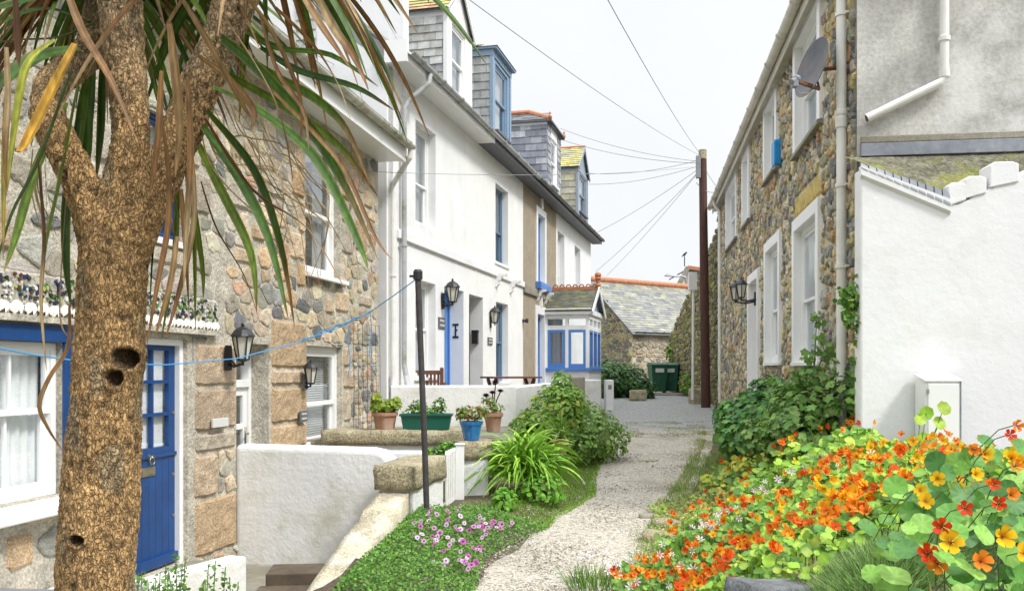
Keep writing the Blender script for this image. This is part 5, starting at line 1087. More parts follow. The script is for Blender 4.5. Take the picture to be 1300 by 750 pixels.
# washing line post and line
pb = W(543.5,655,8.1); ptop = W(530.5,352,8.1)
wp = thing('washing_line_post', 'dark iron washing line post leaning beside the granite cap', 'post', (pb.x,pb.y,pb.z-.15)); v = ptop-wp.location
m = MB(); m.tube([Vector((0,0,-.2)), v*.33, v*.66, v], .027, 12); m.build('pole', 'rust_metal', wp); m = MB(); m.lathe([(.034,0),(.042,0),(.042,.07),(.03,.09),(0,.09)], v-Vector((0,0,.02)), 12); m.box(v.x-.075,v.x-.03,v.y-.01,v.y+.01,v.z+.0,v.z+.02); m.build('cap', 'black_metal', wp)
m = MB(); pts = [W(529,354,8.1),W(500,375,8.7),W(470,396,9.3),W(430,416,9.4),W(380,434,9.2),W(300,455,8.3),W(210,463,7.2),W(120,461,6.2),W(40,450,5.2),W(-60,430,4.4)]; b0 = pts[0].copy()
m.tube([p-b0 for p in pts], .005, 6); m.tube([W(470,396,9.3)-b0, W(472,420,9.3)-b0, W(469,450,9.3)-b0, W(474,470,9.3)-b0], .005, 5); m.tube([p-b0+Vector((.01*math.sin(i*2.),0,.012*math.cos(i*2.1))) for i, p in enumerate([pts[2].lerp(pts[4],t) for t in np.linspace(0,1,14)])], .008, 6)
m.tube([W(444,412,9.4)-b0, W(441,430,9.4)-b0, W(445,455,9.4)-b0, W(442,480,9.4)-b0], .005, 5)
o = m.build('washing_line', 'rope'); o.location = b0; tag(o, 'bright blue washing line sagging from the post across the granite cottage', 'line')
# wire trellis on the cottage corner
x0, x1 = X1(442), X1(476); m = MB()
for i in range(7): x = lerp(x0,x1,i/6); m.tube([(x,-.07,.5),(x+.01,-.08,1.4),(x,-.07,2.3)], .003, 5)
for i in range(13): z_ = .55+i*.145; m.tube([(x0,-.07,z_),(x1,-.075,z_+.01)], .003, 5)
o = m.build('wire_trellis', 'rust_metal'); o.location = F1.w(0,0,0); o.rotation_euler = (0,0,F1.a); tag(o, 'rusty wire trellis on the corner of the granite cottage', 'trellis')
# bench and picnic table
bn = thing('bench', 'brown slatted garden bench against the white house wall', 'bench', (F2.w(X2(520)+.45,0,TF))); bn.rotation_euler = (0,0,0)
bc = W(537,0,15.3); bn.location = (bc.x,bc.y+.1,TF); bw_ = .62/2
for s in (-1,1):
    m = MB(); m.box(s*bw_-.03,s*bw_+.03,-.03,.03,0,.87); m.lathe([(.036,0),(.036,.01),(.02,.03),(0,.035)], (s*bw_,0,.87), 8); m.box(s*bw_-.03,s*bw_+.03,.5,.56,0,.6); m.box(s*bw_-.035,s*bw_+.035,-.0,.6,.6,.64); m.build('leg', 'wood', bn, bevel=.005)
m = MB(); m.box(-bw_,bw_,-.02,.02,.78,.85); m.box(-bw_,bw_,-.02,.02,.5,.55)
for i in range(9): x = lerp(-bw_+.06,bw_-.06,i/8); m.box(x-.02,x+.02,-.01,.01,.55,.78)
m.build('backrest', 'wood', bn, bevel=.004); m = MB()
for i in range(4): m.box(-bw_,bw_,.04+i*.13,.15+i*.13,.42,.445)
m.build('seat', 'wood', bn, bevel=.004)
pt = W(652,0,17.2); tb = thing('picnic_table', 'reddish brown picnic table behind the white garden wall', 'table', (pt.x-.05,pt.y,TF), .35)
m = MB()
for i in range(5): m.box(-.5,.5,-.35+i*.145,-.22+i*.145,.70,.735)
m.build('tabletop', 'wood', tb, bevel=.004)
for s in (-1,1):
    m = MB(); m.bar((s*.38,-.42,0),(s*.38,.25,.7),.04,.08); m.bar((s*.38,.42,0),(s*.38,-.25,.7),.04,.08); m.box(s*.38-.02,s*.38+.02,-.7,.7,.4,.46); m.build('leg', 'wood', tb)
    m = MB(); m.box(-.5,.5,s*.62-.12,s*.62-.01,.46,.49); m.box(-.5,.5,s*.62+.01,s*.62+.12,.46,.49); m.build('seat', 'wood', tb, bevel=.004)
# ================================================================ PALM-LIKE TREE
tr = thing('cabbage_palm', 'cabbage palm with corky forked brown trunk and drooping green and dead strap leaves', 'tree', W(126,1090,3.0))
def WT(x, y, z=3.0): return W(x,y,z)-tr.location
def limb(pts): return [WT(*p[:3]) for p in pts], [p[3]*p[2]/FPX/2 for p in pts]
limbs = [
 [(118,1150,3.0,150),(122,1000,3.0,122),(120,850,3.0,108),(122,750,3.0,101),(127,650,3.0,103),(133,550,3.0,96),(138,480,3.0,92),(141,400,3.0,90),(145,330,3.0,92),(150,280,3.0,84),(160,230,3.0,60),(166,180,3.0,53),(162,120,3.0,52),(158,60,3.02,54),(152,0,3.05,58),(145,-80,3.1,58),(140,-160,3.15,54)],
 [(140,330,3.0,80),(118,270,2.99,56),(96,222,2.98,50),(76,180,2.98,50),(62,145,3.0,48),(66,112,3.05,46),(90,88,3.12,44),(115,66,3.2,46),(128,20,3.3,48),(130,-60,3.35,46)],
 [(152,330,3.0,80),(178,280,3.0,58),(205,225,3.0,56),(228,175,3.0,56),(248,125,3.0,56),(270,75,3.0,55),(290,25,3.0,57),(308,-30,3.0,60),(325,-110,3.0,56)]]
mb = MB()
for l in limbs:
    p, r = limb(l); r = [x*(.93 if l is limbs[0] else .90) for x in r]; q = []; rr = []
    for i in range(len(p)-1):
        for t in np.linspace(0,1,5)[:-1]:
            a = p[max(i-1,0)]; b = p[i]; c = p[i+1]; e = p[min(i+2,len(p)-1)]
            q.append(.5*((2*b)+(c-a)*t+(2*a-5*b+4*c-e)*t*t+(3*b-a-3*c+e)*t**3)); rr.append(lerp(r[i],r[i+1],t))
    mb.tube(q, rr, 20)
tmp = mb.build('trunk', 'bark', tr); md = tmp.modifiers.new('r','REMESH'); md.mode = 'VOXEL'; md.voxel_size = .007
bpy.context.view_layer.update(); dg = bpy.context.evaluated_depsgraph_get(); me = D.meshes.new_from_object(tmp.evaluated_get(dg)); D.objects.remove(tmp)
n = len(me.vertices); co_ = np.empty(n*3); me.vertices.foreach_get('co', co_); co_ = co_.reshape(-1,3); no_ = np.empty(n*3); me.vertices.foreach_get('normal', no_); no_ = no_.reshape(-1,3)
cols = np.ones((n,4)); kn = []
for (x,y,sx,sy,dep) in ((152,455,12,14,.09),(143,480,8,11,.05),(102,684,9,7,.05)):
    kn.append((WT(x,y,2.9), sx*2.9/FPX, sy*2.9/FPX, dep))
for i in range(n):
    v = Vector(co_[i]); nr = Vector(no_[i])
    c1 = noise.noise(Vector((v.x*58,v.y*58,v.z*36))); c2 = noise.noise(Vector((v.x*130,v.y*130,v.z*100))); c3 = noise.noise(v*6); c4 = noise.noise(Vector((v.x*12,v.y*12,v.z*5+9)))
    h = c1*.006+abs(c2)*.007+c3*.006+c4*.005-.003
    b = 1.12+.45*c2+.30*c1+.22*c4; cr_ = (-c1 > .3) and abs(c4) < .12
    col = [.42,.26,.11] if c4 > -.2 else [.36,.26,.14]
    upper = sm((v.z+tr.location.z-2.35)/.5); col = [lerp(col[0],.46,upper*.7), lerp(col[1],.34,upper*.7), lerp(col[2],.20,upper*.7)]
    if cr_: b *= .5
    for (k,sx,sy,dep) in kn:
        d2 = ((v.x-k.x)/sx)**2+((v.z-k.z)/sy)**2
        if d2 < 3.2 and nr.y < .3:
            if d2 < 1: v.y += dep*(1-d2)**.5; b *= .22
            else: h += .007*math.exp(-((math.sqrt(d2)-1.25)/.25)**2); b *= .9
    co_[i] = v+nr*h; b = max(.16,min(1.75,b)); cols[i,:3] = [q*b for q in col]
me.vertices.foreach_set('co', co_.ravel()); a = me.color_attributes.get('col') or me.color_attributes.new('col','FLOAT_COLOR','POINT')
if a.domain != 'POINT': me.color_attributes.remove(a); a = me.color_attributes.new('col','FLOAT_COLOR','POINT')
a.data.foreach_set('color', cols.ravel()); me.polygons.foreach_set('use_smooth',[True]*len(me.polygons)); me.materials.clear(); me.materials.append(M['bark'])
o = D.objects.new('trunk', me); COL.objects.link(o); o.parent = tr
def catmull(p, k=5):
    q = []
    for i in range(len(p)-1):
        a, b, c, e = p[max(i-1,0)], p[i], p[i+1], p[min(i+2,len(p)-1)]
        for t in np.linspace(0,1,k+1)[:-1]: q.append(.5*((2*b)+(c-a)*t+(2*a-5*b+4*c-e)*t*t+(3*b-a-3*c+e)*t**3))
    return q+[p[-1]]
def strap(mb, pts, w, c0, c1, tip=.75, side=None, curl=0, c2=None):
    """strap leaf along pts: width profile, V fold, colour c0 -> c1 past tip"""
    q = catmull([Vector(p) for p in pts]); n = len(q); vs = []; cc = []
    side = side or Vector((rnd(-1,1),rnd(-.6,.6),rnd(-.2,.2)))
    for i, p in enumerate(q):
        t = i/(n-1); tg = (q[min(i+1,n-1)]-q[max(i-1,0)]).normalized()
        s = side-tg*side.dot(tg); s = (Matrix.Rotation(curl*t,3,tg) @ s).normalized(); nn = tg.cross(s)
        ww = w*(.55+.45*min(1,t*4))*(1-max(0,(t-.45)/.55)**1.7)+.0015
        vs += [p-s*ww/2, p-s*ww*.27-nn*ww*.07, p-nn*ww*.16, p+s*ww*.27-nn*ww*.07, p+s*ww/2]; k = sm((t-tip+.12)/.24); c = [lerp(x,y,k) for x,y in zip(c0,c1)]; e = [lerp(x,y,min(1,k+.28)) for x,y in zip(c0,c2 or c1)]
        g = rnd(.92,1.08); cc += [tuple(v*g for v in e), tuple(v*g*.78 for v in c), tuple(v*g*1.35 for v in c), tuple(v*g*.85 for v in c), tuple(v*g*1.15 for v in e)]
    fs = []
    for i in range(n-1):
        a = 5*i; fs += [(a+j,a+j+1,a+j+6,a+j+5) for j in range(4)]
    mb.add(vs, fs, cols=cc)
GR = [(.045,.11,.010),(.07,.145,.014),(.025,.07,.008),(.11,.18,.02)]; BR = [(.20,.105,.035),(.28,.175,.07),(.10,.045,.016),(.36,.26,.13),(.17,.085,.03)]; YL = [(.42,.34,.04),(.50,.28,.04)]
gm, bmh = MB(), MB()
S = lambda l, z0, z1: [WT(x,y,lerp(z0,z1,i/(len(l)-1))) for i,(x,y) in enumerate(l)]
tgreen = [([(270,40),(330,90),(395,165),(440,240),(480,330)],15,2.95,2.7),([(285,55),(345,95),(400,125),(440,165),(470,235)],11,3.05,2.9),([(250,150),(300,220),(340,300),(366,405)],12,3.0,2.75),
 ([(245,170),(280,240),(318,320),(326,395)],11,3.1,2.9),([(236,200),(246,290),(248,420)],10,3.05,3.0),([(262,140),(322,215),(356,310),(374,415)],12,2.95,2.8),([(270,110),(330,140),(400,200),(452,300),(468,345)],13,2.9,2.65),
 ([(280,90),(360,135),(430,185),(480,250)],10,3.1,2.95),([(225,220),(222,320),(205,430)],9,3.2,3.2),([(215,210),(196,300),(190,400)],9,3.1,3.0),([(230,120),(236,200),(256,330),(258,380)],9,3.2,3.1),
 ([(100,60),(50,70),(8,98),(-40,140)],22,2.8,2.6),([(90,90),(50,200),(15,270),(-8,350)],15,2.9,2.7),([(98,110),(75,230),(58,310),(50,400)],15,2.95,2.8),([(100,150),(85,250),(84,330),(90,390)],12,3.2,3.2),([(84,130),(45,215),(20,300),(5,345)],13,3.0,2.8),
 ([(118,90),(112,150),(108,210),(92,240)],14,3.3,3.3),([(130,80),(128,160),(122,230)],14,3.3,3.35),([(110,100),(100,170),(96,230)],12,3.25,3.3),([(120,30),(60,10),(0,30),(-50,80)],16,3.2,3.0),
 ([(140,0),(70,-5),(10,5),(-50,30)],17,2.9,2.7),([(135,20),(80,45),(20,50),(-40,60)],14,3.1,3.0),([(330,60),(380,90),(450,110),(500,140)],9,3.1,3.0),([(300,30),(350,60),(420,70),(480,110)],9,3.2,3.1)]
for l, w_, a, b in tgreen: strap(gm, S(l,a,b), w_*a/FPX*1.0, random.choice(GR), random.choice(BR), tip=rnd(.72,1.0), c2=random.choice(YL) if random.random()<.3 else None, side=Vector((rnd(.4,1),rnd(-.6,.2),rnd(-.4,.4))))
for l, w_, a, b, c in [([(95,55),(62,120),(30,185),(20,192)],17,2.75,2.6,YL[1]),([(70,50),(35,80),(20,150),(8,250)],13,2.7,2.6,(.30,.32,.04)),([(12,80),(8,150),(5,230),(4,330)],10,2.7,2.7,(.36,.30,.06))]: strap(gm, S(l,a,b), w_*a/FPX, c, BR[1], tip=.9, side=Vector((1,-.2,0)))
tbrown = [([(82,-20),(105,40),(140,100),(172,175)],12,2.7,2.6),([(372,-30),(400,20),(425,58),(446,88)],11,2.6,2.5),([(392,-30),(420,30),(448,70),(468,114)],12,2.6,2.5),([(430,-20),(452,20),(470,55),(484,94)],9,2.5,2.4),([(250,70),(290,100),(322,140),(318,165)],12,2.8,2.7),
 ([(215,30),(222,90),(228,160),(222,225)],15,2.75,2.75),([(200,120),(212,200),(214,280),(200,360),(186,440)],10,2.8,2.7),([(238,100),(242,200),(236,300),(233,370)],9,2.85,2.8),([(205,90),(200,180),(190,250)],9,2.7,2.7),([(18,-20),(22,40),(24,85)],13,2.6,2.6),
 ([(8,60),(10,130),(6,200),(8,240)],9,2.65,2.6),([(88,385),(86,440),(62,480),(50,515),(62,545),(80,572)],12,2.75,2.7),([(48,200),(56,300),(52,380),(59,470)],8,2.75,2.7),([(262,-10),(310,60),(345,120),(362,170),(372,230)],9,2.7,2.6),([(300,-20),(345,40),(380,120),(382,180)],8,2.6,2.6),
 ([(255,230),(275,290),(310,350),(330,410)],7,2.95,2.8),([(245,200),(246,280),(230,360),(210,430)],9,2.9,2.8),([(260,150),(320,240),(390,290),(440,370)],9,2.85,2.6),([(330,100),(400,170),(440,220),(476,300),(498,330)],6,2.7,2.5),([(230,240),(236,320),(240,400)],8,3.0,3.0),([(225,300),(216,360),(196,430)],8,3.0,2.9),([(350,10),(400,60),(430,110),(446,155)],8,2.6,2.5),([(330,20),(352,90),(385,140),(392,190)],6,2.6,2.5),([(232,0),(268,60),(306,130),(320,150)],12,2.7,2.6),([(88,200),(80,300),(76,400),(88,430)],7,3.0,3.0)]
for l, w_, a, b in tbrown: strap(bmh, S(l,a,b), w_*a/FPX*.85, random.choice(BR), random.choice(BR), tip=.5, side=Vector((rnd(.5,1),rnd(-.7,.3),rnd(-.3,.3))), curl=rnd(-1.5,1.5))
# full heads above the frame: rosettes of leaves arching out and hanging
heads = [WT(140,-150,3.15),WT(330,-100,3.0),WT(130,-50,3.35)]
rg = random.Random(21)
for hi, hd0 in enumerate(heads):
    for i in range(120):
        az = rg.uniform(0,6.283); el = rg.uniform(-.5,1.3); L_ = rg.uniform(.6,.95); d0 = Vector((math.cos(az)*math.cos(el), math.sin(az)*math.cos(el), math.sin(el)))
        if hi == 1 and d0.y < -.3 and d0.x < 0: continue
        pts = [hd0.copy()]; v = d0.copy()
        for k in range(5): v = (v+Vector((0,0,-.26 if el < .6 else -.12))).normalized(); pts.append(pts[-1]+v*L_/5)
        if el < .05 and rg.random() < .6: strap(bmh, pts, .022, rg.choice(BR), rg.choice(BR), curl=rg.uniform(-2,2))
        else: strap(gm, pts, .029, rg.choice(GR), rg.choice(BR), tip=rg.uniform(.8,1.1))
# thin fibres and old flower stalks hanging behind
for i in range(26):
    x0 = rg.uniform(255,345); y0 = rg.uniform(130,190); l = [(x0,y0),(x0+rg.uniform(10,30),y0+40),(x0+rg.uniform(40,100),y0+rg.uniform(50,110)),(x0+rg.uniform(70,130),y0+rg.uniform(90,210))]; strap(bmh, S(l,3.0,2.9), .004, (.34,.25,.12), (.25,.17,.08))
for i in range(14):
    x0 = rg.uniform(40,60) if i%2 else rg.uniform(190,240); l = [(x0,190),(x0+rg.uniform(-8,8),240),(x0+rg.uniform(-20,20),300)]; strap(bmh, S(l,3.2,3.2), .004, (.25,.19,.08), (.25,.17,.08))
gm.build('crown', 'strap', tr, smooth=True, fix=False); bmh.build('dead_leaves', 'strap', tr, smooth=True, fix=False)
# ================================================================ SCATTER TOOLS
def tmpl_disc(n=10, wav=.10, dome=.10, notch=0):
    v = [(0,0,0)]; f = []
    for i in range(n):
        a = 2*math.pi*i/n; r = 1+(.06 if i%2 else -.03)-(notch if i == 0 else 0); v.append((r*math.cos(a), r*math.sin(a), dome+wav*math.sin(a*3+.5)))
    for i in range(n): f.append((0,1+i,1+(i+1)%n))
    return np.array(v), f
def tmpl_lobed(lobes=5, depth=.28):
    v = [(0,0,0)]; n = lobes*3; f = []
    for i in range(n):
        a = 2*math.pi*i/n; r = 1 if i%3 == 1 else .82 if i%3 == 2 else 1-depth; v.append((r*math.cos(a), r*math.sin(a), .12*math.cos(a*lobes)+.08))
    return np.array(v), [(0,1+i,1+(i+1)%n) for i in range(n)]
def tmpl_oval(w=.45, fold=.12):
    v = [(0,0,0),(.35,w*.8,fold),(.75,w*.75,fold*.6),(1,0,-.08),(.75,-w*.75,fold*.6),(.35,-w*.8,fold),(.4,0,0),(.75,0,-.02)]
    return np.array(v), [(0,6,1),(6,7,2,1),(7,3,2),(0,5,6),(6,5,4,7),(7,4,3)]
def tmpl_blade(): return np.array([(-.5,0,0),(.5,0,0),(.4,.08,.45),(-.4,.08,.45),(0,.3,1)]), [(0,1,2,3),(3,2,4)]
def tmpl_rock():
    v = []; rg_ = random.Random(2)
    for z in (-.5,.1): 
        for i in range(6): a = i*math.pi/3+z; v.append(((.9 if z<0 else 1)*math.cos(a)*rg_.uniform(.85,1.1), math.sin(a)*rg_.uniform(.85,1.1)*.8, z))
    v.append((0,0,.55)); return np.array(v), [(i,(i+1)%6,6+(i+1)%6,6+i) for i in range(6)]+[(6+i,6+(i+1)%6,12) for i in range(6)]
def scat(name, tm, locs, normals, yaw, scale, cols, mat, parent=None, origin=(0,0,0), smooth=True):
    tv, tf = tm; locs = np.asarray(locs)-np.array(origin); Nn = np.asarray(normals, float); Nn /= np.linalg.norm(Nn,axis=1)[:,None]+1e-9; n = len(locs)
    ref = np.tile([[0.,0,1]],(n,1)); ref[np.abs(Nn[:,2])>.95] = [1,0,0]
    X = np.cross(ref,Nn); X /= np.linalg.norm(X,axis=1)[:,None]; Y = np.cross(Nn,X); yaw = np.asarray(yaw); c, s = np.cos(yaw)[:,None], np.sin(yaw)[:,None]; X2_, Y2_ = X*c+Y*s, Y*c-X*s
    sc = np.asarray(scale); sc = sc[:,None] if sc.ndim == 1 else sc; sc = np.broadcast_to(sc,(n,3)) if sc.shape[1] == 1 else sc
    V = (locs[:,None,:]+tv[None,:,0,None]*(X2_*sc[:,:1])[:,None,:]+tv[None,:,1,None]*(Y2_*sc[:,1:2])[:,None,:]+tv[None,:,2,None]*(Nn*sc[:,2:3])[:,None,:])
    k = len(tv); F = []; 
    me = D.meshes.new(name); fl = []; ft_ = []; base = np.array([i for f in tf for i in f]); tot = np.array([len(f) for f in tf])
    loops = (base[None,:]+(np.arange(n)*k)[:,None]).ravel(); tots = np.tile(tot,n)
    me.vertices.add(n*k); me.vertices.foreach_set('co', V.reshape(-1)); me.loops.add(len(loops)); me.loops.foreach_set('vertex_index', loops.astype(np.int32)); me.polygons.add(len(tots))
    st = np.concatenate([[0],np.cumsum(tots)[:-1]]); me.polygons.foreach_set('loop_start', st.astype(np.int32)); me.update(calc_edges=True)
    me.polygons.foreach_set('use_smooth',[smooth]*len(tots)); me.materials.append(M[mat] if isinstance(mat,str) else mat)
    C_ = np.ones((n,k,4)); C_[:,:,:3] = np.asarray(cols)[:,None,:]; 
    if k > 4: C_[:,0,:3] *= 1.25
    if k > 60: C_[:,1::3,:3] *= 1.22
    a = me.color_attributes.new('col','FLOAT_COLOR','POINT'); a.data.foreach_set('color', C_.ravel())
    o = D.objects.new(name, me); COL.objects.link(o); o.location = (0,0,0) if parent else origin
    if parent: o.parent = parent
    return o
def pick(pal, n, jit=.2):
    p = np.array(pal)[RNG.integers(0,len(pal),n)]; return p*RNG.uniform(1-jit,1+jit,(n,1))*RNG.uniform(.94,1.06,(n,3))
def bushpts(blobs, n, shell=.55):
    """points and outward normals in ellipsoid blobs [(cx,cy,cz,rx,ry,rz)], mostly near their surface"""
    vol = np.array([b[3]*b[4]+b[3]*b[5]+b[4]*b[5] for b in blobs]); ct = (vol/vol.sum()*n).astype(int)+1; P = []; Q_ = []
    for b, c in zip(blobs, ct):
        d = RNG.normal(size=(c,3)); d /= np.linalg.norm(d,axis=1)[:,None]; r = RNG.uniform(shell,1.06,c)**.6; q = d*r[:,None]*np.array(b[3:6])+np.array(b[:3]); P.append(q); Q_.append(d/np.array(b[3:6]))
    P = np.concatenate(P); Q_ = np.concatenate(Q_); Q_ /= np.linalg.norm(Q_,axis=1)[:,None]; return P, Q_
def bush(name, label, cat, base, blobs, n, tm, size, pal, tilt=.6, part='foliage', stems=10, group=None, up=.6, stemmat='woody', stemr=.008):
    t = thing(name, label, cat, base, 0, group); P, Q_ = bushpts(blobs, n); keep = P[:,2] > base[2]+.01; P = P[keep]; Q_ = Q_[keep]; n = len(P)
    nr = Q_+np.array([0,-.1,up])+RNG.normal(size=(n,3))*tilt*.6
    scat(part, tm, P, nr, RNG.uniform(0,6.28,n), RNG.uniform(size*.65,size*1.3,n), pick(pal,n,.28), 'leaf', t, base)
    if stems:
        m = MB()
        for i in range(stems):
            q = Vector(P[RNG.integers(0,n)])-Vector(base); m.tube([Vector((rnd(-.05,.05),rnd(-.05,.05),-.05)), q*.5+Vector((0,0,.05)), q], [stemr,stemr*.8,stemr*.4], 5)
        m.build('stems', stemmat, t)
    return t
OV, DI, LO, BL, RO = tmpl_oval(), tmpl_disc(), tmpl_lobed(), tmpl_blade(), tmpl_rock()
# ================================================================ PLANTS
def soil(x, y): return gz(x, y)
DK = [(.035,.10,.022),(.05,.13,.025),(.07,.17,.035),(.04,.12,.04)]
MD = [(.09,.20,.03),(.12,.26,.035),(.07,.16,.03),(.16,.30,.045),(.20,.34,.06)]
LT = [(.24,.42,.04),(.30,.48,.05),(.16,.32,.04),(.36,.52,.07),(.12,.27,.05)]
# ---- right side bushes in front of the dark stone house
y0 = 12.3; bx_, by_ = 3.10, 12.6
bush('mallow_bush', 'dense dark green round leaved bush below the farther white window across the lane', 'bush', (3.1,12.4,soil(3.1,12.4)), [(3.30,12.6,.95,.45,.9,.36),(3.6,12.6,1.15,.35,.8,.42),(3.0,11.9,.80,.32,.5,.30),(3.25,11.3,.95,.40,.5,.36),(3.45,11.0,1.15,.3,.4,.36),(3.0,10.9,.80,.32,.4,.27)], 2500, LO, .058, [(.06,.18,.035),(.10,.25,.05),(.14,.31,.06),(.07,.20,.055),(.19,.36,.08)], .8, stems=24)
bush('mallow_bush', 'paler green mallow bush in front of the near white window and downpipe', 'bush', (3.15,9.3,soil(3.1,9.3)), [(3.05,9.5,1.12,.36,.5,.40),(2.80,9.0,.98,.30,.4,.28),(3.2,10.2,1.2,.32,.5,.38),(2.72,9.6,.92,.28,.4,.25),(3.30,9.0,1.2,.2,.3,.40)], 1900, LO, .050, [(.10,.22,.045),(.15,.29,.055),(.20,.34,.07),(.09,.18,.04),(.26,.37,.11)], .8, stems=24)
# tall mallow spires
tm_ = thing('tree_mallow', 'tall loose mallow with purple flowers rising in front of the near white window', 'plant', (3.05,9.5,1.2)); m = MB(); P = []; fl_ = []
for (px_, py_, z_) in ((1037,398,9.4),(1050,440,9.5),(1012,470,9.3),(1066,455,9.2),(1028,450,9.6),(1075,470,9.1)):
    tp_ = W(px_,py_,z_); b_ = Vector((3.05+rnd(-.1,.2),9.45,1.2)); pts = [b_, b_.lerp(tp_,.5)+Vector((rnd(-.05,.05),0,.05)), tp_]; m.tube([p-tm_.location for p in pts], [.012,.009,.004], 6)
    for k in range(42): t = rnd(.2,1.02); p = pts[0].lerp(pts[1],t*2) if t<.5 else pts[1].lerp(pts[2],t*2-1); r_ = .15*(1.15-t)+.03; P.append(p+Vector((rnd(-1,1)*r_,rnd(-1,1)*r_,rnd(-.03,.03))))
m.build('stems', 'stem', tm_); n = len(P); scat('foliage', LO, [tuple(p) for p in P], RNG.normal(size=(n,3))*.6+[0,-.6,.7], RNG.uniform(0,6,n), RNG.uniform(.02,.052,n), pick([(.12,.25,.05),(.16,.30,.07),(.20,.33,.09)],n), 'leaf', tm_, tuple(tm_.location))
def flower_mesh(name, petals, L_, w, cup, pc, cc, cr=.2, tip=None, z=0):
    m = MB(); 
    for k in range(petals):
        a = 2*math.pi*k/petals+rnd(-.08,.08); ca, sa = math.cos(a), math.sin(a); q = lambda r, s, h: (r*ca-s*sa, r*sa+s*ca, h)
        s_ = w/2; v = [q(.04*L_,0,0), q(.45*L_,s_*.75,cup*.5), q(.85*L_,s_,cup), q(L_*1.0,s_*.45,cup*1.0), q(L_*1.02,-s_*.45,cup*.95), q(.85*L_,-s_,cup*1.05), q(.45*L_,-s_*.75,cup*.5), q(.5*L_,0,cup*.4)]
        c = pc[k%len(pc)]; t_ = tip or c
        if petals == 5: v = [(a_+rnd(-.002,.002),b_+rnd(-.002,.002),h_+rnd(-.005,.005)) for a_,b_,h_ in v]
        m.add(v, [(0,7,1),(0,6,7),(1,7,2),(7,6,5),(7,5,4,3,2)], cols=[tuple(x*.6 for x in c) if cc is None else cc, c,t_,t_,t_,t_,c,c])
    if cc: m.lathe([(cr*L_,.0),(cr*L_*.9,.1*L_),(0,.16*L_)], (0,0,0), 7, 0, cc)
    me = D.meshes.new(name); me.from_pydata(m.v,[],m.f); me.materials.append(M['petal']); a = me.color_attributes.new('col','FLOAT_COLOR','POINT'); c = np.ones((len(m.v),4)); c[:,:3] = np.array(m.c); a.data.foreach_set('color',c.ravel()); me.polygons.foreach_set('use_smooth',[True]*len(me.polygons)); return me
OR = [flower_mesh('flower',5,.036,.030,.020,[c],(.35,.03,.0),.13,t) for c,t in (((.86,.16,.012),None),((.90,.24,.015),(.92,.30,.03)),((.80,.09,.01),None),((.92,.36,.02),None),((.88,.20,.02),(.9,.28,.05)))]
YE = [flower_mesh('flower',5,.038,.031,.020,[c],(.45,.10,.0),.14,t) for c,t in (((.90,.50,.01),(.92,.56,.02)),((.92,.44,.01),None))]
RE = [flower_mesh('flower',5,.036,.028,.020,[(.72,.05,.01)],(.25,.02,0),.13)]
WH = [flower_mesh('flower',6,.036,.012,.014,[c],(.55,.30,.33),.10) for c in ((.82,.74,.78),(.86,.82,.84),(.78,.62,.70))]
PU = [flower_mesh('flower',11,.026,.010,.001,[c],(.05,.03,.10),.22,t) for c,t in (((.60,.20,.52),(.78,.48,.72)),((.50,.10,.38),(.62,.20,.50)),((.80,.60,.78),None))]
def put_flower(me, loc, nrm, s, parent):
    o = D.objects.new('flower', me); COL.objects.link(o); o.parent = parent; o.location = Vector(loc)-parent.location
    q = Vector(nrm).normalized().to_track_quat('Z','Y'); o.rotation_euler = (q.to_matrix() @ Matrix.Rotation(rnd(0,6.28),3,'Z')).to_euler(); o.scale = (s,s,s*rnd(.7,1.8)); return o
DIN = tmpl_disc(14,.10,.14,.12)
def tmpl_big(n=24):
    v = [(0,0,0)]; f = []
    for r,z in ((.5,.03),(.85,.09),(1,.10)):
        for i in range(n): a = 2*math.pi*i/n; q = r*(1+(.035 if i%3 == 0 else -.02)*(r>.9)); v.append((q*math.cos(a), q*math.sin(a), z+(.07*math.sin(a*3+.5)+.03*math.sin(a*7))*r*r-(.02 if i%3 == 0 else 0)))
    for i in range(n): f.append((0,1+i,1+(i+1)%n))
    for k in (0,1): f += [(1+k*n+i,1+(k+1)*n+i,1+(k+1)*n+(i+1)%n,1+k*n+(i+1)%n) for i in range(n)]
    return np.array(v), f
BIG = tmpl_big()
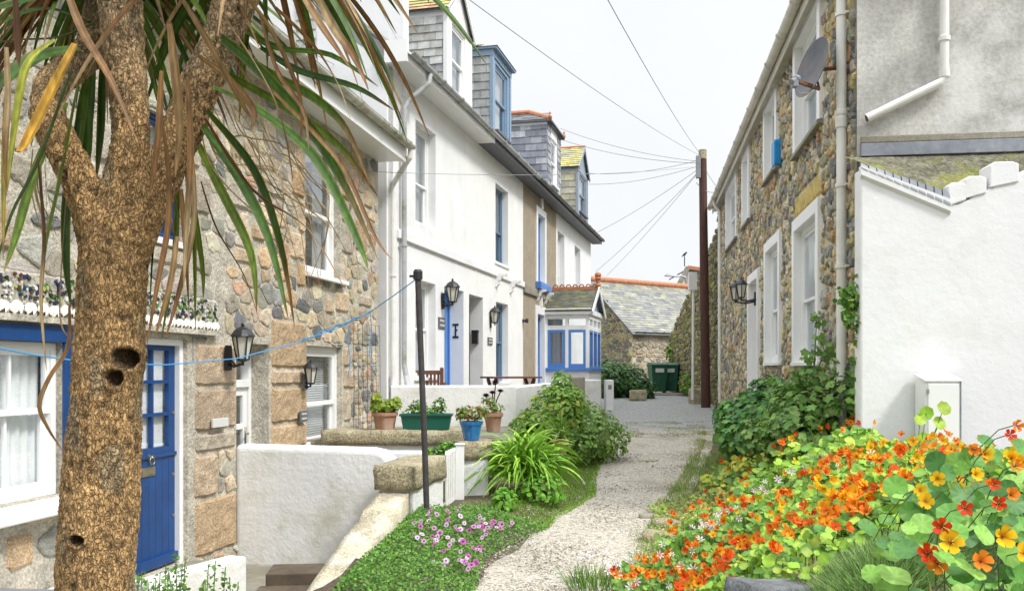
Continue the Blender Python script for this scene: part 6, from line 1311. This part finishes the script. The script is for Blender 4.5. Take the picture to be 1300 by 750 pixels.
def nast(label, poly, nleaf, size, flowers, h=(.08,.30), pal=LT, fs=.78, steep=.0, cl=None):
    """patch of nasturtium: poly = (x0,x1,y0,y1) sheared along the bank"""
    x0,x1,ya,yb = poly; cx, cy = (x0+x1)/2, (ya+yb)/2; base = (cx,cy,soil(cx,cy)); t = thing('nasturtium', label, 'flowering plant', base, 0, 'nasturtiums on the bank')
    def pt():
        while 1:
            u, v = RNG.uniform(-1,1), RNG.uniform(-1,1)
            if u*u+v*v < 1.15: return cx+u*(x1-x0)/2*1.08, cy+v*(yb-ya)/2*1.08
    P = []; St = MB()
    for i in range(nleaf):
        x, y = pt(); g = soil(x,y); hh = RNG.uniform(*h)*(.7+.6*noise.noise(Vector((x*2.5,y*2.5,7)))+.1); P.append((x,y,g+hh))
        if i%4 == 0: St.tube([Vector((x,y,g))-Vector(base), Vector((x,y,g+hh))-Vector(base)], .0025, 4)
    n = len(P); P = np.array(P); nr = RNG.normal(size=(n,3))*.42+[-.1,-.45,.85]
    scat('foliage', BIG if size > .032 else DIN, P, nr, RNG.uniform(0,6.28,n), RNG.uniform(size*.5,size*1.2,n), pick(pal,n,.25), 'leaf', t, base); St.build('stems', 'stem', t)['kind'] = 'stuff'
    for (mes, cnt) in flowers:
        k = 0
        while k < cnt:
            qx, qy = pt(); grp = random.choice((1,1,2,3,5))
            for _ in range(min(grp,cnt-k)):
                x, y = qx+rnd(-.07,.07), qy+rnd(-.09,.09); hh = h[1]*(.85+.6*noise.noise(Vector((x*2.5,y*2.5,7))))+rnd(.0,.06); put_flower(random.choice(mes), (x,y,soil(x,y)+hh), (rnd(-1.1,.8),rnd(-1.3,-.1),rnd(-.2,1.1)), fs*rnd(.7,1.15), t); k += 1
    return t
OY = OR+YE[:1]
nast('orange nasturtiums spilling over the edge of the gravel at bottom centre', (.74,1.5,5.2,6.9), 1000, .024, [(OR,95)], (.05,.17), [(.12,.27,.04),(.18,.34,.05),(.25,.40,.06),(.09,.20,.04)])
nast('orange nasturtiums on the slope behind the white star flowers', (1.25,2.3,6.3,8.3), 700, .028, [(OR,70),(YE,10)], (.06,.19), [(.13,.28,.04),(.18,.34,.05),(.24,.38,.06)])
nast('deep orange nasturtium mass in the middle of the bank', (1.0,1.85,3.9,5.4), 1400, .025, [(OR,88),(RE,8)], (.08,.24))
nast('thick yellow green nasturtium leaves with scattered orange flowers right of the middle mass', (1.55,2.75,4.2,6.2), 1500, .028, [(OR,66),(YE,26)], (.09,.28))
nast('nasturtiums with mixed orange and yellow flowers under the meter box', (2.4,4.1,5.8,8.0), 1700, .030, [(OR,66),(YE,24)], (.05,.17))
nast('orange nasturtiums climbing beside the pale mallow bush', (2.1,3.2,7.4,8.9), 650, .036, [(OR,22),(YE,6)], (.08,.32))
nast('yellow orange nasturtiums behind the grey green heath tuft', (1.65,2.4,4.0,5.1), 900, .031, [(YE,30),(OR,44)], (.08,.26))
nast('large leaved nasturtium with pure yellow flowers in the right foreground', (1.06,1.6,1.85,2.65), 170, .033, [(YE,3),(RE,2),(OR,3)], (.08,.24), [(.12,.30,.05),(.17,.37,.06),(.08,.21,.05),(.24,.43,.08)], .7)
nast('nasturtiums with broad blue green leaves against the right picture edge', (1.80,2.7,2.9,4.2), 620, .033, [(YE,14),(OR,14),(RE,3)], (.10,.29), [(.12,.29,.06),(.18,.37,.07),(.08,.21,.06),(.25,.43,.08)], .7)
fgn = thing('nasturtium', 'group of the biggest yellow and red nasturtium blooms at the lower right corner', 'flowering plant', (1.02,2.0,soil(1.02,2.0)), 0, 'nasturtiums on the bank'); m = MB(); Pf = []
for (px_,py_,z_,k_) in ((1207,688,1.95,'Y'),(1272,680,1.9,'Y'),(1300,702,1.9,'Y'),(1225,645,2.2,'R'),(1178,703,2.0,'R'),(1190,715,2.0,'O'),(1196,668,2.05,'R'),(1168,622,2.5,'Y'),(1190,607,2.5,'Y'),(1214,620,2.4,'Y'),(1238,602,2.4,'Y'),(1175,636,2.4,'Y'),(1268,640,2.2,'R'),(1262,615,2.3,'R'),(1288,592,2.3,'O'),(1283,628,2.3,'O'),(1245,712,1.95,'O'),(1150,655,2.6,'O'),(1236,570,2.6,'O'),(1250,576,2.6,'Y'),(1290,540,2.5,'O'),(1282,552,2.5,'R')):
    e = W(px_,py_,z_); me_ = {'Y':YE[0],'R':RE[0],'O':OR[1]}[k_]; put_flower(me_, e, (rnd(-.5,.2),-1,rnd(.0,.45)), rnd(.85,1.05)*(.74 if z_ < 2.1 else .58)*(1 if k_ == 'Y' else .85), fgn)
    dx_ = rnd(-.06,.06); m.tube([e+Vector((dx_*1.6,.16,-.17))-fgn.location, e+Vector((dx_,.11,-.08))-fgn.location, e+Vector((dx_*.4,.05,-.015))-fgn.location, e+Vector((0,.01,0))-fgn.location], .0016, 5)
    for q_ in range(5): Pf.append((e.x+rnd(-.1,.1), e.y+rnd(.03,.2), e.z+rnd(-.16,.0)))
m.build('stems','stem',fgn)['kind'] = 'stuff'; n = len(Pf); scat('foliage', BIG, Pf, RNG.normal(size=(n,3))*.35+[-.1,-.7,.7], RNG.uniform(0,6.28,n), RNG.uniform(.018,.036,n), pick([(.12,.30,.05),(.17,.37,.06),(.08,.21,.05),(.24,.43,.08)],n), 'leaf', fgn, tuple(fgn.location))
nast('low yellowing nasturtiums creeping to the gravel beside the bedded stones', (1.45,2.5,8.3,10.0), 700, .022, [(OR,16)], (.03,.10), [(.30,.44,.06),(.42,.46,.08),(.20,.36,.05),(.50,.36,.12)])
def regC(): y = rnd(4.8,10.5); return interp(XR,y)+rnd(-.12,.5)*rnd(.3,1), y
Pc = [(x,y,max(soil(x,y),lane(y)+.01)+rnd(.0,.05)) for x,y in (regC() for _ in range(9000))]; n = len(Pc)
tag(scat('creeping_plants', OV, Pc, RNG.normal(size=(n,3))*.5+[0,-.3,.9], RNG.uniform(0,6.28,n), RNG.uniform(.010,.028,n), pick([(.16,.34,.04),(.26,.42,.07),(.50,.34,.22),(.58,.42,.32),(.22,.36,.06),(.34,.40,.12)],n,.25), 'leaf'), 'low creeping leaves and pinkish dry stems along the edge of the gravel', 'ground cover', kind='stuff')
# three tall nasturtium leaves in front of the meter box
nt_ = thing('nasturtium', 'lone nasturtium shoot with four round leaves in front of the meter box', 'flowering plant', (3.15,7.2,soil(3.15,7.2))); m = MB(); P = []
for (px_,py_,r_) in ((1176,524,.055),(1198,518,.058),(1192,537,.055),(1171,556,.05),(1168,532,.05)):
    e = W(px_,py_,7.2); P.append((tuple(e),r_)); m.tube([Vector((0,0,0)), (e-nt_.location)*.6+Vector((.02,0,-.05)), e-nt_.location], .003, 5)
m.build('stems','stem',nt_); scat('foliage', DIN, [p[0] for p in P], RNG.normal(size=(5,3))*.3+[0,-1,.4], RNG.uniform(0,6,5), [p[1] for p in P], pick(LT,5), 'leaf', nt_, tuple(nt_.location))
for px_,py_ in ((1182,555),(1196,559)): put_flower(YE[0], W(px_,py_,7.15), (0,-1,.2), 1.1, nt_)
def clump(name, label, cat, x, y, r, n, L_, w, pal, flowers=None, group=None, cnt=0, fz=None, spread=.5, fsz=1, kind=None, part='leaves', fr=1.0, hump=0):
    base = (x,y,soil(x,y)); t = thing(name, label, cat, base, 0, group); a = RNG.uniform(0,6.28,n); rr = RNG.uniform(0,1,n)**.5*r
    P = np.stack([x+rr*np.cos(a), y+rr*np.sin(a), np.zeros(n)],1); P[:,2] = [soil(p[0],p[1])-.01+hump*(max(0,1-math.hypot(p[0]-x,p[1]-y)/r)**.6)*(1+.35*noise.noise(Vector((p[0]*9,p[1]*9,3)))) for p in P]
    nr = np.stack([np.cos(a)*rr/r*spread+RNG.normal(size=n)*.25, np.sin(a)*rr/r*spread+RNG.normal(size=n)*.25, np.ones(n)],1); LL = RNG.uniform(.5,1.15,n)*L_
    scat(part, BL, P, nr, RNG.uniform(0,6.28,n), np.stack([np.full(n,w),LL*.6,LL],1), pick(pal,n,.3), 'leaf', t, base)
    for k in range(cnt):
        a_ = rnd(0,6.28); q = math.sqrt(rnd(0,1))*r*fr; X_, Y_ = x+q*math.cos(a_), y+q*math.sin(a_); put_flower(random.choice(flowers), (X_,Y_,soil(X_,Y_)+(fz or L_*.8)+rnd(-.04,.05)), (rnd(-.7,.6),rnd(-1.1,-.3),rnd(.2,1)), fsz*rnd(.8,1.2), t)
    return t
# white star flowers in clumps
for lb, x, y, r, c in (('white star flowers with strap leaves highest on the bank beside the mallow bushes',2.35,7.6,.42,17),('white star flowers halfway up the bank among orange nasturtiums',1.6,7.3,.38,15),('a few white star flowers at the gravel edge, nearest the picture bottom',.92,5.9,.34,6),
   ('white star flowers low on the path side of the orange mass',1.22,6.7,.25,5),('white star flowers growing below the white wall',2.55,6.4,.25,5),('small tuft of pale flowers on the outermost stones by the gravel',.62,6.6,.22,6)):
    clump('star_lily', lb, 'flowering plant', x, y, r, 260, .20, .008, [(.12,.25,.03),(.16,.30,.04),(.08,.18,.03)], WH, 'white star flowers on the bank', c, .20, fsz=.85)
clump('heath_tuft', 'bushy grey green heath tuft in the right foreground at the bottom edge', 'plant', 1.50, 3.66, .36, 8000, .10, .0042, [(.20,.36,.10),(.28,.44,.14),(.12,.24,.06),(.40,.50,.22)], spread=1.8, hump=.11)
clump('dry_heath', 'fading pink seed heads beside the grey green heath tuft', 'plant', 1.30, 3.95, .24, 2200, .10, .006, [(.55,.32,.25),(.62,.42,.33),(.42,.34,.16),(.35,.36,.14)], spread=1.2, hump=.10)
clump('heath_tuft', 'dark feathery tuft right of the yellow nasturtium flowers at the right edge', 'plant', 1.55, 2.6, .2, 1400, .2, .004, [(.05,.11,.04),(.08,.15,.05)], spread=.9)
m = MB(); rough_block(m, -.2, .2, .26, lambda x: -.3, lambda x: .06, seed=3, sub=(8,6,4)); o = m.build('rock', 'dark_rock', smooth=True); o.location = (1.14,3.85,.69); o.rotation_euler = (0,.1,.4); tag(o, 'slate grey rock poking out at the bottom edge of the bank', 'rock')
clump('yellowing_nasturtium', 'short yellowing growth at the foot of the dark mallow bush', 'plant', 2.75, 10.5, .5, 10, .1, .01, LT)
nast('yellow leaved nasturtiums under the dark mallow bush at the lane edge', (2.25,3.0,9.3,11.2), 420, .034, [(OR,6)], (.04,.2), [(.40,.45,.04),(.55,.50,.05),(.22,.36,.05),(.14,.28,.05)])
# ---- vines
def vine(label, pts, r, n, base):
    t = thing('climbing_plant', label, 'climber', base); P = []; m = MB(); q = catmull([Vector(p) for p in pts],4); m.tube([p-Vector(base) for p in q], .006, 5); m.build('stems','stem',t)
    for i in range(n): p = random.choice(q); P.append((p.x+rnd(-1,1)*r,p.y+rnd(-1,.3)*r,p.z+rnd(-1,1)*r))
    scat('foliage', LO, P, RNG.normal(size=(n,3))*.6+[-.2,-.8,.4], RNG.uniform(0,6,n), RNG.uniform(.018,.042,n), pick(MD,n), 'leaf', t, base)
b_ = W(1084,500,8.5); vine('leafy climber rising beside the white downpipe at the corner', [W(1086,520,8.5),W(1086,480,8.5),W(1090,440,8.45),W(1092,425,8.45)], .06, 70, tuple(b_))
b_ = W(1082,400,8.5); vine('green tuft hanging on the white downpipe halfway up', [W(1090,362,8.45),W(1082,380,8.4),W(1072,378,8.4),W(1084,400,8.4),W(1082,412,8.4)], .085, 150, tuple(b_))
# ---- left side planting
bush('leafy_shrub', 'tall light green shrub in front of the long white garden wall', 'shrub', (.75,13.0,soil(.75,13)), [(.62,13.2,.95,.42,.55,.5),(.42,13.0,.75,.42,.5,.35),(.75,13.5,1.35,.20,.3,.30),(.80,13.4,1.15,.3,.4,.3),(.25,12.9,.80,.3,.4,.28)], 2400, OV, .085, [(.18,.36,.04),(.26,.45,.06),(.33,.52,.08),(.12,.25,.04),(.38,.44,.09)], .7, stems=26)
bush('leafy_shrub', 'rounded shrub with small pale edged leaves reaching the gravel', 'shrub', (1.25,13.4,soil(1.25,13.4)), [(1.2,13.4,.72,.42,.55,.42),(1.42,13.8,.60,.38,.5,.34),(.95,13.0,.62,.32,.4,.32),(1.1,14.2,.85,.35,.5,.38)], 2400, OV, .06, [(.22,.38,.06),(.28,.46,.09),(.13,.25,.04),(.38,.52,.16),(.09,.18,.04)], .7, stems=18)
# agapanthus: arching strap leaves
ag_ = thing('agapanthus', 'big clump of arching bright green strap leaves beside the pillar', 'plant', (.12,10.1,soil(.12,10.1))); m = MB()
for i in range(280):
    a = rnd(0,6.28); el = rnd(.45,1.35); L_ = rnd(.48,.78); o_ = Vector((rnd(-.16,.16),rnd(-.12,.12),rnd(.12,.36))); v = Vector((math.cos(a)*math.cos(el),math.sin(a)*math.cos(el),math.sin(el))); pts = [o_]
    for k in range(5): pts.append(pts[-1]+v*L_/5); v = (v+Vector((0,0,-.42))).normalized()
    c = random.choice([(.17,.38,.025),(.23,.46,.04),(.11,.28,.02),(.32,.54,.07)]); strap(m, pts, .030, c, (.35,.42,.06), tip=1.05)
m.build('leaves','strap',ag_,smooth=True,fix=False)
bush('leafy_plant', 'bright green soft leaved plant under the arching strap leaves', 'plant', (.25,9.75,soil(.25,9.75)), [(.30,9.8,.33,.28,.25,.22),(-.05,9.7,.24,.14,.15,.13)], 520, OV, .06, [(.13,.33,.03),(.18,.40,.04)], .6, stems=6)
bush('leafy_plant', 'small soft green weed at the foot of the white pillar', 'plant', (-.08,9.25,soil(-.08,9.25)), [(-.08,9.25,.30,.13,.12,.15)], 130, OV, .065, [(.13,.33,.03),(.18,.40,.04)], .6, stems=5)
# potted strap plant in the shrubs
def pot(name, label, cat, x, y, z, r0, r1, h, mat, rim=.02, group=None, soilz=.9):
    t = thing(name, label, cat, (x,y,z), 0, group); m = MB(); m.lathe([(r0*.9,0),(r0,.005),(lerp(r0,r1,.82),h*.80),(lerp(r0,r1,.82)+rim*.8,h*.81),(r1+rim*.6,h),(r1-.012,h),(r1-.02,h*.86)], (0,0,0), 26); m.build('pot', mat, t, smooth=False); m = MB(); m.lathe([(0,h*.85),(r1-.02,h*.86),(0,h*.9)], (0,0,0), 14); m.build('compost','potsoil',t); return t
pt_ = W(712,577,11.6); pp_ = pot('plant_pot', 'small pale buff pot with strap leaved plant between the shrubs', 'potted plant', pt_.x, 11.6, pt_.z, .07, .085, .20, 'terracotta_pot'); m = MB()
for i in range(34):
    a = rnd(0,6.28); el = rnd(.5,1.4); L_ = rnd(.35,.6); v = Vector((math.cos(a)*math.cos(el),math.sin(a)*math.cos(el),math.sin(el))); pts = [Vector((0,0,.18))]
    for k in range(5): pts.append(pts[-1]+v*L_/5); v = (v+Vector((0,0,-.33))).normalized()
    strap(m, pts, .018, (.14,.28,.04), (.40,.36,.12), tip=.9)
m.build('leaves','strap',pp_,smooth=True,fix=False)
# pots on the ledge
def potleaf(t, c, blobs, n, tm__, size, pal): P, Q_ = bushpts([(c[0]+b[0],c[1]+b[1],c[2]+b[2],*b[3:]) for b in blobs], n, .35); k = len(P); scat('foliage', tm__, P, Q_+[0,-.2,.5]+RNG.normal(size=(k,3))*.4, RNG.uniform(0,6,k), RNG.uniform(size*.6,size*1.2,k), pick(pal,k,.25), 'leaf', t, tuple(t.location))
ZL = .925
c = W(488,547,11.1); t = pot('plant_pot', 'weathered terracotta pot of yellow green geranium by the cottage corner', 'potted plant', c.x, 11.15, ZL, .115, .15, .21, 'terracotta_pot'); potleaf(t, (c.x,11.15,ZL), [(0,0,.28,.17,.14,.09),(-.1,0,.36,.07,.07,.08),(.13,0,.31,.08,.08,.08)], 170, LO, .045, [(.26,.36,.04),(.34,.42,.05),(.18,.28,.04)])
c = W(541,547,11.1); t = thing('trough_planter', 'long green plastic trough of white flowering seedlings on the ledge', 'planter', (c.x,11.15,ZL)); m = MB(); L2 = .31
m.add([(-L2*.9,-.08,0),(L2*.9,-.08,0),(L2*.9,.08,0),(-L2*.9,.08,0),(-L2,-.1,.19),(L2,-.1,.19),(L2,.1,.19),(-L2,.1,.19)], [(3,2,1,0),(0,1,5,4),(1,2,6,5),(2,3,7,6),(3,0,4,7)]); 
for a,b,c_,d in ((-L2-.015,L2+.015,-.115,-.095),(-L2-.015,L2+.015,.095,.115),): m.box(a,b,c_,d,.165,.195)
m.box(-L2-.015,-L2+.005,-.095,.095,.165,.195); m.box(L2-.005,L2+.015,-.095,.095,.165,.195); m.build('trough','trough',t,bevel=.006); m = MB(); m.box(-L2+.01,L2-.01,-.09,.09,.14,.165); m.build('compost','potsoil',t)
potleaf(t, (c.x,11.15,ZL), [(0,0,.23,.28,.09,.07),(-.1,0,.3,.1,.08,.07),(.16,0,.3,.08,.08,.1)], 380, OV, .04, [(.10,.24,.04),(.16,.32,.06),(.07,.17,.03)])
for k in range(9): put_flower(WH[1], (c.x+rnd(-.25,.28),11.05,ZL+rnd(.27,.40)), (rnd(-.3,.3),-1,.4), .6, t)
c = W(592.5,562,10.05); zp = .872; t = pot('plant_pot', 'glazed blue pot of red tinged succulent on the gate pillar', 'potted plant', pc.x+.0, 10.1, zp, .085, .125, .215, 'bluepot', .012); potleaf(t, (pc.x,10.1,zp), [(0,0,.30,.16,.13,.09),(.12,0,.32,.08,.08,.07),(-.1,0,.30,.08,.08,.07)], 330, OV, .042, [(.16,.27,.04),(.25,.34,.06),(.33,.12,.06),(.12,.20,.04)])
c = W(626,546,11.3); t = pot('plant_pot', 'terracotta pot with dark purple aeonium rosettes on tall stems', 'potted plant', c.x, 11.35, .80+.08, .08, .115, .24, 'terracotta_pot'); m = MB(); hd2 = []
for (dx,dz,s_) in ((.03,.60,.085),(-.09,.44,.07),(.09,.50,.06),(-.01,.48,.06)): m.tube([Vector((0,0,.2)),Vector((dx*.5,0,.2+dz*.4)),Vector((dx,0,dz))], .009, 6); hd2.append((dx,dz,s_))
m.build('stems','woody',t)
for dx,dz,s_ in hd2:
    P = [(c.x+dx,11.35,.88+dz+i*.0012) for i in range(26)]; nr = []; 
    for i in range(26): a = i*2.4; e_ = .25+i/26*1.1; nr.append((-math.cos(a)*math.sin(e_), -math.sin(a)*math.sin(e_), math.cos(e_)))
    yw = RNG.uniform(0,6,26); 
    m = MB()
    for i in range(26):
        a = i*2.4; e_ = .15+i/26*1.15; v = Vector((math.cos(a)*math.cos(e_), math.sin(a)*math.cos(e_), math.sin(e_))); L_ = s_*(1-.35*i/26); strap(m, [Vector((dx,0,dz)),Vector((dx,0,dz))+v*L_*.5,Vector((dx,0,dz))+v*L_], .026, (.045,.012,.02), (.09,.03,.035), tip=.9, side=Vector((-math.sin(a),math.cos(a),0)))
    m.build('rosette','strap',t,smooth=True,fix=False)
potleaf(t, (c.x,11.35,.88), [(0,0,.30,.14,.12,.09),(-.05,0,.38,.1,.1,.06)], 160, OV, .045, [(.18,.28,.05),(.28,.30,.08)])
pt2 = W(555,577,10.6); t = thing('planter_box', 'low dark green planter of bright seedlings behind the granite cap', 'planter', (pt2.x,10.6,.66)); m = MB(); m.box(-.22,.24,-.1,.1,-.12,.0); m.build('trough','trough',t,bevel=.006); potleaf(t, (pt2.x,10.6,.66), [(0,0,.04,.22,.1,.06),(.12,0,.1,.12,.1,.08)], 300, OV, .045, [(.12,.30,.04),(.18,.38,.05)])
# osteospermum mound
os_ = thing('daisy_mound', 'sprawling green mound dotted with pink purple daisies beside the sloping stone', 'flowering plant', (-.35,7.3,soil(-.35,7.3))); P = []; 
def omound(n, cnt=0):
    out = []
    while len(out) < n:
        y = rnd(5.6,8.7); xa = interp(WL,y)+.20; xb = interp(XL,y)+.02+.12*math.sin(y*2.3); x = rnd(xa,xb); e = min((x-xa)/.12, (xb-x)/.3, (8.7-y)/.4, 1); hh = .21*max(0,e)**.5*(1+.25*noise.noise(Vector((x*3,y*3,2)))); out.append((x,y,soil(x,y)+rnd(.35,1)**.5*hh))
    return out
P = omound(15000); n = len(P); scat('foliage', OV, P, RNG.normal(size=(n,3))*.5+[0,-.4,.8], RNG.uniform(0,6.28,n), RNG.uniform(.012,.026,n), pick([(.09,.23,.025),(.11,.27,.03),(.16,.34,.04),(.05,.13,.02),(.20,.36,.08)],n,.25), 'leaf', os_, tuple(os_.location))
k = 0
while k < 98:
    x, y, z_ = omound(1)[0]
    pxx = 650+x/y*FPX
    if not 525 < pxx < 668 or y < 6.4 or y > 8.1 or (pxx < 560 and rnd(0,1) < .6): continue
    put_flower(random.choice(PU), (x,y,max(z_,soil(x,y)+.15)+.03), (rnd(-.8,.6),rnd(-1.2,-.2),rnd(.3,1)), rnd(.6,1.0), os_); k += 1
# sprigs at bottom left by the low wall
sp = thing('hedge_sprigs', 'upright green sprigs in front of the low white wall at bottom left', 'plant', (-2.2,5.6,.0)); P = []; m = MB()
for i in range(46):
    px_ = rnd(165,300); b_ = W(px_, 765, 5.6); hh = rnd(.02,.12) if rnd(0,1) < .7 else rnd(.12,.30); b_ = Vector((b_.x,b_.y+rnd(-.2,.2),.02)); tpp = b_+Vector((rnd(-.05,.05),0,hh+.20)); m.tube([b_-sp.location, tpp-sp.location], .003, 4)
    for j in range(int(14+hh*90)): t_ = j/(14+hh*90); q_ = b_.lerp(tpp,.15+.85*t_); P.append((q_.x+rnd(-.03,.03)*(1.2-t_),q_.y+rnd(-.03,.03),q_.z))
m.build('stems','stem',sp); n = len(P); scat('foliage', OV, P, RNG.normal(size=(n,3))*.6+[0,-.3,.8], RNG.uniform(0,6,n), RNG.uniform(.018,.036,n), pick([(.12,.26,.05),(.18,.34,.07)],n), 'leaf', sp, tuple(sp.location))
# far shrub below the outbuilding, plants by the bins
c = W(795,480,29); bush('laurel_bush', 'dark green bush between the porch and the green bins', 'bush', (c.x,29.5,.75), [(c.x,29.8,1.25,.75,.8,.65),(c.x+.5,29.2,1.0,.5,.6,.4),(c.x-.6,29.5,1.3,.6,.7,.7)], 2200, OV, .14, [(.03,.09,.025),(.05,.13,.03),(.08,.18,.04)], .6, stems=10)
c = W(877,455,30); bush('wall_shrub', 'light green shrub growing out of the mossy wall right of the bins', 'shrub', (W(870,0,31).x,31.3,.8), [(W(857,0,32.5).x,32.9,2.3,.3,.3,.35),(W(876,0,30).x,30.3,1.2,.3,.4,.35)], 420, OV, .11, [(.20,.34,.04),(.14,.28,.04)], .6, stems=6)
m = MB(); rough_block(m, -.25,.25,.4, lambda x: 0, lambda x: .34, seed=8, sub=(6,5,4)); o = m.build('boulder','lichen',smooth=True); o.location = (W(810,0,28).x,28,.7); tag(o,'rounded boulder at the foot of the dark green bush','rock')
# ivy and moss on boundary walls
# ---- ground cover (uncountable)
def cover(name, label, cat, n, region, L_, w, pal, lean=.3, dens=None):
    P = []; 
    while len(P) < n:
        x, y = region()
        if dens and noise.noise(Vector((x*1.6,y*1.6,dens))) < -.05: continue
        P.append((x,y,max(soil(x,y), lane(y)+.01 if interp(XL,y)<x<interp(XR,y) else -9)-.005))
    nr = RNG.normal(size=(n,3))*lean+[0,0,1]; LL = RNG.uniform(.5,1.3,n)*L_
    return tag(scat(name, BL, P, nr, RNG.uniform(0,6.28,n), np.stack([np.full(n,w),LL*.6,LL],1), pick(pal,n,.3), 'leaf'), label, cat, kind='stuff')
def regR(): y = 2.2+rnd(0,1)**.8*12; return interp(XR,y)+rnd(-.08,1)*1.9, y
def regRe(): y = rnd(5,19); return interp(XR,y)+rnd(-.35,.35)*abs(rnd(0,1)), y
def regL(): y = rnd(8.6,15.5); return interp(XL,y)+.12-abs(random.gauss(0,.45)), y
cover('bank_grass', 'grass and ground growth covering the right hand bank', 'grass', 26000, regR, .09, .006, [(.15,.30,.04),(.22,.38,.06),(.28,.40,.08),(.38,.36,.14),(.12,.22,.04)], .5)
cover('verge_grass', 'sparse dry and green grass along the right edge of the gravel', 'grass', 18000, regRe, .035, .005, [(.18,.34,.05),(.36,.36,.11),(.45,.28,.14),(.26,.40,.07)], .6, 3)
cover('moss_patch', 'bright green mossy grass on the left edge of the gravel', 'grass', 32000, regL, .035, .006, [(.20,.38,.03),(.28,.44,.04),(.15,.28,.03)], .6)
def regF(): y = rnd(17,20.5); return rnd(interp(XL,y),interp(XR,y)), y
cover('lane_grass', 'thin green strip of grass across the lane before the grey gravel', 'grass', 5000, regF, .03, .007, [(.22,.30,.06),(.30,.32,.10)], .6, 9)
# pebbles
n = 15000; P = []
while len(P) < n:
    y = 5.6+rnd(0,1)**1.5*9; x = rnd(interp(XL,y)-.35,interp(XR,y)+.25); P.append((x,y,max(lane(y)+.012, soil(x,y))+.001))
sc_ = RNG.uniform(.004,.011,n)*np.where(RNG.uniform(0,1,n)<.03,2.2,1); tag(scat('loose_gravel', RO, P, RNG.normal(size=(n,3))*.25+[0,0,1], RNG.uniform(0,6.28,n), np.stack([sc_,sc_,sc_*.6],1), pick([(.44,.40,.33),(.34,.30,.25),(.54,.50,.43),(.26,.24,.21),(.44,.36,.28),(.18,.175,.17)],n,.2), 'pebble', smooth=False), 'loose pebbles scattered over the lane', 'gravel', kind='stuff')
for i,(x,y,s_,lb) in enumerate(((1.38,9.2,.09,'fist sized pale stone on the right edge of the gravel'),(2.05,13.6,.14,'flat grey slab set in the gravel near the dark bush'),(.72,6.85,.10,'broken stone at the path edge beside the pale flowers'),(1.5,8.7,.16,'larger pinkish stone bedded in the foot of the bank'),(1.35,8.1,.18,'long tan stone edging the bank above the gravel'))):
    m = MB(); rough_block(m,-s_,s_,s_*1.3,lambda x: -s_*.5,lambda x: s_*.45 if i != 1 else .02,seed=i*3,sub=(6,5,4)); o = m.build('stone','lichen' if i else 'concrete',smooth=True); o.location = (x,y,gz(x,y)+.01); o.rotation_euler = (0,0,i*.7); tag(o,lb,'stone')
# ================================================================ CAMERA, SKY, SUN
cam = D.cameras.new('camera'); co = D.objects.new('camera', cam); COL.objects.link(co); SC.camera = co
co.location = (0,0,EYE); co.rotation_euler = (R(90),0,0); cam.sensor_width = 36; cam.lens = FPX/1300*36; cam.shift_y = (HY-375)/1300; cam.clip_end = 3000; cam.clip_start = .05
w = D.worlds.new('World'); SC.world = w; w.use_nodes = True; nt = w.node_tree; ns = nt.nodes; L = nt.links; ns.clear()
SE, SA = R(50), R(125)
sk = ns.new('ShaderNodeTexSky'); sk.sky_type = 'NISHITA'; sk.sun_disc = False; sk.sun_elevation = SE; sk.sun_rotation = SA; sk.dust_density = 4; sk.air_density = 1.0
hs_ = ns.new('ShaderNodeHueSaturation'); hs_.inputs['Saturation'].default_value = .10; L.new(sk.outputs[0], hs_.inputs['Color'])
mx = ns.new('ShaderNodeMix'); mx.data_type = 'RGBA'; mx.inputs['Factor'].default_value = .94; L.new(hs_.outputs[0], mx.inputs[6]); tcw = ns.new('ShaderNodeTexCoord'); spz = ns.new('ShaderNodeSeparateXYZ'); L.new(tcw.outputs['Generated'], spz.inputs[0])
rz_ = ns.new('ShaderNodeValToRGB'); L.new(spz.outputs['Z'], rz_.inputs[0]); rz_.color_ramp.elements[0].position = .42; rz_.color_ramp.elements[0].color = (4.25,4.38,4.47,1); rz_.color_ramp.elements[1].position = .95; rz_.color_ramp.elements[1].color = (13,13.6,14.3,1); 
cn = ns.new('ShaderNodeTexNoise'); cn.inputs['Scale'].default_value = 2.2; cn.inputs['Detail'].default_value = 5; L.new(tcw.outputs['Generated'], cn.inputs['Vector'])
cm = ns.new('ShaderNodeMapRange'); cm.inputs['From Min'].default_value = .35; cm.inputs['From Max'].default_value = .65; cm.inputs['To Min'].default_value = .93; cm.inputs['To Max'].default_value = 1.03; L.new(cn.outputs['Fac'], cm.inputs['Value'])
cs = ns.new('ShaderNodeVectorMath'); cs.operation = 'SCALE'; L.new(rz_.outputs[0], cs.inputs[0]); L.new(cm.outputs[0], cs.inputs['Scale']); L.new(cs.outputs[0], mx.inputs[7])
bg = ns.new('ShaderNodeBackground'); bg.inputs['Strength'].default_value = .13; L.new(mx.outputs[2], bg.inputs['Color'])
wo = ns.new('ShaderNodeOutputWorld'); L.new(bg.outputs[0], wo.inputs[0])
sl_ = D.lights.new('sun','SUN'); sl_.energy = 1.75; sl_.angle = R(10); sl_.color = (1,.975,.93); so = D.objects.new('sun', sl_); COL.objects.link(so)
sd_ = Vector((math.sin(SA)*math.cos(SE), math.cos(SA)*math.cos(SE), math.sin(SE))); so.rotation_euler = sd_.to_track_quat('Z','Y').to_euler(); so.location = (0,0,20)
SC.view_settings.view_transform = 'Standard'; SC.view_settings.look = 'None'; SC.view_settings.gamma = 1; SC.view_settings.exposure = .86
SC.cycles.max_bounces = 8; SC.cycles.transparent_max_bounces = 16; SC.cycles.diffuse_bounces = 4; SC.cycles.use_denoising = True
